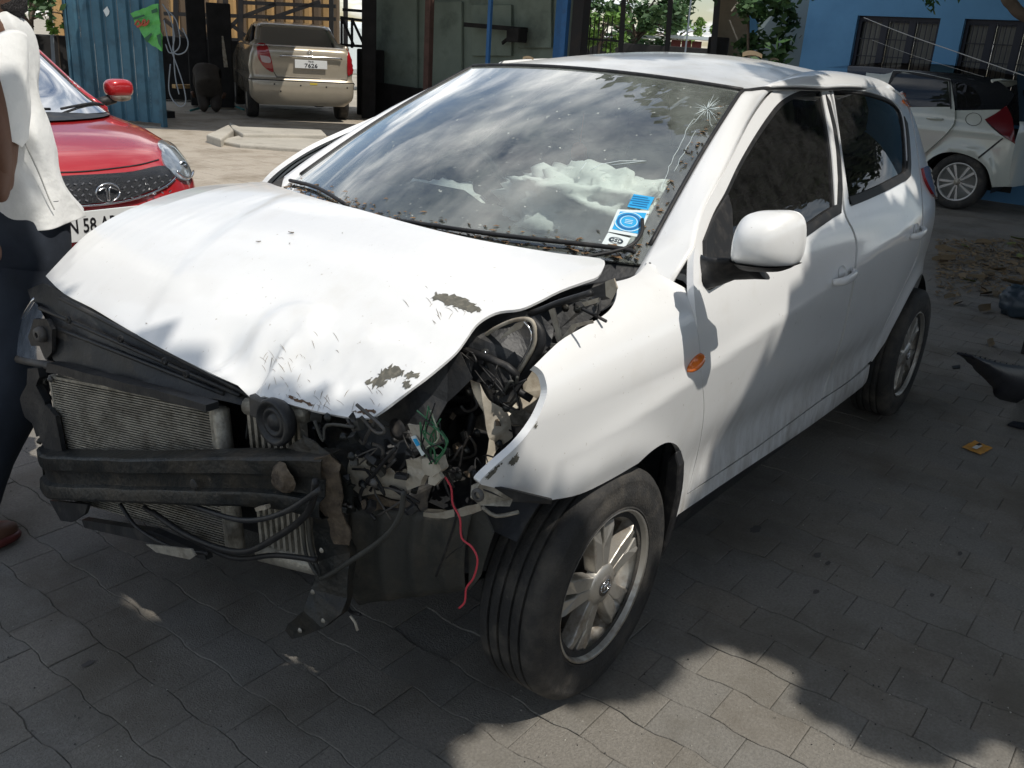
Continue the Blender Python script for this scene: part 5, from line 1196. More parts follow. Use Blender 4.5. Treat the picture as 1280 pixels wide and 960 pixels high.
# windscreen surface with reflections, dark cowl, wipers
def grid_on(St, a0, a1, z0, z1, off, m, name, na=16, nz_=8, root=CRd, f=None):
    rows = []
    for z in np.linspace(z0, z1, nz_):
        r_ = []
        for a in np.linspace(a0, a1, na):
            p = np.array(St.S(a, z)); h = 1e-3; n = np.cross(np.array(St.S(a+h, z))-p, np.array(St.S(a, z+h))-p); n /= np.linalg.norm(n)+1e-12
            if n@(np.array([CAM[0], CAM[1], p[2]])-p) < 0: n = -n
            r_.append(tuple(p+n*off))
        rows.append(r_)
    return root(MB().grid(rows).build(name, m))
grid_on(RG, -.86, .86, .965, 1.385, .004, glass('red_car_glass', (.12, .14, .16), .05, .8, (.5, .5, .5), 8), 'windscreen')
grid_on(RS, -.93, .93, .945, .987, .012, M['black'], 'cowl')
cow = RS
for a0, a1, z in ((-.1, .75, 1.0), (-.85, -.15, 1.0)):
    CRd(MB().tube([tuple(np.array(RG.S(a0, .985))+[0, .03, .01]), tuple(np.array(RG.S((a0+a1)/2, 1.01))+[0, .03, .0]), tuple(np.array(RG.S(a1, .985))+[0, .03, .01])], .007, 6, seg=4).build('wiper', M['trim']))
def onS(St, pxs, m, name, g, off=.006, sp=.04, root=CRd, fl=.006, holes=(), lab=None):
    pl = inv_poly(St.S, [pxs+[pxs[0]]], g, seg=3) if not isinstance(pxs[0], list) else inv_poly(St.S, pxs, g, seg=3)
    q0 = np.mean(pl, 0); p = np.array(St.S(*q0)); h = 1e-3; n = np.cross(np.array(St.S(q0[0]+h, q0[1]))-p, np.array(St.S(q0[0], q0[1]+h))-p)
    flip = bool(n@(CAM-p) < 0)
    return root(panel(name, St.S, pl, m, None, sp=sp, off=off, flange=fl, flip=flip, label=lab))
gRu = (.2, .75)
M['grille'] = mat('dark_grille', (.012, .013, .016), .35, coat=.3, bump=1, bscale=160)
gr = onS(RS, [[(60, 224), (90, 222), (130, 220), (165, 217), (196, 210), (207, 212), (216, 221)], [(216, 221), (204, 232), (180, 242), (150, 250), (120, 254), (75, 257)], [(75, 257), (60, 240), (60, 224)]], M['grille'], 'grille', (.0, .68), .016)
CRd(MB().tube([tuple(np.array(RS.S(*inv(RS.S, np.array(p, float), (.1, .66))))+[0, .014, 0]) for p in ((70, 259), (120, 256), (150, 252), (180, 244), (206, 232), (218, 221))], .006, 6, seg=3).build('grille_bar', M['chrome'], None))
# small studs of the grille mesh
mb = MB()
for i in range(15):
    for j in range(4):
        u = 72+i*9.5+(j % 2)*4.7; v = 229+j*7-(u-100)*.05-max(0, u-160)*.12
        if 112 < u < 150: continue
        p = np.array(RS.S(*inv(RS.S, np.array((u, v)), (.2, .68))))+[0, .019, 0]
        mb.box(tuple(p), (.014, .006, .006), (0, .5 if (i+j) % 2 else -.5, 0))
CRd(mb.build('grille_mesh', M['chrome'], None, kind='stuff'))
ce = np.array(RS.S(*inv(RS.S, np.array((131, 240.)), (.1, .68))))+[0, .028, 0]
ring = [(ce[0]-.058*math.cos(t), ce[1], ce[2]+.042*math.sin(t)) for t in np.linspace(0, 2*math.pi, 30)]
em = CRd(MB().tube(ring, .0045, 6).build('badge', M['chrome'], None, label='oval chrome badge with a T-shaped mark'))
MB().tube([(ce[0]+.045, ce[1], ce[2]+.012), (ce[0]+.02, ce[1], ce[2]+.022), (ce[0]+.008, ce[1], ce[2]+.015), (ce[0]+.005, ce[1], ce[2]-.036)], .0045, 6, seg=4).build('badge_mark', M['chrome'], None).parent = em
MB().tube([(ce[0]-.045, ce[1], ce[2]+.012), (ce[0]-.02, ce[1], ce[2]+.022), (ce[0]-.008, ce[1], ce[2]+.015), (ce[0]-.005, ce[1], ce[2]-.036)], .0045, 6, seg=4).build('badge_mark', M['chrome'], None).parent = em
for o in list(em.children): o.matrix_parent_inverse = em.matrix_parent_inverse.copy(); o.matrix_parent_inverse = Matrix()
# headlamp
M['lampg'] = mat('headlamp_lens', (.30, .33, .35), .08, .35, coat=1, var=.5, vscale=14)
lz = [tuple(q) for q in crom([(-.42, .86), (-.55, .865), (-.66, .845), (-.70, .80), (-.66, .75), (-.56, .715), (-.45, .70), (-.37, .71), (-.32, .745), (-.30, .785), (-.34, .83)], 4, True)]
hl = CRd(panel('headlamp', RS.S, lz, M['lampg'], None, sp=.03, off=.010, flange=.02, flip=bool(np.cross(np.array(RS.S(-.499, .78))-RS.S(-.5, .78), np.array(RS.S(-.5, .781))-RS.S(-.5, .78))@(CAM-RS.S(-.5, .78)) < 0)))
MB().tube([tuple(np.array(RS.S(a_, z_))+[-.01, .026, .004]) for a_, z_ in ((-.33, .76), (-.38, .725), (-.46, .715), (-.56, .73))], .006, 6, seg=3).build('lamp_strip', M['chrome'], None).parent = hl
lb_ = np.array(RS.S(-.47, .765)); MB().lathe([(.0, .012), (.022, .014), (.03, .004)], tuple(lb_), 'y', 18).build('lamp_lens', M['chrome'], None).parent = hl
# bonnet shut line, lower bumper lip
CRd(MB().tube([tuple(np.array(RS.S(*inv(RS.S, np.array(q, float), (.1, .75))))+[0, .001, .001]) for q in ((65, 216), (100, 215), (140, 211), (175, 206), (198, 200))], .0045, 5, seg=4).build('bonnet_gap', M['trim'], None))
CRd(MB().tube([RS.S(a, z) for a, z in ((.93, .79), (.93, .86), (.94, .92))], .004, 5).build('bonnet_gap', M['trim'], None))
# mirror on the near side of that car
mc = np.array(at(148, 110, np.hypot(*(np.array([-1.80, -3.63])-CAM[:2])))) 
hsg = CRd(blob(tuple(mc), .085, .06, .055, 'door_mirror', M['redp'], .0, 1, 16, .7)); o_ = blob((mc[0], mc[1]+.0, mc[2]-.045), .07, .05, .033, 'mirror_base', M['alu'], 0, 1, 12, .7); o_.parent = hsg
CRd(MB().tube([tuple(mc+[.03, 0, -.06]), tuple(mc+[.16, -.03, -.10])], .03, 8).build('mirror_arm', M['trim'], None))
# number plate
M['plate'] = mat('plate_white', (.72, .73, .72), .4); M['plate_ink'] = mat('plate_black', (.012, .012, .014), .4)
pc = np.array(RS.S(*inv(RS.S, np.array((124, 285.)), (.0, .5)))); yy = RL[1]+.03
pc = on(137, 279, 1, yy); pl = CRd(MB().box(tuple(pc), (.52, .008, .135)).build('number_plate', M['plate'], None, bev=.002))
tt = text('plate_text', 'TN 58 AP', .092, M['plate_ink'], None, frame_m((pc[0]+.105, pc[1]+.005, pc[2]), (-1, 0, 0), (0, 0, 1)), .001, .72); tt.parent = pl
for q in ((-.255, 'l'),):
    pass
st_ = onS(RG, [(35, 43), (53, 44), (55, 47), (37, 46)], M['white_st'], 'sticker', (.0, 1.3), .012, fl=.001)
st_ = onS(RG, [(107, 99), (115, 99), (126, 112), (116, 111)], M['white_st'], 'sticker', (.6, 1.05), .012, fl=.001)
for sx_ in (-1, 1):
    for x_ in (-.75, -3.0):
        w = RS.W(x_, -sx_*.74, .28); hb_ = MB().lathe([(.17, .09), (.28, .09), (.285, 0), (.28, -.09), (.17, -.09)], w, 'x', 32).build('wheel', M['tyre'], None); CRd(hb_)
        MB().lathe([(0, .08*sx_), (.17, .085*sx_)], w, 'x', 24).build('rim', M['alloy'], None).parent = hb_
# ---- beige sedan seen from behind
gB = on(380, 153, 2, 0); dB = gB[:2]-CAM[:2]; hB = math.atan2(dB[1], dB[0])+R(8)      # heading away from the camera
sd_ = thing('beige_sedan', 'beige sedan with its boot towards us, parked at the workshop', 'car', (gB[0], gB[1], 0)); CB = rootpar(sd_)
M['beige'] = mat('beige_metallic_paint', (.40, .35, .27), .32, .3, coat=1, var=.05)
# the stack's "front" is the boot, so it points back at the camera
Bl = [(.26, .70, -.06, -3.7), (.34, .80, -.02, -3.8), (.48, .845, .0, -3.9), (.60, .85, .0, -3.9), (.645, .85, -.01, -3.9), (.66, .84, -.055, -3.9), (.80, .84, -.06, -3.8), (.95, .825, -.05, -3.5), (1.06, .80, -.05, -3.2), (1.13, .77, -.07, -3.1), (1.165, .74, -.12, -3.0), (1.18, .70, -.28, -2.9)]
BS = Stack(Bl, (gB[0], gB[1], 0), hB+math.pi, .22, 6.5)
CB(BS.build('body', M['beige'], None, [.26, .30, .36, .42, .48, .55, .60, .63, .645, .66, .72, .80, .88, .95, 1.0, 1.06, 1.10, 1.13, 1.15, 1.165, 1.18]))
BG = Stack([(1.12, .66, -.40, -2.9), (1.3, .61, -.66, -2.6), (1.46, .56, -.92, -2.35)], (gB[0], gB[1], 0), hB+math.pi, .22, 5)
CB(BG.build('cabin', M['tint'], None, [1.12, 1.2, 1.3, 1.38, 1.46], cap=False))
BR = Stack([(1.45, .585, -.88, -2.35), (1.49, .56, -.96, -2.3), (1.52, .48, -1.1, -2.2), (1.535, .3, -1.3, -2.0)], (gB[0], gB[1], 0), hB+math.pi, .22, 5); CB(BR.build('roof', M['beige'], None, [1.44, 1.47, 1.49, 1.51, 1.525, 1.535]))
for sgn in (-1, 1):
    CB(MB().tube([BS.S(sgn*.98, 1.16)]+[BG.S(sgn*.97, z) for z in np.linspace(1.2, 1.45, 6)], .055, 8).build('pillar', M['beige'], None))
    CB(MB().tube([BG.S(sgn*.97, 1.45), BG.W(-2.2, -sgn*.56, 1.44), BG.W(-2.9, -sgn*.66, 1.12)], .035, 8).build('pillar', M['beige'], None))
    CB(MB().tube([BG.W(-1.55, -sgn*.60, 1.44), BG.W(-1.5, -sgn*.665, 1.14)], .03, 8).build('pillar', M['trim'], None))
grid_on(BG, -.88, .88, 1.17, 1.44, .006, M['tint'], 'rear_window', root=CB)
for pts, lab in (([(321, 55), (327, 54), (333, 56), (337, 66), (342, 89), (334, 87), (327, 80), (322, 70)], 'left'), ([(434, 61), (437, 62), (443, 68), (446, 80), (445, 88), (438, 93), (434, 92)], 'right')):
    tl = onS(BS, pts, M['redlens'], 'tail_lamp', (-.7, 1.0) if lab == 'left' else (.7, 1.0), .014, root=CB, fl=.02, sp=.05)
    cxx = (325, 69), (336, 71), (338, 78), (328, 77)
    if lab == 'right': cxx = (435, 77), (445, 79), (445, 84), (435, 84)
    ob = onS(BS, list(cxx), mat('lamp_clear', (.55, .45, .45), .2), 'lamp_segment', (-.7, .95) if lab == 'left' else (.7, .95), .018, root=lambda o: o, fl=.004, sp=.08); ob.parent = tl
for line in ([(337, 58), (341, 88), (346, 96), (434, 100), (435, 64)], ):
    CB(MB().tube([tuple(np.array(BS.S(*inv(BS.S, np.array(q, float), (0, .9))))+np.array([.004, .006, 0])) for q in line], .006, 5).build('boot_gap', M['trim'], None))
CB(MB().tube([tuple(np.array(BS.S(*inv(BS.S, np.array(q, float), (0, .95))))+np.array([.02, .026, 0])) for q in ((350, 70), (356, 69.5), (425, 73), (427, 74.5))], .016, 8).build('boot_strip', M['chrome'], None))
fn = np.array([-math.cos(hB), -math.sin(hB), 0]); rt = np.array([math.sin(hB), -math.cos(hB), 0])
pcB = np.array(BS.S(*inv(BS.S, np.array((388.5, 80.5)), (0, .9))))+fn*.03
up_ = np.array([0, 0, 1.]); 
plb = CB(MB().box((0, 0, 0), (.52, .13, .01), mtx=frame_m(pcB, rt, up_)).build('number_plate', M['plate'], None, bev=.003))
for s_, sz, dy, sx_ in (('7626', .085, -.022, 1.25), ('TN 81', .034, .042, 1)):
    t_ = text('plate_text', s_, sz, M['plate_ink'], None, frame_m(pcB+fn*.007+up_*dy, rt, up_), .002, sx_); t_.parent = plb
t_ = CB(text('badge_text', 'MANZA', .035, M['chrome'], None, frame_m(np.array(BS.S(*inv(BS.S, np.array((356., 92.)), (-.3, .8))))+fn*.008, rt, up_), .003, 1.3)) if False else None
rgb = np.array(BS.S(*inv(BS.S, np.array((387., 65.)), (0, 1.05))))+fn*.016
CB(MB().tube([tuple(rgb+rt*.035*math.cos(t)+up_*.026*math.sin(t)) for t in np.linspace(0, 2*math.pi, 16)], .005, 5).tube([tuple(rgb+up_*.014+rt*-.02), tuple(rgb+up_*.014+rt*.02)], .005, 5).tube([tuple(rgb+up_*.014), tuple(rgb-up_*.02)], .005, 5).build('badge', M['chrome'], None))
for (u, v) in ((343, 105), (376, 107), (408, 109), (434, 110), (351, 114)):
    p = np.array(BS.S(*inv(BS.S, np.array((u, v), float), (0, .55))))+fn*.002; CB(MB().add([tuple(p+rt*.014*math.cos(t)+up_*.014*math.sin(t)) for t in np.linspace(0, 2*math.pi, 10, endpoint=False)], [tuple(range(10))]).build('parking_sensor', M['trim'], None))
CB(MB().box((0, 0, 0), (.12, .03, .006), mtx=frame_m(np.array(BS.S(*inv(BS.S, np.array((392., 105.)), (0, .62))))+fn*.004, rt, up_)).build('sticker', mat('yellow_sticker', (.6, .45, .05), .5), None))
for sx_ in (-1, 1):
    for x_ in (-.78, -3.2):
        wv = np.array(BS.W(x_, sx_*.75, .29)); rows = []
        dx_ = np.array([math.cos(hB+math.pi), math.sin(hB+math.pi), 0]); dy_ = np.array([-dx_[1], dx_[0], 0])
        for h_, r_ in ((-.09, .0), (-.09, .28), (-.05, .29), (.05, .29), (.09, .28), (.09, .18), (.07, .17), (.06, 0)):
            rows.append([tuple(wv+dy_*h_*sx_+dx_*r_*math.cos(t)+up_*r_*math.sin(t)) for t in np.linspace(0, 2*math.pi, 28, endpoint=False)])
        wh = CB(MB().grid(rows, True, True).build('wheel', M['tyre'], None))
        MB().grid([[tuple(wv+dy_*(.075 if r_ < .15 else .082)*sx_+dx_*r_*math.cos(t)+up_*r_*math.sin(t)) for t in np.linspace(0, 2*math.pi, 24, endpoint=False)] for r_ in (.0, .1, .17)], True, True).build('rim', M['alloy'], None).parent = wh
CB(MB().tube([BS.W(-.05, .845, .62)]+[BS.S(a, .645) for a in np.linspace(-.95, .95, 20)], .008, 5).build('bumper_strip', M['trim'], None))
# ---- two-tone hatchback at the right, seen from its left side
hJ = math.atan2(-.30, -1.0); jw = on(1190, 261, 2, 0)
# side plane: axis pointing forward (to image left) ; camera looks at its left flank
vd = np.array([jw[0]-CAM[0], jw[1]-CAM[1]]); vd /= np.linalg.norm(vd); jf = np.array([vd[1], -vd[0]])
if (px((jw[0]+jf[0], jw[1]+jf[1], .3))[0]) > px((jw[0], jw[1], .3))[0]: jf = -jf
ang = math.atan2(jf[1], jf[0]); 
# turn so that the tail end comes slightly towards the camera
sgnr = 1
jf = np.array([math.cos(ang+R(-14)), math.sin(ang+R(-14))])
if np.linalg.norm(jw[:2]-jf-CAM[:2]) > np.linalg.norm(jw[:2]+jf-CAM[:2]): jf = np.array([math.cos(ang+R(14)), math.sin(ang+R(14))])
jn = np.array([-jf[1], jf[0]]); 
if jn@(CAM[:2]-jw[:2]) < 0: jn = -jn
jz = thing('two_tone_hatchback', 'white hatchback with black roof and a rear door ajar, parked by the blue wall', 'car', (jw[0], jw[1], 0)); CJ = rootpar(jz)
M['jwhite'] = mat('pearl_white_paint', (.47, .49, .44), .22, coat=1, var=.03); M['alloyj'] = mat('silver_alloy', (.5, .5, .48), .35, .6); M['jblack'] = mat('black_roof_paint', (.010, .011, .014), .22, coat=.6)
def JW(x, y, z): return np.array([jw[0]+jf[0]*x+jn[0]*y, jw[1]+jf[1]*x+jn[1]*y, z])
Yj = spline([(.15, .0), (.35, .06), (.6, .075), (.85, .06), (.98, .02), (1.1, -.06), (1.3, -.17), (1.45, -.27), (1.52, -.36)])
def JS(x, z):
    y = Yj(z)
    if x < -.35: y -= .55*(-x-.35)**2.2
    if abs(z-.80) < .2: y += .010*math.exp(-abs(z-.84)/.03)
    r_ = math.hypot(x, z-.30); y += .02*math.exp(-((r_-.36)/.05)**2)
    return tuple(JW(x, y, z))
def JWy(x, z): p = np.array(JS(x, z))-np.array([jw[0], jw[1], 0]); return float(p[:2]@jn)
def jpanel(name, runs, m, g=(.3, .8), off=0, holes=(), par=None, sp=.05, fl=.012):
    pl = inv_poly(JS, runs, g, seg=3); p = np.array(JS(*pl[0])); h = 1e-3; n = np.cross(np.array(JS(pl[0][0]+h, pl[0][1]))-p, np.array(JS(pl[0][0], pl[0][1]+h))-p)
    ob = panel(name, JS, pl, m, None, sp=sp, off=off, flange=fl, flip=bool(n@(CAM-p) < 0)); return CJ(ob) if par is None else (setattr(ob, 'parent', par) or ob)
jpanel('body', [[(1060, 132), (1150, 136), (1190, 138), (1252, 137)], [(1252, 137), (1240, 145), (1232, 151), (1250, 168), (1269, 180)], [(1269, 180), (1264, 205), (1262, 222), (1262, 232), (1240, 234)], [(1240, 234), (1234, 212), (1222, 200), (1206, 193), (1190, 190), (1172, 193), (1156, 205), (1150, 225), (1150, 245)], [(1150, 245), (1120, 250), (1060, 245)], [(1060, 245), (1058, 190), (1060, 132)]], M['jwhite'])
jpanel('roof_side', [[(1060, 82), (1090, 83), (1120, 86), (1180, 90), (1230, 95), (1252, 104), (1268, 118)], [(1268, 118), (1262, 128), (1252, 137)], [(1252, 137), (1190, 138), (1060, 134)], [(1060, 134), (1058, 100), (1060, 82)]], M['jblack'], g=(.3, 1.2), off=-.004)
jpanel('pillar_panel', [[(1083, 91), (1105, 93), (1117, 91), (1108, 105), (1102, 115), (1082, 112), (1083, 91)]], M['jwhite'], g=(.9, 1.35), off=.004)
dj = jpanel('rear_door', [[(1117, 90), (1150, 93), (1189, 101)], [(1189, 101), (1191, 115), (1194, 140), (1193, 155), (1184, 167), (1170, 180), (1155, 193)], [(1155, 193), (1150, 215), (1090, 220)], [(1090, 220), (1085, 150), (1098, 118), (1117, 90)]], M['jwhite'], off=.035, fl=.035)
for runs, off in (([[(1121, 93), (1150, 96), (1186, 104)], [(1186, 104), (1188, 136)], [(1188, 136), (1105, 136)], [(1105, 136), (1110, 114), (1121, 93)]], .039),):
    jpanel('window_glass', runs, glass('rear_car_glass', (.10, .12, .13), .04, 1.2), off=off, par=dj, g=(.5, 1.2), fl=.002)
    jpanel('window_seal', [[(1117, 91), (1150, 94), (1189, 102)], [(1189, 102), (1190, 137)], [(1190, 137), (1188, 137), (1187, 104)], [(1187, 104), (1150, 97), (1121, 95), (1104, 134)], [(1104, 134), (1102, 132), (1117, 91)]], M['trim'], off=.044, par=dj, g=(.5, 1.2), fl=.004)
hd_ = [JS(*inv(JS, np.array(p, float), (.5, .85))) for p in ((1160, 147), (1180, 149))]
MB().tube([tuple(np.array(hd_[0])+np.array([jn[0], jn[1], 0])*.045), tuple((np.array(hd_[0])+hd_[1])/2+np.array([jn[0], jn[1], 0])*.075), tuple(np.array(hd_[1])+np.array([jn[0], jn[1], 0])*.045)], .012, 6, seg=3).build('handle', M['jwhite'], dj)
CJ(MB().tube([tuple(np.array(JS(*inv(JS, np.array(p, float), (.1, .8))))+np.array([jn[0], jn[1], 0])*.003) for p in [(1217+10*math.cos(t), 149+8*math.sin(t)) for t in np.linspace(0, 6.28, 16)]], .003, 4).build('fuel_flap', M['trim'], None))
jpanel('quarter_window', [[(1194, 103), (1210, 106), (1222, 116), (1226, 128)], [(1226, 128), (1220, 135), (1197, 135)], [(1197, 135), (1194, 103)]], M['tint'], off=.002, g=(-.2, 1.2), fl=.002)
tlj = jpanel('tail_lamp', [[(1231, 150), (1244, 143), (1258, 133)], [(1258, 133), (1266, 150), (1269, 180)], [(1269, 180), (1252, 168), (1231, 150)]], mat('dark_red_lamp', (.11, .006, .010), .25, coat=.6), off=.014, g=(-.6, .9), fl=.03)
jpanel('bumper_seam', [[(1223, 196), (1238, 184), (1252, 173), (1253, 174.5), (1239, 186), (1224, 198), (1223, 196)]], M['trim'], off=.003, g=(-.5, .7), fl=.001)
xe = float(inv(JS, np.array((1262., 215.)), (-.6, .6))[0]); rows = []
for z in (.32, .5, .7, .85, .95, 1.0, 1.1, 1.25, 1.4, 1.5):
    dx_ = max(0, z-.95)*.42; a = JW(xe+.02+dx_, JWy(xe, z), z); rows.append([tuple(a), tuple(JW(xe-.05+dx_, JWy(xe, z)-.10, z)), tuple(JW(xe-.10+dx_, -.5, z)), tuple(JW(xe-.11+dx_, -.85, z)), tuple(JW(xe-.10+dx_, -1.2, z)), tuple(JW(xe-.02+dx_, -1.7, z))])
M['bluew'] = M['jwhite']
CJ(MB().grid(rows[:6]).build('tailgate', M['jwhite'], None)); CJ(MB().grid(rows[5:]).build('tailgate_glass', M['jblack'], None))
tg = [JW(xe-.125+(z-.95)*.42, y, z) for z, y in ((1.02, -.2), (1.02, -1.5), (1.38, -1.4), (1.38, -.3))]
CJ(MB().sheet([tuple(p) for p in tg], .01).build('rear_window', M['tint'], None))
CJ(MB().box(tuple(JW(xe-.12, -.85, .62)), (.02, .02, .02)).build('plate_lamp', M['trim'], None))
# roof with a small spoiler lifted at the tail
CJ(MB().grid([[tuple(JW(x, y, z)) for y in (-.36, -.6, -.85, -1.1, -1.34)] for x, z in ((1.9, 1.40), (1.2, 1.50), (.5, 1.52), (0, 1.49), (-.35, 1.43))]).build('roof', M['jblack'], None))
sp_ = [on(u, v, 2, z) for u, v, z in ((1239, 101, 1.40), (1246, 99, 1.42), (1278, 102, 1.42), (1262, 108, 1.38), (1242, 113, 1.34))]
dj_ = np.linalg.norm(JW(-.45, -.3, 0)[:2]-CAM[:2]); CJ(MB().sheet([tuple(at(u, v, dj_+(.0 if u < 1262 else .25))) for u, v in ((1239, 100), (1252, 99), (1280, 102), (1262, 108), (1243, 113), (1239, 108))], .03).build('spoiler', M['jwhite'], None, bev=.008))
jwh = np.array(JW(0, .0, .305)); wrows = lambda prof, nm, m_, par: None
def jwheel(c, par=None):
    ax = np.array([jn[0], jn[1], 0]); fx = np.array([jf[0], jf[1], 0]); prof = [(0, -.12), (.28, -.12), (.302, -.08), (.305, .02), (.298, .055), (.27, .072), (.215, .066), (.205, .05), (.20, .0)]
    g_ = lambda prof: [[tuple(c+ax*h+fx*r_*math.cos(t)+up_*r_*math.sin(t)) for t in np.linspace(0, 2*math.pi, 44, endpoint=False)] for r_, h in prof]
    wh = CJ(MB().grid(g_(prof), True, True).build('wheel', M['tyre'], None))
    MB().grid(g_([(.212, .058), (.205, .064), (.192, .055), (.185, .02), (.182, -.06), (0, -.06)]), True, True).build('rim', M['alloyj'], wh)
    for k in range(10):
        a0 = k*math.pi/5+.2*(k % 2); mb = MB(); w0, w1 = (.020, .020) if k % 2 else (.018, .03)
        q = lambda r_, o_, h: tuple(c+ax*h+fx*(r_*math.cos(a0+o_)+0)+up_*r_*math.sin(a0+o_))
        lp = [(.03, -.25), (.11, -.12), (.195, -.10), (.195, .06), (.11, .10), (.03, .25)]
        n = 6; vs = [q(r_, o_, .052-.02*(.1-r_)*(r_ < .1)) for r_, o_ in lp]+[q(r_, o_, .02) for r_, o_ in lp]; mb.add(vs, [tuple(range(n)), tuple(range(n, 2*n))[::-1]]+[(j, n+j, n+(j+1) % n, (j+1) % n) for j in range(n)])
        mb.build('spoke', M['alloyj'], wh)
    MB().grid(g_([(.0, .06), (.03, .058), (.045, .04)]), True, True).build('hub_cap', M['alu'], wh)
jwheel(jwh)
jwheel(np.array(JW(2.53, 0, .305)))
rows = [[tuple(JW(.365*math.cos(a), y, .30+.365*math.sin(a))) for y in (.05, -.2, -.5)] for a in np.linspace(-.2, math.pi+.2, 20)]
CJ(MB().grid(rows).build('wheel_arch_liner', M['trim'], None))
CJ(MB().add([tuple(JW(x, -.5, z)) for x, z in ((3, .2), (-.45, .2), (-.45, .9), (3, .9))], [(0, 1, 2, 3)]).build('underbody', M['trim'], None))
# ------------------------------------------------------------------ buildings and yard behind
def vplane(A, B):
    A, B = np.array(A[:2]), np.array(B[:2]); d = (B-A)/np.linalg.norm(B-A); n = np.array([-d[1], d[0]])
    if n@(CAM[:2]-A) < 0: n = -n
    def f(u, v, off=0):
        r_ = ray(u, v); t = ((A+n*off-CAM[:2])@n)/(r_[:2]@n); return CAM+r_*t
    f.n = np.array([n[0], n[1], 0]); f.d = np.array([d[0], d[1], 0]); f.A = np.array([A[0], A[1], 0]); return f
M['bluesheet'] = mat('faded_blue_sheet', (.055, .14, .20), .55, .2, var=.2, vscale=3, dirt=(.035, .06, .08), damt=.7, dscale=2.5, spots=(.16, .12, .09), samt=.4, sscale=14)
M['dwood'] = mat('dark_steel_post', (.018, .018, .02), .7, dirt=(.07, .05, .035), damt=.4, dscale=6)
M['rustpost'] = mat('rusty_red_post', (.10, .055, .045), .8, var=.3, vscale=8); M['bluepost'] = mat('blue_painted_post', (.03, .14, .36), .5, dirt=(.05, .06, .07), damt=.4, dscale=8)
M['wallg'] = mat('green_grey_wall', (.22, .27, .23), .9, var=.2, vscale=1.2, dirt=(.06, .075, .065), damt=.7, dscale=1.1, bump=.2, bscale=20)
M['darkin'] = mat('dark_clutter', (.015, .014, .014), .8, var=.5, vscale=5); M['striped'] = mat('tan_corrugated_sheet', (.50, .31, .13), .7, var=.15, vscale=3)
M['stripe_d'] = mat('brown_stripe', (.14, .10, .065), .8)
# corrugated blue sheet gate
sA, sB = on(96, 149, 2, 0), on(207, 159, 2, 0); SP = vplane(sA, sB)
shed = thing('sheet_metal_gate', 'faded blue corrugated sheet gate leaf standing behind the red hatchback', 'gate', tuple((sA+sB)/2)); CS = rootpar(shed)
Ls = np.linalg.norm(sB-sA); dS = SP.d if (sB-sA)@SP.d > 0 else -SP.d
for k in range(7):
    w = Ls/7; a = sA+dS*w*k; h = 2.9; n = SP.n
    prof = [(0, 0), (.03, 0), (.05, .035), (w-.05, .035), (w-.03, 0), (w-.002, 0)]
    CS(MB().grid([[tuple(a+dS*x+n*y+np.array([0, 0, z])) for z in (.05, h)] for x, y in prof], False).build('sheet_panel', M['bluesheet'], None))
CS(MB().box((0, 0, 0), (.07, .07, 3.0), mtx=Matrix.Translation(sB+[0, 0, 1.5]+SP.n*.03)).build('gate_post', M['bluesheet'], None, bev=.005))
CS(MB().box((0, 0, 0), (.06, .06, 3.0), mtx=Matrix.Translation(sA+[0, 0, 1.5])).build('gate_post', M['bluesheet'], None, bev=.005))
CS(MB().sheet([tuple(SP(u, v, .045)) for u, v in ((129, 13), (134, 8), (137, 14), (136, 18), (133, 21))], .004).build('torn_paper', M['white_st'], None))
# green bag hung on its edge
M['gbag'] = mat('green_plastic_bag', (.10, .42, .10), .4, var=.12, vscale=9, bump=.5, bscale=25); M['gdark'] = mat('bag_print_dark', (.02, .10, .05), .5); M['gred'] = mat('bag_print_red', (.42, .09, .05), .5)
gb = [(163, 17), (178, 11), (198, 5), (200, 20), (201, 40), (203, 64), (195, 59), (184, 52), (176, 40), (168, 28)]
bag = MB().sheet([tuple(SP(u, v, .10)) for u, v in gb], .02).build('green_bag', M['gbag'], label='bright green printed plastic bag hanging on the blue gate', cat='bag'); crumple(bag, .03, 9, 2, 2)
for pts, m_ in (([(166, 22), (180, 18), (181, 20), (167, 25)], 'gdark'), ([(189, 13), (196, 10), (197, 15), (190, 17)], 'gdark'), ([(180, 48), (189, 41), (190, 43), (184, 53)], 'gdark'), ([(196, 44), (201, 42), (202, 60), (198, 54)], 'gdark')):
    MB().sheet([tuple(SP(u, v, .145)) for u, v in pts], .004).build('bag_print', M[m_], bag)
bx = SP.d if SP.d@CR > 0 else -SP.d
MB().tube([tuple(SP(u, v, .15)) for u, v in ((169, 31), (172, 26), (175, 29), (174, 33), (171, 33), (177, 31), (179, 26), (181, 25), (182, 29), (179, 32), (184, 30), (186, 25))], .014, 5, seg=3).build('bag_print', M['gred'], bag)
# hoses on the post, a paint bucket, the drum
M['hosem'] = mat('grey_hose', (.18, .21, .24), .5); HP = vplane(sB+SP.n*.15, sB+SP.n*.15+SP.d)
for pts, lab in (([(203, 5), (212, 20), (218, 45), (216, 62), (222, 68), (232, 64), (235, 52), (228, 35)], 'longest grey hose loop hanging right of the blue gate'), ([(205, 25), (210, 50), (216, 68), (224, 90), (230, 110), (232, 128), (225, 133), (216, 125), (211, 110), (213, 80)], 'grey hose dropping to the ground beside the blue gate post'),
        ([(206, 10), (220, 25), (225, 50), (222, 62), (212, 66), (207, 55)], 'short coiled grey hose on the gate post'), ([(216, 30), (217, 60), (219, 95), (224, 118)], 'straight grey hose between the two hose loops')):
    MB().tube([tuple(HP(u, v)) for u, v in pts], .009, 6, seg=5).build('hose', M['hosem'], label=lab, cat='hose', group='hoses hung by the workshop gate')
p = on(190, 146, 2, 0); M['bucket'] = mat('blue_tin', (.03, .06, .20), .4, dirt=(.03, .03, .04), damt=.4)
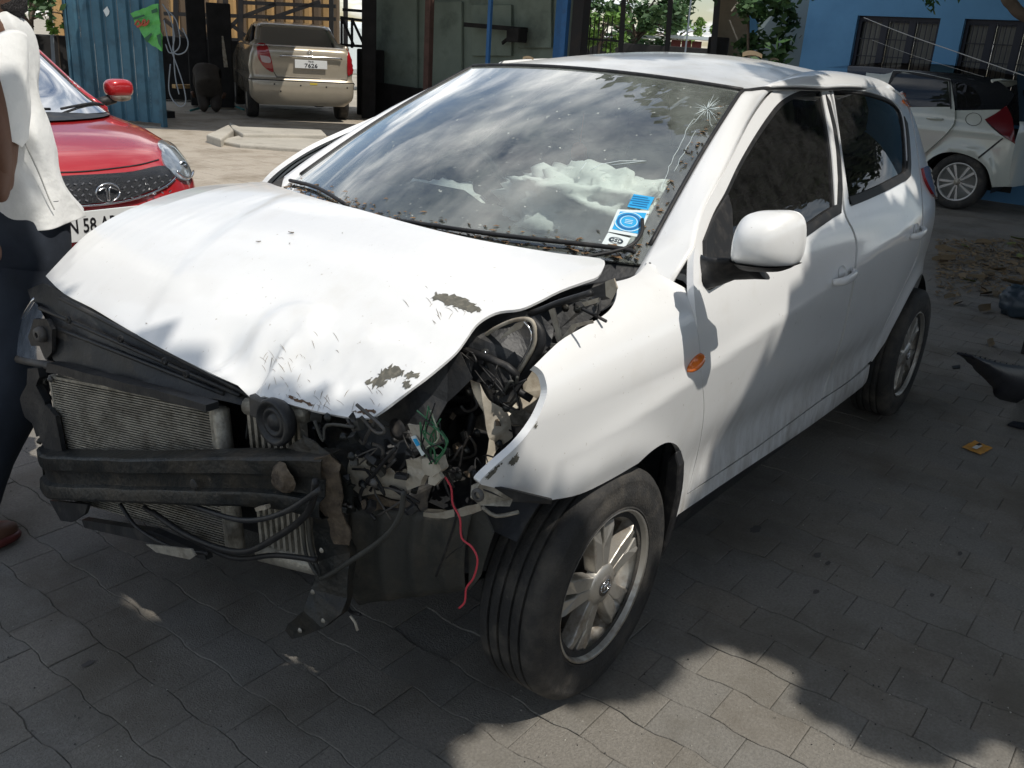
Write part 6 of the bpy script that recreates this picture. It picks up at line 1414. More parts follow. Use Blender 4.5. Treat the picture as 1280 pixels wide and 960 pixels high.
bk = MB().lathe([(0, 0), (.17, 0), (.17, .01), (.165, .02), (.17, .46), (.18, .47), (.18, .49), (.165, .49), (.16, .46), (0, .45)], tuple(p+[0, 0, .1]), 'z', 28).build('paint_tin', M['bucket'], label='blue paint tin with a white label standing before the blue gate', cat='tin')
fc = np.array([CAM[0]-p[0], CAM[1]-p[1], 0]); fc /= np.linalg.norm(fc); fr_x = np.array([-fc[1], fc[0], 0])
MB().grid([[tuple(p+fc*.174*math.cos(t)+fr_x*.174*math.sin(t)+[0, 0, z]) for t in np.linspace(-.65, .65, 9)] for z in (.16, .40)]).build('label', M['white_st'], bk)
for k in range(3): MB().grid([[tuple(p+fc*.177*math.cos(t)+fr_x*.177*math.sin(t)+[0, 0, z]) for t in np.linspace(-.35, .3-.1*k, 6)] for z in (.22+.05*k, .24+.05*k)]).build('label_line', M['ink'], bk)
MB().box(tuple(p+[0, 0, .05]), (.5, .5, .1)).build('plinth_block', M['darkin'], label='low dark block under the blue paint tin', cat='block')
# back wall of tan striped sheets with a steel truss in front
bA, bB = at(95, 60, 21.5), at(430, 60, 20.5); BP = vplane(bA, bB)
tan = thing('striped_sheet_wall', 'tan and brown striped sheet wall at the back of the workshop', 'wall', (bA[0], bA[1], 0)); CT = rootpar(tan)
dT = BP.d if BP.d@CR > 0 else -BP.d; L0 = np.array([*BP(70, 60)[:2], 0]); L1 = np.array([*BP(425, 60)[:2], 0]); LT = np.linalg.norm(L1-L0); nst = 30
for k in range(nst):
    a = L0+dT*LT*k/nst; w = LT/nst; dk = k % 2
    CT(MB().grid([[tuple(a+dT*x+BP.n*y+np.array([0, 0, z])) for z in (.9, 3.6)] for x, y in ((0, 0), (w*.25, .04), (w*.75, .04), (w*.998, 0))], False).build('sheet_stripe', M['stripe_d' if dk else 'striped'], None))
tr = thing('steel_truss', 'rusty steel lattice truss across the back of the workshop', 'truss', (L0[0], L0[1], 0)); CTr = rootpar(tr)
for (a, b) in (((205, 17), (420, 24)), ((205, 47), (300, 50)), ((300, 22), (345, 5)), ((205, 24), (235, 48)), ((238, 48), (262, 22)), ((280, 24), (330, 62)), ((262, 60), (300, 22)), ((335, 24), (400, 2)), ((300, 3), (420, 8))):
    CTr(MB().bar(BP(*a, .5), BP(*b, .5), .07, .07).build('truss_bar', M['dwood'], None))
for u in (220, 243, 282, 301, 414, 432):
    p0, p1 = BP(u, -40, .5), BP(u, 120, .5); p1[2] = 0; CTr(MB().bar(p0, p1, .09, .09).build('truss_post', M['dwood'], None))
# low dark clutter band behind the cars
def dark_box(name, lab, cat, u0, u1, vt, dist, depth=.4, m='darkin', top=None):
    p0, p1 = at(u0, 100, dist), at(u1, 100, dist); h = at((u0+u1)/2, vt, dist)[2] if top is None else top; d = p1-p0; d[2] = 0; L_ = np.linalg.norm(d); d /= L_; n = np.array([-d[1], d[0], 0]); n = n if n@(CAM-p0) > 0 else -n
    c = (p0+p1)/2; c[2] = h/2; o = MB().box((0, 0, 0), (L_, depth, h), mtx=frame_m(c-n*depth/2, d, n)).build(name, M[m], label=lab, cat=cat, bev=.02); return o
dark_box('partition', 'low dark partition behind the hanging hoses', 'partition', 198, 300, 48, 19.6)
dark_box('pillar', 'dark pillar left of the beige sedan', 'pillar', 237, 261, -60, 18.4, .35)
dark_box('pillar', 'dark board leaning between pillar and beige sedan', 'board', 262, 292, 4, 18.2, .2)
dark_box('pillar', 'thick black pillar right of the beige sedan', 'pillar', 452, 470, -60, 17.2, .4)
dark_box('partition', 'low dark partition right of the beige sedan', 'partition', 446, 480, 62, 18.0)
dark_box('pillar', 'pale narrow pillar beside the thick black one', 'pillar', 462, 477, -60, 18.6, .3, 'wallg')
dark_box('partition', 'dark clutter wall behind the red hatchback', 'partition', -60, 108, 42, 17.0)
o = MB().box((0, 0, 0), (.30, .08, .9), mtx=Matrix.Translation(at(280, 72, 18.0)+[0, 0, -.25])).build('pale_strip', M['cream'], label='pale upright strip catching sun on the dark pillar', cat='strip') if False else None
p = at(279, 75, 17.9); MB().sheet([tuple(at(u, v, 17.9)) for u, v in ((277, 45), (279, 45), (283, 70), (285, 84), (280, 84), (278, 66))], .02).build('torn_strip', M['cream'], label='pale torn strip hanging on the dark pillar', cat='strip')
# foliage and oddments between person and gate
M['leafd'] = mat('foliage_green', (.045, .10, .03), .6, var=.5, vscale=1.5); M['leafl'] = mat('foliage_light', (.12, .22, .04), .55, var=.3, vscale=3); M['bark'] = mat('bark', (.10, .075, .055), .9, var=.3, vscale=12, bump=.6, bscale=40)
def foliage(c, rad, n, size, seed, clumps=40, squash=(1, 1, 1), test=None, aspect=.45):
    r_ = random.Random(seed); mb = MB(); cl = []
    for k in range(clumps):
        while True:
            d = Vector((r_.uniform(-1, 1), r_.uniform(-1, 1), r_.uniform(-1, 1)))
            if d.length < 1: break
        cl.append((Vector((c[0]+d.x*rad*squash[0], c[1]+d.y*rad*squash[1], c[2]+d.z*rad*squash[2])), r_.uniform(.14, .30)*rad))
    for k in range(n):
        cc_, cr_ = cl[r_.randrange(clumps)]
        p = cc_+Vector((r_.gauss(0, .5), r_.gauss(0, .5), r_.gauss(0, .42)))*cr_
        if test and not test(p): continue
        a = Vector((r_.uniform(-1, 1), r_.uniform(-1, 1), r_.uniform(-.7, .4))).normalized(); b = a.cross(Vector((r_.uniform(-1, 1), r_.uniform(-1, 1), r_.uniform(-1, 1)))).normalized(); s = size*r_.uniform(.6, 1.3)
        mb.add([tuple(p-a*s), tuple(p+b*s*aspect), tuple(p+a*s), tuple(p-b*s*aspect)], [(0, 1, 2, 3)])
    return mb, cl
def tree(name, lab, c, rad, n, size, seed, trunk_base, m='leafd', clumps=40, squash=(1, 1, 1), tr_=.12, test=None, cat='tree', limbs=9):
    t = thing(name, lab, cat, tuple(trunk_base)); ct = rootpar(t); mb, cl = foliage(c, rad, n, size, seed, clumps, squash, test); ct(mb.build('crown', M[m], None, kind='stuff' if n > 3000 else None))
    tb = Vector(trunk_base); top = Vector(c)-Vector((0, 0, rad*squash[2]*.4)); mb = MB().tube([tuple(tb), tuple(tb.lerp(top, .5)+Vector((.1*rad, 0, 0))), tuple(top)], tr_, 9, seg=4, rs=[tr_*1.25, tr_, tr_*.7])
    for k in range(limbs):
        q, _ = cl[k*max(1, len(cl)//limbs) % len(cl)]; mb.tube([tuple(top.lerp(tb, .15*(k % 3)/2)), tuple(top.lerp(q, .5)+Vector((0, 0, .06*rad))), tuple(q)], tr_*.3, 5, seg=3, rs=[tr_*.5, tr_*.3, tr_*.1])
    ct(mb.build('trunk', M['bark'], None)); return t
p = at(40, 20, 16.2); tree('shrub', 'dark leafy shrub behind the red hatchback', (p[0], p[1], 1.75), .75, 1500, .07, 5, (p[0], p[1], 0), clumps=20, squash=(1.2, 1.2, 1), tr_=.04, cat='plant')
p = at(72, 38, 15.8); tree('shrub', 'small sunlit yellow-green sprig right of the dark shrub', (p[0], p[1], at(72, 38, 15.8)[2]), .16, 90, .06, 6, (p[0], p[1], 0), m='leafl', clumps=5, tr_=.015, cat='plant', limbs=3)
for u, v0, v1, w, m_, lab in ((60, -30, 42, .05, 'hosem', 'thin grey pole behind the red hatchback'),):
    MB().bar(at(u, v0, 16), [*at(u, 42, 16)[:2], 0], w, w).build('pole', M[m_], label=lab, cat='pole')
for pts, m_, lab in (([(84, 24), (104, 24), (104, 32), (84, 34)], 'rustpost', 'red striped crate in the clutter behind the red hatchback'), ([(84, 40), (89, 40), (89, 45), (84, 45)], 'white_st', 'small white tub in the clutter behind the red hatchback'), ([(73, -5), (90, -5), (90, 5), (73, 5)], 'striped', 'orange board high above the red hatchback'), ([(90, -8), (106, -8), (106, 18), (90, 16)], 'wallg', 'olive panel left of the blue gate'), ([(100, 40), (107, 39), (107, 45), (102, 45)], 'white_st', 'white rag beside the blue gate')):
    MB().sheet([tuple(at(u, v, 16.4)) for u, v in pts], .12).build('oddment', M[m_], label=lab, cat='clutter')
# truck and gate glimpsed right of the sedan
MB().box((0, 0, 0), (2.4, 1, 1.3), mtx=Matrix.Translation(at(437, 45, 26)+[0, 0, -.3])).build('white_van', M['white_st'], label='white vehicle glimpsed beyond the workshop railing', cat='van', bev=.15)
MB().box((0, 0, 0), (.8, .5, .35), mtx=Matrix.Translation(at(390, 22, 24)+[0, 0, -.2])).build('blue_box', M['blue_st'], label='blue box glimpsed beyond the sheet wall', cat='box', bev=.02) if False else None
rl = thing('railing', 'dark steel railing with diagonal braces right of the beige sedan', 'railing', tuple(at(437, 60, 18.6)*[1, 1, 0])); CRl = rootpar(rl)
for (a, b) in (((425, 22), (456, 26)), ((425, 56), (456, 58)), ((427, 20), (427, 110)), ((440, 22), (440, 60)), ((428, 24), (442, 56)), ((441, 26), (455, 56)), ((428, 12), (455, 14))):
    CRl(MB().bar(at(*a, 18.6), at(*b, 18.6), .05, .05).build('rail', M['dwood'], None))
# ---- the open-fronted workshop wall
wA, wB = at(462, 90, 18.6), at(726, 60, 15.6); WPl = vplane(wA, wB)
wk = thing('workshop', 'dim green-grey workshop wall behind rusty and blue steel posts', 'building', (wA[0], wA[1], 0)); CW = rootpar(wk)
a, b = np.array([*WPl(455, 50)[:2], 0]), np.array([*WPl(716, 50)[:2], 0])
CW(MB().add([tuple(a), tuple(b), tuple(b+[0, 0, 4.2]), tuple(a+[0, 0, 4.2])], [(0, 1, 2, 3)]).build('back_wall', M['wallg'], None))
# panels of the shutter and a shelf
for (u0, u1, v0, v1) in ((478, 522, -5, 120), (540, 578, 2, 110), (590, 640, 6, 70), (648, 690, -5, 60)):
    q = [WPl(u0, v0, .05), WPl(u1, v0, .05), WPl(u1, v1, .05), WPl(u0, v1, .05)]; CW(MB().sheet([tuple(x) for x in q], .06).build('wall_panel', M['wallg'], None, bev=.01))
CW(MB().bar(WPl(585, 31, .3), WPl(655, 37, .3), .22, .07).build('shelf', M['darkin'], None)); CW(MB().bar(WPl(628, 54, .2), WPl(650, 36, .4), .03, .05).build('shelf_bracket', M['darkin'], None))
CW(MB().box((0, 0, 0), (.25, .25, .22), mtx=Matrix.Translation(WPl(646, 44, .35))).build('shelf_box', M['darkin'], None, bev=.02))
for u, w, m_, off in ((536, .11, 'rustpost', 1.2), (611, .06, 'bluepost', 1.2), (699, .13, 'bluepost', .4), (705, .10, 'bluepost', .6), (713, .07, 'wallg', .4), (724, .20, 'dwood', .5)):
    p0 = WPl(u, 50, off); CW(MB().box((0, 0, 0), (w, w, 4.2), mtx=Matrix.Translation((p0[0], p0[1], 2.1))).build('post', M[m_], None, bev=.008))
# dark footing behind the wall line and the floor clutter
CW(MB().sheet([tuple(WPl(u, v, .3)) for u, v in ((455, 100), (520, 110), (620, 112), (700, 100), (700, 140), (455, 150))], .1).build('dado', M['darkin'], None))
# unseen sheets added to shade the apron; a gap lets sun on the boot
M['shadesheet'] = mat('galvanised_shade_sheet', (.30, .31, .32), .5, .4)
e_ = np.array([*(on(550, 175, 2, 0)-on(200, 160, 2, 0))[:2], 0]); e_ /= np.linalg.norm(e_); n_in = np.array([-e_[1], e_[0], 0])
if n_in@(CAM*[1, 1, 0]-on(200, 160, 2, 0)) > 0: n_in = -n_in
O_ = on(200, 161, 2, 0); HR = 3.3; sh_ = np.array([SD[0]/SD[2], SD[1]/SD[2], 0])*HR
bd = (np.array([gB[0], gB[1], 0])-O_)@n_in
def strip(n0, n1, e0, e1, nm='shade_sheet'):
    k = int((e1-e0)/1.05)+1
    for i in range(k):
        a0 = e0+(e1-e0)*i/k; a1 = e0+(e1-e0)*(i+1)/k; q = [O_+e_*x+n_in*y+sh_+[0, 0, HR] for x, y in ((a0, n0), (a1, n0), (a1, n1), (a0, n1))]
        aw(MB().sheet([tuple(x) for x in q], .03, (0, 0, 1)).build(nm, M['shadesheet'], None))
awr = thing('shade_sheets', 'unseen metal sheets added to shade the workshop apron', 'shade_sheets', tuple(O_)); aw = rootpar(awr)
strip(0, bd+.10, -1.6, 9); strip(bd+.85, bd+4.2, -3, 10); strip(bd+.1, bd+.85, -1.6, (np.array([gB[0], gB[1], 0])-O_)@e_-.55); strip(bd+.1, bd+.85, (np.array([gB[0], gB[1], 0])-O_)@e_+1.35, 9)
# ---- opening between workshop and blue house: gate bars, tree, far sheds
gt = thing('bar_gate', 'dark gate frame of tall thin bars between workshop and blue house', 'gate', tuple(at(800, 60, 15)*[1, 1, 0])); CG = rootpar(gt)
for u, w in ((783, .075), (842, .075), (901, .09)): CG(MB().bar(at(u-1, -40, 15), [*at(u-1, 50, 15)[:2], 0], w, w).build('gate_post', M['dwood'], None))
for k in range(7): CG(MB().bar(at(733+k*5.5, 20+(k % 2), 15.2), [*at(733+k*5.5, 50, 15.2)[:2], 0], .018, .018).build('gate_bar', M['dwood'], None))
CG(MB().bar(at(731, 48, 15.2), at(780, 52, 15.2), .03, .03).build('gate_rail', M['dwood'], None))
MB().bar(at(866, -20, 30), [*at(859, 50, 30)[:2], 0], .05, .05).build('pole', M['hosem'], label='thin grey pole seen against the sky beyond the gate', cat='pole')
p = at(797, 25, 34); tree('background_tree', 'bushy green tree beyond the gate bars, seen against the sky', (p[0], p[1], at(800, 18, 34)[2]), 1.75, 2900, .13, 9, (p[0], p[1], 0), m='leafd', clumps=34, squash=(1, 1, .85), tr_=.12)
p = at(752, 30, 30); tree('background_tree', 'smaller pale tree left of the bushy one beyond the gate', (p[0], p[1], at(752, 32, 30)[2]), .8, 1300, .10, 10, (p[0], p[1], 0), m='leafl', clumps=16, tr_=.06)
p = at(850, 30, 60); tree('background_tree', 'distant low tree right of the bushy tree on the horizon', (p[0], p[1], at(850, 36, 60)[2]), 1.6, 1200, .2, 12, (p[0], p[1], 0), m='leafl', clumps=20, squash=(2.4, 2.4, .7), tr_=.1)
for i, (u0, u1, vt, dist, m_, lab) in enumerate(((733, 848, 45, 36, 'white_st', 'long shed with a white roof beyond the tree'), (838, 882, 47, 34, 'rustpost', 'brick-red corrugated shed beyond the gate'))):
    q0, q1 = at(u0, 60, dist), at(u1, 60, dist); h = at((u0+u1)/2, vt, dist)[2]; d = q1-q0; d[2] = 0; L_ = np.linalg.norm(d); d /= L_; c = (q0+q1)/2; nn = np.array([-d[1], d[0], 0]); nn = nn if nn@(CAM-c) > 0 else -nn
    b_ = thing('shed', lab, 'shed', (c[0], c[1], 0)); cb_ = rootpar(b_); M['redsheet'] = M.get('redsheet') or mat('red_sheet', (.26, .07, .055), .7)
    for k in range(int(L_/.35)): cb_(MB().box((0, 0, 0), (.33, .1, h-.1), mtx=frame_m(q0*[1, 1, 0]+d*(k+.5)*.35+[0, 0, (h-.1)/2], d, nn)).build('wall_sheet', M['redsheet'] if i else M['wallg'], None))
    cb_(MB().box((0, 0, 0), (L_+.3, 2.2, .10), mtx=frame_m(c*[1, 1, 0]-nn*.7+[0, 0, h], d, nn)).build('roof', M['white_st'], None))
dark_box('wall', 'far dark perimeter wall beyond the gate', 'wall', 728, 960, 58, 33, .3, 'darkin')  # low wall in the near-black clutter colour
dark_box('tan_wall', 'tan wall with a dark base between gate post and vine', 'wall', 881, 950, -60, 17.5, .3, 'tanw') if 'tanw' in M else None
M['tanw'] = mat('tan_plaster', (.24, .19, .13), .9, var=.15, vscale=1, dirt=(.10, .08, .06), damt=.5, dscale=2)
dark_box('wall', 'tan wall with a dark base between the gate post and the vine', 'wall', 882, 948, -60, 17.5, .3, 'tanw')
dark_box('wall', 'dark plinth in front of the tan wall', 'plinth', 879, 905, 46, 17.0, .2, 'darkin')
# ---- blue house with grilled windows
M['blue'] = mat('blue_limewash', (.12, .29, .50), .9, var=.1, vscale=.8, dirt=(.08, .20, .37), damt=.5, dscale=1.1, bump=.15, bscale=25)
M['paleblue'] = mat('pale_blue_plaster', (.34, .42, .44), .9, var=.06, vscale=1)
hA, hB_ = at(1004, 70, 13.6), at(1330, 90, 12.6); HPl = vplane(hA, hB_); dH = HPl.d if HPl.d@CR > 0 else -HPl.d; nH = HPl.n
hs_ = thing('blue_house', 'blue limewashed house with two dark grilled windows', 'building', (hA[0], hA[1], 0)); CH = rootpar(hs_)
def hx(u, v): q = HPl(u, v)-HPl.A; return q@dH, q[2]
WIN = [((1073, 17), (1172, 25), (1166, 88), (1060, 86)), ((1203, 22), (1306, 28), (1300, 100), (1194, 95))]
wl_ = []
for q in WIN:
    xs = [hx(*p) for p in q]; x0 = (xs[0][0]+xs[3][0])/2; x1 = (xs[1][0]+xs[2][0])/2; z1 = (xs[0][1]+xs[1][1])/2; z0 = z1-1.15; wl_.append((x0, x1, z0, z1))
xL = hx(1004, 50)[0]; xR = xL+5.2; H_ = 3.6
def hp(x, z, off=0): return tuple(HPl.A+dH*x+nH*off+np.array([0, 0, z]))
mb = MB(); xsq = [xL]+[v_ for w_ in wl_ for v_ in w_[:2]]+[xR]
for i in range(len(xsq)-1):
    a_, b_ = xsq[i], xsq[i+1]
    if i % 2 == 0: mb.add([hp(a_, 0), hp(b_, 0), hp(b_, H_), hp(a_, H_)], [(0, 1, 2, 3)])
    else:
        z0, z1 = wl_[i//2][2:]; mb.add([hp(a_, 0), hp(b_, 0), hp(b_, z0), hp(a_, z0)], [(0, 1, 2, 3)]); mb.add([hp(a_, z1), hp(b_, z1), hp(b_, H_), hp(a_, H_)], [(0, 1, 2, 3)])
        for (p1, p2) in (((a_, z0), (a_, z1)), ((b_, z0), (b_, z1)), ((a_, z0), (b_, z0)), ((a_, z1), (b_, z1))): mb.add([hp(*p1), hp(*p2), hp(*p2, -.16), hp(*p1, -.16)], [(0, 1, 2, 3)])
CH(mb.build('wall', M['blue'], None))
M['winframe'] = mat('dark_window_frame', (.014, .017, .03), .6); M['pane'] = mat('dusty_pane', (.10, .105, .10), .3, var=.2, vscale=5)
for (x0, x1, z0, z1) in wl_:
    fr = CH(MB().box((0, 0, 0), (.01, .01, .01), mtx=Matrix.Translation(hp(x0, z0, -.1))).build('window', M['winframe'], None)); mbf = MB(); W_ = x1-x0
    for k in range(4): x = x0+W_*k/3; mbf.box((0, 0, 0), (.09 if k in (0, 3) else .075, z1-z0, .07), mtx=frame_m(hp(x, (z0+z1)/2, -.10), dH, (0, 0, 1)))
    for z in (z0, z1-.02): mbf.box((0, 0, 0), (W_, .06, .065), mtx=frame_m(hp((x0+x1)/2, z, -.10), dH, (0, 0, 1)))
    mbf.build('frame', M['winframe'], fr)
    for k in range(3):
        a_ = x0+W_*k/3+.04; b_ = x0+W_*(k+1)/3-.04; MB().add([hp(a_, z0, -.13), hp(b_, z0, -.13), hp(b_, z1, -.13), hp(a_, z1, -.13)], [(0, 1, 2, 3)]).build('pane', M['pane'], fr)
        g = MB()
        for j in range(5): x = a_+(b_-a_)*j/4; g.bar(hp(x, z0, -.075), hp(x, z1, -.075), .010, .010, up=nH)
        for z in np.linspace(z0+.05, z1-.06, 6): g.bar(hp(a_, z, -.07), hp(b_, z, -.07), .010, .010, up=nH)
        cxm, czm, d_ = (a_+b_)/2, z0+(z1-z0)*.22, .11
        for (p1, p2) in (((-1, 0), (0, 1)), ((0, 1), (1, 0)), ((1, 0), (0, -1)), ((0, -1), (-1, 0))): g.bar(hp(cxm+p1[0]*d_, czm+p1[1]*d_, -.06), hp(cxm+p2[0]*d_, czm+p2[1]*d_, -.06), .013, .013, up=nH)
        g.build('grille', M['winframe'], fr)
side = MB().add([hp(xL, 0), hp(xL, H_), hp(xL-.05, H_, -3), hp(xL-.05, 0, -3)], [(0, 1, 2, 3)]); CH(side.build('side_wall', M['blue'], None))
xg = hx(985, 50)[0]
dark_box('wall', 'pale blue plaster wall left of the blue house', 'wall', 938, 1008, -60, 14.6, .2, 'paleblue')
dark_box('wall', 'narrow strip of blue wall behind the vine', 'wall', 925, 966, -60, 16.6, .2, 'blue')
# vine hanging before it
p = at(958, 30, 13.8); mb, cl = foliage((p[0], p[1], 1.75), .55, 900, .085, 31, 22, (.75, .75, 1.1)); vt_ = thing('vine', 'dark leafy vine between the tan wall and the pale wall', 'plant', (p[0], p[1], 0)); cv_ = rootpar(vt_)
cv_(mb.build('foliage', M['leafd'], None)); cv_(MB().tube([(p[0], p[1], 0), (p[0]+.05, p[1]-.1, 1), tuple(at(935, -20, 13.8))], .02, 6, seg=4).build('stem', M['bark'], None))
MB().bar(at(912, 25, 14), at(930, 70, 14), .035, .02).build('pale_stick', M['cream'], label='pale stick leaning in front of the dark vine', cat='stick'); MB().bar(at(914, 14, 14), at(926, -2, 14), .035, .02).build('pale_stick', M['cream'], label='short pale stick crossing above the leaning one', cat='stick')
# rope and thin wires sagging in front of the house
M['rope'] = mat('pale_rope', (.45, .45, .44), .8)
MB().tube([tuple(at(u, v, d_)) for u, v, d_ in ((1080, 22, 12.6), (1130, 42, 12), (1190, 63, 11.2), (1250, 84, 10.4), (1320, 108, 9.6))], .0045, 6, seg=5).build('rope', M['rope'], label='pale rope sagging in front of the blue house windows', cat='rope')
MB().tube([tuple(at(u, v, d_)) for u, v, d_ in ((1090, 50, 12.6), (1150, 72, 12), (1230, 96, 11.2))], .002, 5, seg=5).build('wire', M['rope'], label='thin wire below the rope before the blue house', cat='wire')
# neighbouring wall along the near side of the yard, seen in the side windows
M['brownwall'] = mat('stained_brown_wall', (.16, .125, .10), .9, var=.3, vscale=.7, dirt=(.05, .05, .05), damt=.6, dscale=1.2)
yw = thing('yard_wall', 'stained brown and blue yard wall along the near side, reflected in the tinted side windows', 'wall', (-6, 7.5, 0)); cyw = rootpar(yw)
for k in range(15): cyw(MB().box((-27.6+2.1*k, 7.5, 1.2), (2.08, .2, 2.4)).build('wall_bay', M['blue' if k in (8, 9, 11) else 'brownwall'], None))
# ------------------------------------------------------------------ shade tree over the yard (its trunk stands behind us, right)
def lit(p):
    """would a leaf here cut the sun off the spots that are sunlit in the place?"""
    def foot(z): k = (p.z-z)/SD.z; return p.x-SD.x*k, p.y-SD.y*k
    x, y = foot(.92)
    lim = .68 if x > .36 else (.99 if x > .05 else (1.2 if x > -.45 else 1.2+.62*(x+.45)))
    if -1.30 < x < .493-max(0, y-.35)*.3-max(0, -y-.38)*.25 and -1.6 < y < lim+.03*noise.noise(Vector((x*3, 0, 1))): return True
    if -3.3 < x < -1.1 and -1.6 < y < .75 and noise.noise(Vector((x*2.6, y*4.2, .3))) > -.12: return True       # mottled roof
    if y < (-1.05 if x > .6 else -3.6 if x < -3.2 else (-1.6 if x < -1.3 else -1.0)): return True
    x, y = foot(0)
    u, v = px((x, y, 0)); n_ = noise.noise(Vector((x*4.5, y*4.5, 8)))
    if v > 770 and 570 < u < 1300:
        edge = 895 if u < 700 else (888 if u < 860 else (818 if u < 1010 else (905 if u < 1090 else (960 if u < 1200 else 925))))
        if v > edge-n_*40: return True
    if 560 < u < 760 and v > 875+(760-u)*.35: return True
    if 1085 < u < 1165 and 488 < v < 560 and noise.noise(Vector((x*9, y*9, 2))) > .25: return True
    return False
st = thing('shade_tree', 'broad tree reaching over the yard, its twig ends hanging in at the top right', 'tree', (-.8, 6.6, 0)); cst = rootpar(st)
rr_ = random.Random(99); mb = MB(); cnt = 0
for k in range(165000):
    z = rr_.uniform(3.6, 5.6); k_ = (z-.92)/SD.z; x = rr_.uniform(-14, 3.6); yb_ = rr_.uniform(-1.3 if x > -3 else -3.4, 4.4 if x > -9 else 2.5)
    y = yb_+SD.y*k_; p = Vector((x+SD.x*k_, y, z))
    if lit(p): continue
    d = np.array(p)-CAM; zz_ = d@CF
    if zz_ > .2:
        q_ = px(p)
        if -80 < q_[0] < 1360 and q_[1] > -30: continue
    a = Vector((rr_.uniform(-1, 1), rr_.uniform(-1, 1), rr_.uniform(-.4, .4))).normalized(); b = a.cross(Vector((rr_.uniform(-.5, .5), rr_.uniform(-.5, .5), 1))).normalized(); s = rr_.uniform(.075, .125)
    if lit(p+a*s) or lit(p-a*s): continue
    mb.add([tuple(p-a*s), tuple(p+b*s*.62), tuple(p+a*s), tuple(p-b*s*.62)], [(0, 1, 2, 3)]); cnt += 1
cst(mb.build('crown', M['leafd'], None, kind='stuff'))
mb = MB().tube([(-.8, 6.6, 0), (-.7, 6.5, 1.5), (-.9, 6.2, 3.0)], .22, 12, seg=4, rs=[.30, .22, .18])
for tgt in ((-3, 4.5, 4.3), (1.5, 4.2, 4.5), (2.5, 6.5, 4.6), (-5.5, 5, 4.6), (-8, 4, 4.8), (-1, 3.2, 4.6), (-4, 3, 4.7), (0.5, 3.0, 4.5)): mb.tube([(-.9, 6.2, 2.9), tuple(Vector((-.9, 6.2, 3.6)).lerp(Vector(tgt), .5)), tgt], .07, 7, seg=4, rs=[.12, .07, .02])
cst(mb.build('trunk', M['bark'], None))
tw = MB().tube([tuple(at(u, v, 8.5)) for u, v in ((1262, -60), (1258, -8), (1266, 6), (1278, 18), (1310, 30))], .045, 7, seg=4); cst(tw.build('branch', M['bark'], None))
mb = MB(); tr2 = random.Random(5)
for (u, v, n2, sp2) in ((1160, 4, 10, 6), (1166, 12, 5, 3), (1002, 0, 3, 3), (1014, -3, 6, 4), (1190, -10, 12, 8), (893, 2, 2, 2)):
    for k in range(n2):
        p = Vector(at(u+tr2.gauss(0, sp2), v+tr2.gauss(0, sp2*.7), 8.0)); a = Vector((tr2.uniform(-1, 1), tr2.uniform(-1, 1), -.9)).normalized(); b = a.cross(Vector((tr2.uniform(-1, 1), 1, 0))).normalized(); s = .035
        mb.add([tuple(p-a*s), tuple(p+b*s*.45), tuple(p+a*s), tuple(p-b*s*.45)], [(0, 1, 2, 3)])
    mb.tube([tuple(at(u, -40, 8)), tuple(at(u+1, v, 8))], .005, 4)
cst(mb.build('twig', M['leafd'], None))
print('CANOPY', cnt)

# ------------------------------------------------------------------ people
M['shirt'] = mat('white_cotton', (.72, .72, .70), .85, var=.03, vscale=5, bump=.5, bscale=26); M['trouser'] = mat('dark_blue_trousers', (.022, .028, .040), .9, var=.25, vscale=9, bump=.3, bscale=20)
M['skin'] = mat('brown_skin', (.115, .055, .033), .55, var=.1, vscale=20); M['hair'] = mat('black_hair', (.012, .010, .010), .6, bump=.8, bscale=220); M['shoe'] = mat('dark_red_sandal', (.10, .022, .018), .5)
M['stitch'] = mat('seam_thread', (.50, .49, .46), .9)  # grey thread of the shirt's side seam
per = thing('person', 'man in white shirt and dark trousers at the left edge, face cropped off', 'person', (.42, -1.0, 0)); CP = rootpar(per)
YP = -.98                                     # he stands in the plane y = YP
def pp(u, v, dy=0): return on(u, v, 1, YP+dy)
def ring(u0, u1, v, dep, n=28, cy=0, e=1.0, tilt=0, wob=0, seed=0):
    a, b = pp(u0, v), pp(u1, v+tilt); c = (a+b)/2; hx_ = (b-a)/2; out_ = []
    for t in np.linspace(0, 2*math.pi, n, endpoint=False):
        k = 1+wob*noise.noise(Vector((math.cos(t)*1.6+seed, math.sin(t)*1.6, v*.012)))
        out_.append(tuple(c+hx_*math.cos(t)*k+np.array([0, 1, 0])*dep*math.sin(t)*k+[0, cy, 0]))
    return out_
# shirt: silhouettes read as left/right edge per height
sh = [(-30, 9, 12, .06), (-52, 24, 26, .10), (-66, 31, 48, .12), (-70, 35, 80, .125), (-68, 40, 110, .125), (-64, 46, 135, .12), (-60, 54, 160, .12), (-58, 60, 185, .12), (-58, 62, 205, .125), (-58, 72, 228, .13), (-60, 86, 245, .13), (-62, 99, 258, .132), (-62, 103, 264, .132)]
rows = []
for i, (u0, u1, v, d) in enumerate(sh):
    row = ring(u0, u1, v, d, 40)
    R2 = []
    for j, p in enumerate(row):
        t = 2*math.pi*j/40; f = .012*math.sin(5*t+v*.05)+.022*noise.noise(Vector((p[0]*7, p[1]*7, p[2]*6+p[0]*5)))+.05*abs(noise.noise(Vector((p[0]*10+p[2]*9, p[1]*10, p[2]*11))))-.02
        dz = -.07*(1-math.cos(t))*.5 if i == len(sh)-1 else (-.04*(1-math.cos(t))*.5 if i == len(sh)-2 else 0)
        R2.append((p[0]+f*math.cos(t), p[1]+f*math.sin(t)*1.2, p[2]+dz))
    rows.append(R2)
shirt = CP(MB().grid(rows, True, True).build('shirt', M['shirt'], None)); shirt.modifiers.new('t', 'SOLIDIFY').thickness = .003; ss = shirt.modifiers.new('s', 'SUBSURF'); ss.levels = ss.render_levels = 2
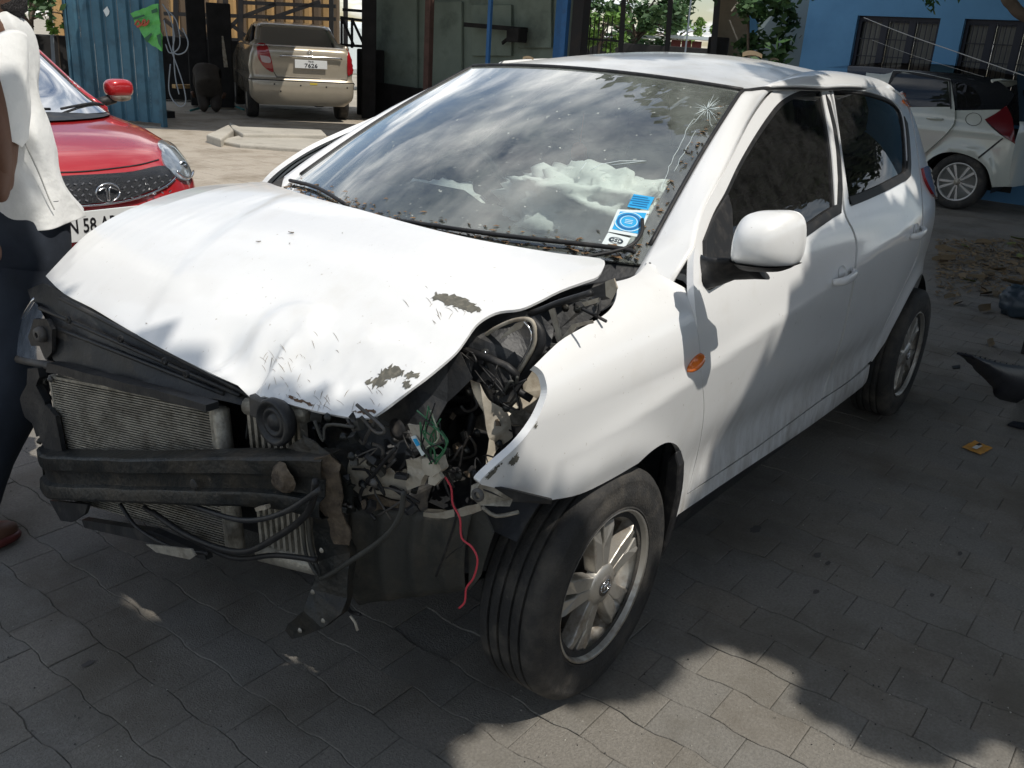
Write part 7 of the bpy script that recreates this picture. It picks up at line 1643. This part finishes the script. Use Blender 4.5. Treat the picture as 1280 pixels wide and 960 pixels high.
CP(MB().tube([pp(u, v, .118+.012*min(1, v/200)) for u, v in ((18, 150), (34, 185), (48, 215), (60, 245), (68, 262))], .0022, 5, seg=6).build('side_seam', M['stitch'], None))
# body continuous under the shirt: skin-modifier figure
def skinned(name, m, V, E_, Rr, par=CP, sub=2, root=0):
    me = bpy.data.meshes.new(name); me.from_pydata([tuple(v_) for v_ in V], E_, []); o = bpy.data.objects.new(name, me); col.objects.link(o); md = o.modifiers.new('skin', 'SKIN')
    for i, r_ in enumerate(Rr): me.skin_vertices[0].data[i].radius = (r_, r_) if not isinstance(r_, tuple) else r_
    me.skin_vertices[0].data[root].use_root = True; md.use_smooth_shade = True; s_ = o.modifiers.new('sub', 'SUBSURF'); s_.levels = s_.render_levels = sub; me.materials.append(m); par(o); return o
hip = pp(-8, 300); 
V = [hip, pp(-12, 200), pp(-14, 110), pp(-16, 50), pp(-14, 22), pp(-12, -8), pp(-12, -34), pp(24, 325, .06), pp(4, 455, .06), pp(-44, 640, .07), pp(-30, 655, .09), pp(-20, 330, -.06), pp(-38, 470, -.08), pp(-60, 640, -.08), pp(-40, 660, -.05),
     pp(-36, 52, .14), pp(-12, 130, .20), pp(2, 195, .20), pp(6, 240, .15), pp(-36, 52, -.14), pp(-50, 150, -.18), pp(-20, 250, -.10)]
Ed = [(0, 1), (1, 2), (2, 3), (3, 4), (4, 5), (5, 6), (0, 7), (7, 8), (8, 9), (9, 10), (0, 11), (11, 12), (12, 13), (13, 14), (3, 15), (15, 16), (16, 17), (17, 18), (3, 19), (19, 20), (20, 21)]
Rr = [.06, .07, .08, .08, .052, .085, .08, .05, .035, .03, .03, .05, .035, .03, .03, .05, .042, .034, .024, .05, .042, .026]
CP(skinned('body', M['skin'], V, Ed, Rr)) if False else skinned('body', M['skin'], V, Ed, Rr)
# trousers as wide cloth legs
def leg(rows_, dy, name='trouser_leg'):
    R_ = []
    for (u0, u1, v, d) in rows_:
        row = []
        for p in ring(u0, u1, v, d, 26, dy):
            f = .012*noise.noise(Vector((p[0]*12, p[1]*12, p[2]*9)))+.012*math.sin(p[2]*40+p[0]*20)*.4; row.append((p[0]+f, p[1]+f, p[2]))
        R_.append(row)
    o = MB().grid(R_, True, True).build(name, M['trouser'], None); s_ = o.modifiers.new('s', 'SUBSURF'); s_.levels = s_.render_levels = 1; return CP(o)
leg([(-62, 80, 245, .12), (-60, 86, 300, .13), (-58, 84, 330, .135), (-55, 72, 355, .13)], 0, 'trousers')
leg([(-30, 82, 325, .09), (-34, 78, 370, .105), (-42, 62, 420, .105), (-50, 48, 470, .10), (-64, 28, 520, .08), (-86, 0, 565, .075), (-98, -14, 620, .07), (-100, -26, 645, .065)], .07)
leg([(-70, 20, 325, .09), (-72, 12, 400, .09), (-80, -10, 500, .08), (-96, -30, 600, .07), (-96, -36, 650, .065)], -.10)
# near sleeve, forearm, hands
sl_ = []
for (c_u, c_v, r_, dy) in ((-12, 38, .085, .09), (-6, 75, .085, .13), (-2, 110, .078, .155), (2, 145, .070, .165), (3, 172, .066, .17), (2, 178, .062, .17)):
    c = pp(c_u, c_v, dy); sl_.append([(c[0]+r_*math.cos(t)*(1+.16*math.sin(3*t+c_v*.2)+.10*math.sin(7*t+c_v*.11)), c[1]+r_*.8*math.sin(t)*(1+.12*math.sin(5*t+c_v*.1)), c[2]+.012*math.sin(4*t+c_v)) for t in np.linspace(0, 2*math.pi, 22, endpoint=False)])
o = CP(MB().grid(sl_, True, True).build('sleeve', M['shirt'], None)); o.modifiers.new('t', 'SOLIDIFY').thickness = .003; s_ = o.modifiers.new('s', 'SUBSURF'); s_.levels = s_.render_levels = 1
fa = [pp(2, 165, .17), pp(0, 200, .175), pp(-2, 232, .165), pp(-3, 246, .15)]
CP(MB().tube([tuple(x) for x in fa], .04, 14, seg=5, rs=[.043, .040, .030, .024]).build('forearm', M['skin'], None))
def hand(c, dirs, name='hand', sc=1.0):
    """palm plus five separate bent fingers"""
    c = np.array(c); f, s_, n = [np.array(x, float)/np.linalg.norm(x) for x in dirs]
    V = [c, c+f*.035*sc, c+f*.070*sc]; Ed = [(0, 1), (1, 2)]; Rr = [(.024, .018), (.036, .017), (.034, .014)]
    palm = skinned(name, M['skin'], V, Ed, Rr)
    for k, (off, L_) in enumerate(((-.027, .060), (-.009, .070), (.009, .066), (.026, .052))):
        b = c+f*.075*sc+s_*off*sc; P_ = [b-f*.015, b+f*L_*.4*sc-n*.004, b+f*L_*.72*sc-n*.022*sc, b+f*L_*.78*sc-n*.045*sc]
        fg = MB().tube([tuple(x) for x in P_], .0085*sc, 8, seg=4, rs=[.0095, .0088, .008, .006]).build('finger', M['skin'], None); CP(fg); fg.parent = palm; fg.matrix_parent_inverse = Matrix(); fg.matrix_parent_inverse = palm.matrix_parent_inverse.copy() if False else (Matrix.Translation(per.location)).inverted() if False else Matrix()
    b = c+f*.02*sc-s_*.03*sc; fg = MB().tube([tuple(b), tuple(b-s_*.025*sc+f*.02*sc-n*.01), tuple(b-s_*.028*sc+f*.045*sc-n*.022)], .010, 8, seg=4, rs=[.012, .0105, .0075]).build('thumb', M['skin'], None); fg.parent = palm
    palm.matrix_parent_inverse = (Matrix.Translation(per.location)).inverted()
    for ch in palm.children: ch.matrix_parent_inverse = Matrix()
    return palm
hand(pp(-4, 240, .195), ((.75, -.1, -.55), (-.2, .9, .2), (-.4, -.2, -.8)), sc=1.05)
hand(pp(-6, 262, .185), ((.9, .0, -.25), (-.1, .9, -.3), (-.3, -.3, -.8)), sc=1.0)
hand(pp(-10, 300, .175), ((.25, .1, -1), (-.1, 1, .1), (-.9, -.1, .2)), sc=.9)
# head in profile at the very edge of the frame, bearded
hd = blob(tuple(pp(-16, -22)), .085, .078, .115, 'head', M['skin'], .03, 3, 22, .95); CP(hd)
no_ = blob(tuple(pp(21, -10)), .018, .014, .02, 'nose', M['skin'], 0, 1, 8, 1); no_.parent = hd; no_.matrix_parent_inverse = Matrix(); 
for dy in (.03,):
    ey = blob(tuple(pp(12, -26, .045)), .006, .012, .006, 'eye', M['hair'], 0, 1, 6, 1); ey.parent = hd
lip = MB().tube([tuple(pp(21, 0, dy)) for dy in (-.02, 0, .02)], .007, 6).build('mouth', M['shoe'], hd); er = blob(tuple(pp(-16, -20, .08)), .022, .012, .032, 'ear', M['skin'], .1, 4, 8, 1); er.parent = hd
brd = blob(tuple(pp(-4, 2)), .070, .072, .055, 'beard', M['hair'], .12, 12, 22, .9); brd.parent = hd
hr_ = blob(tuple(pp(-22, -40)), .092, .085, .09, 'hair', M['hair'], .1, 10, 18, .9); hr_.parent = hd
# sandal tip and foot at the left edge
ft = pp(-20, 645, .10); ft[2] = .045
foot = CP(blob((ft[0]+.04, ft[1]+.04, .04), .11, .042, .032, 'foot', M['skin'], .05, 4, 14, .85)); sd2 = blob((ft[0]+.045, ft[1]+.04, .02), .12, .05, .018, 'sandal', M['shoe'], .02, 3, 14, .7); CP(sd2)
p = on(6, 622, 0, ft[0]+.10); CP(blob((ft[0]+.07, ft[1]+.035, .10), .05, .035, .05, 'sandal_strap', M['shoe'], .1, 4, 12, .8))
# mechanic bending behind the beige sedan's flank
gM = on(262, 141, 2, 0); M['cloth_b'] = mat('brown_work_shirt', (.055, .047, .04), .95, var=.3, vscale=6, bump=.4, bscale=25)
mc_ = thing('person', 'mechanic in brown work clothes crouching beside the beige sedan, back to us', 'person', (gM[0], gM[1], 0)); CM = rootpar(mc_)
dM = gM[:2]-CAM[:2]; dM = np.array([*(dM/np.linalg.norm(dM)), 0]); rM = np.array([dM[1], -dM[0], 0])
W3 = lambda r_, f, z: tuple(gM+rM*r_+dM*f+np.array([0, 0, z]))
skinned('body', M['cloth_b'], [W3(.02, 0, .30), W3(.0, .05, .48), W3(-.02, .16, .66), W3(-.03, .30, .74), W3(-.04, .42, .72), W3(-.16, .30, .68), W3(-.20, .42, .45), W3(-.15, .52, .25), W3(.14, .30, .68), W3(.18, .42, .45), W3(.12, .52, .25), W3(-.09, .20, .30), W3(-.09, .02, .09), W3(-.09, .18, .04), W3(.11, .20, .30), W3(.11, .02, .09), W3(.11, .18, .04)],
        [(0, 1), (1, 2), (2, 3), (3, 4), (3, 5), (5, 6), (6, 7), (3, 8), (8, 9), (9, 10), (0, 11), (11, 12), (12, 13), (0, 14), (14, 15), (15, 16)], [.25, .24, .21, .15, .08, .08, .055, .035, .08, .055, .035, .13, .09, .05, .13, .09, .05], CM)
hm = blob(W3(-.05, .52, .66), .10, .10, .10, 'head', M['hair'], .05, 5, 14, .95); CM(hm)
for s_ in (-1, 1): o = MB().tube([W3(s_*.27, .45, .30), W3(s_*.24, .5, .22)], .03, 8).build('hand', M['skin'], None); CM(o)
MB().tube([tuple(on(u, v, 2, .02)) for u, v in ((238, 138), (262, 133), (285, 131), (305, 137))], .018, 6, seg=5).build('teal_hose', mat('teal_hose', (.03, .20, .20), .5), label='teal hose lying on the ground beside the mechanic', cat='hose')
o = MB().box((0, 0, 0), (.5, .12, .07), mtx=Matrix.Translation(at(232, 108, 18.8))).build('sunlit_plank', M['striped'], label='short sunlit plank lying behind the hoses', cat='plank', bev=.01)
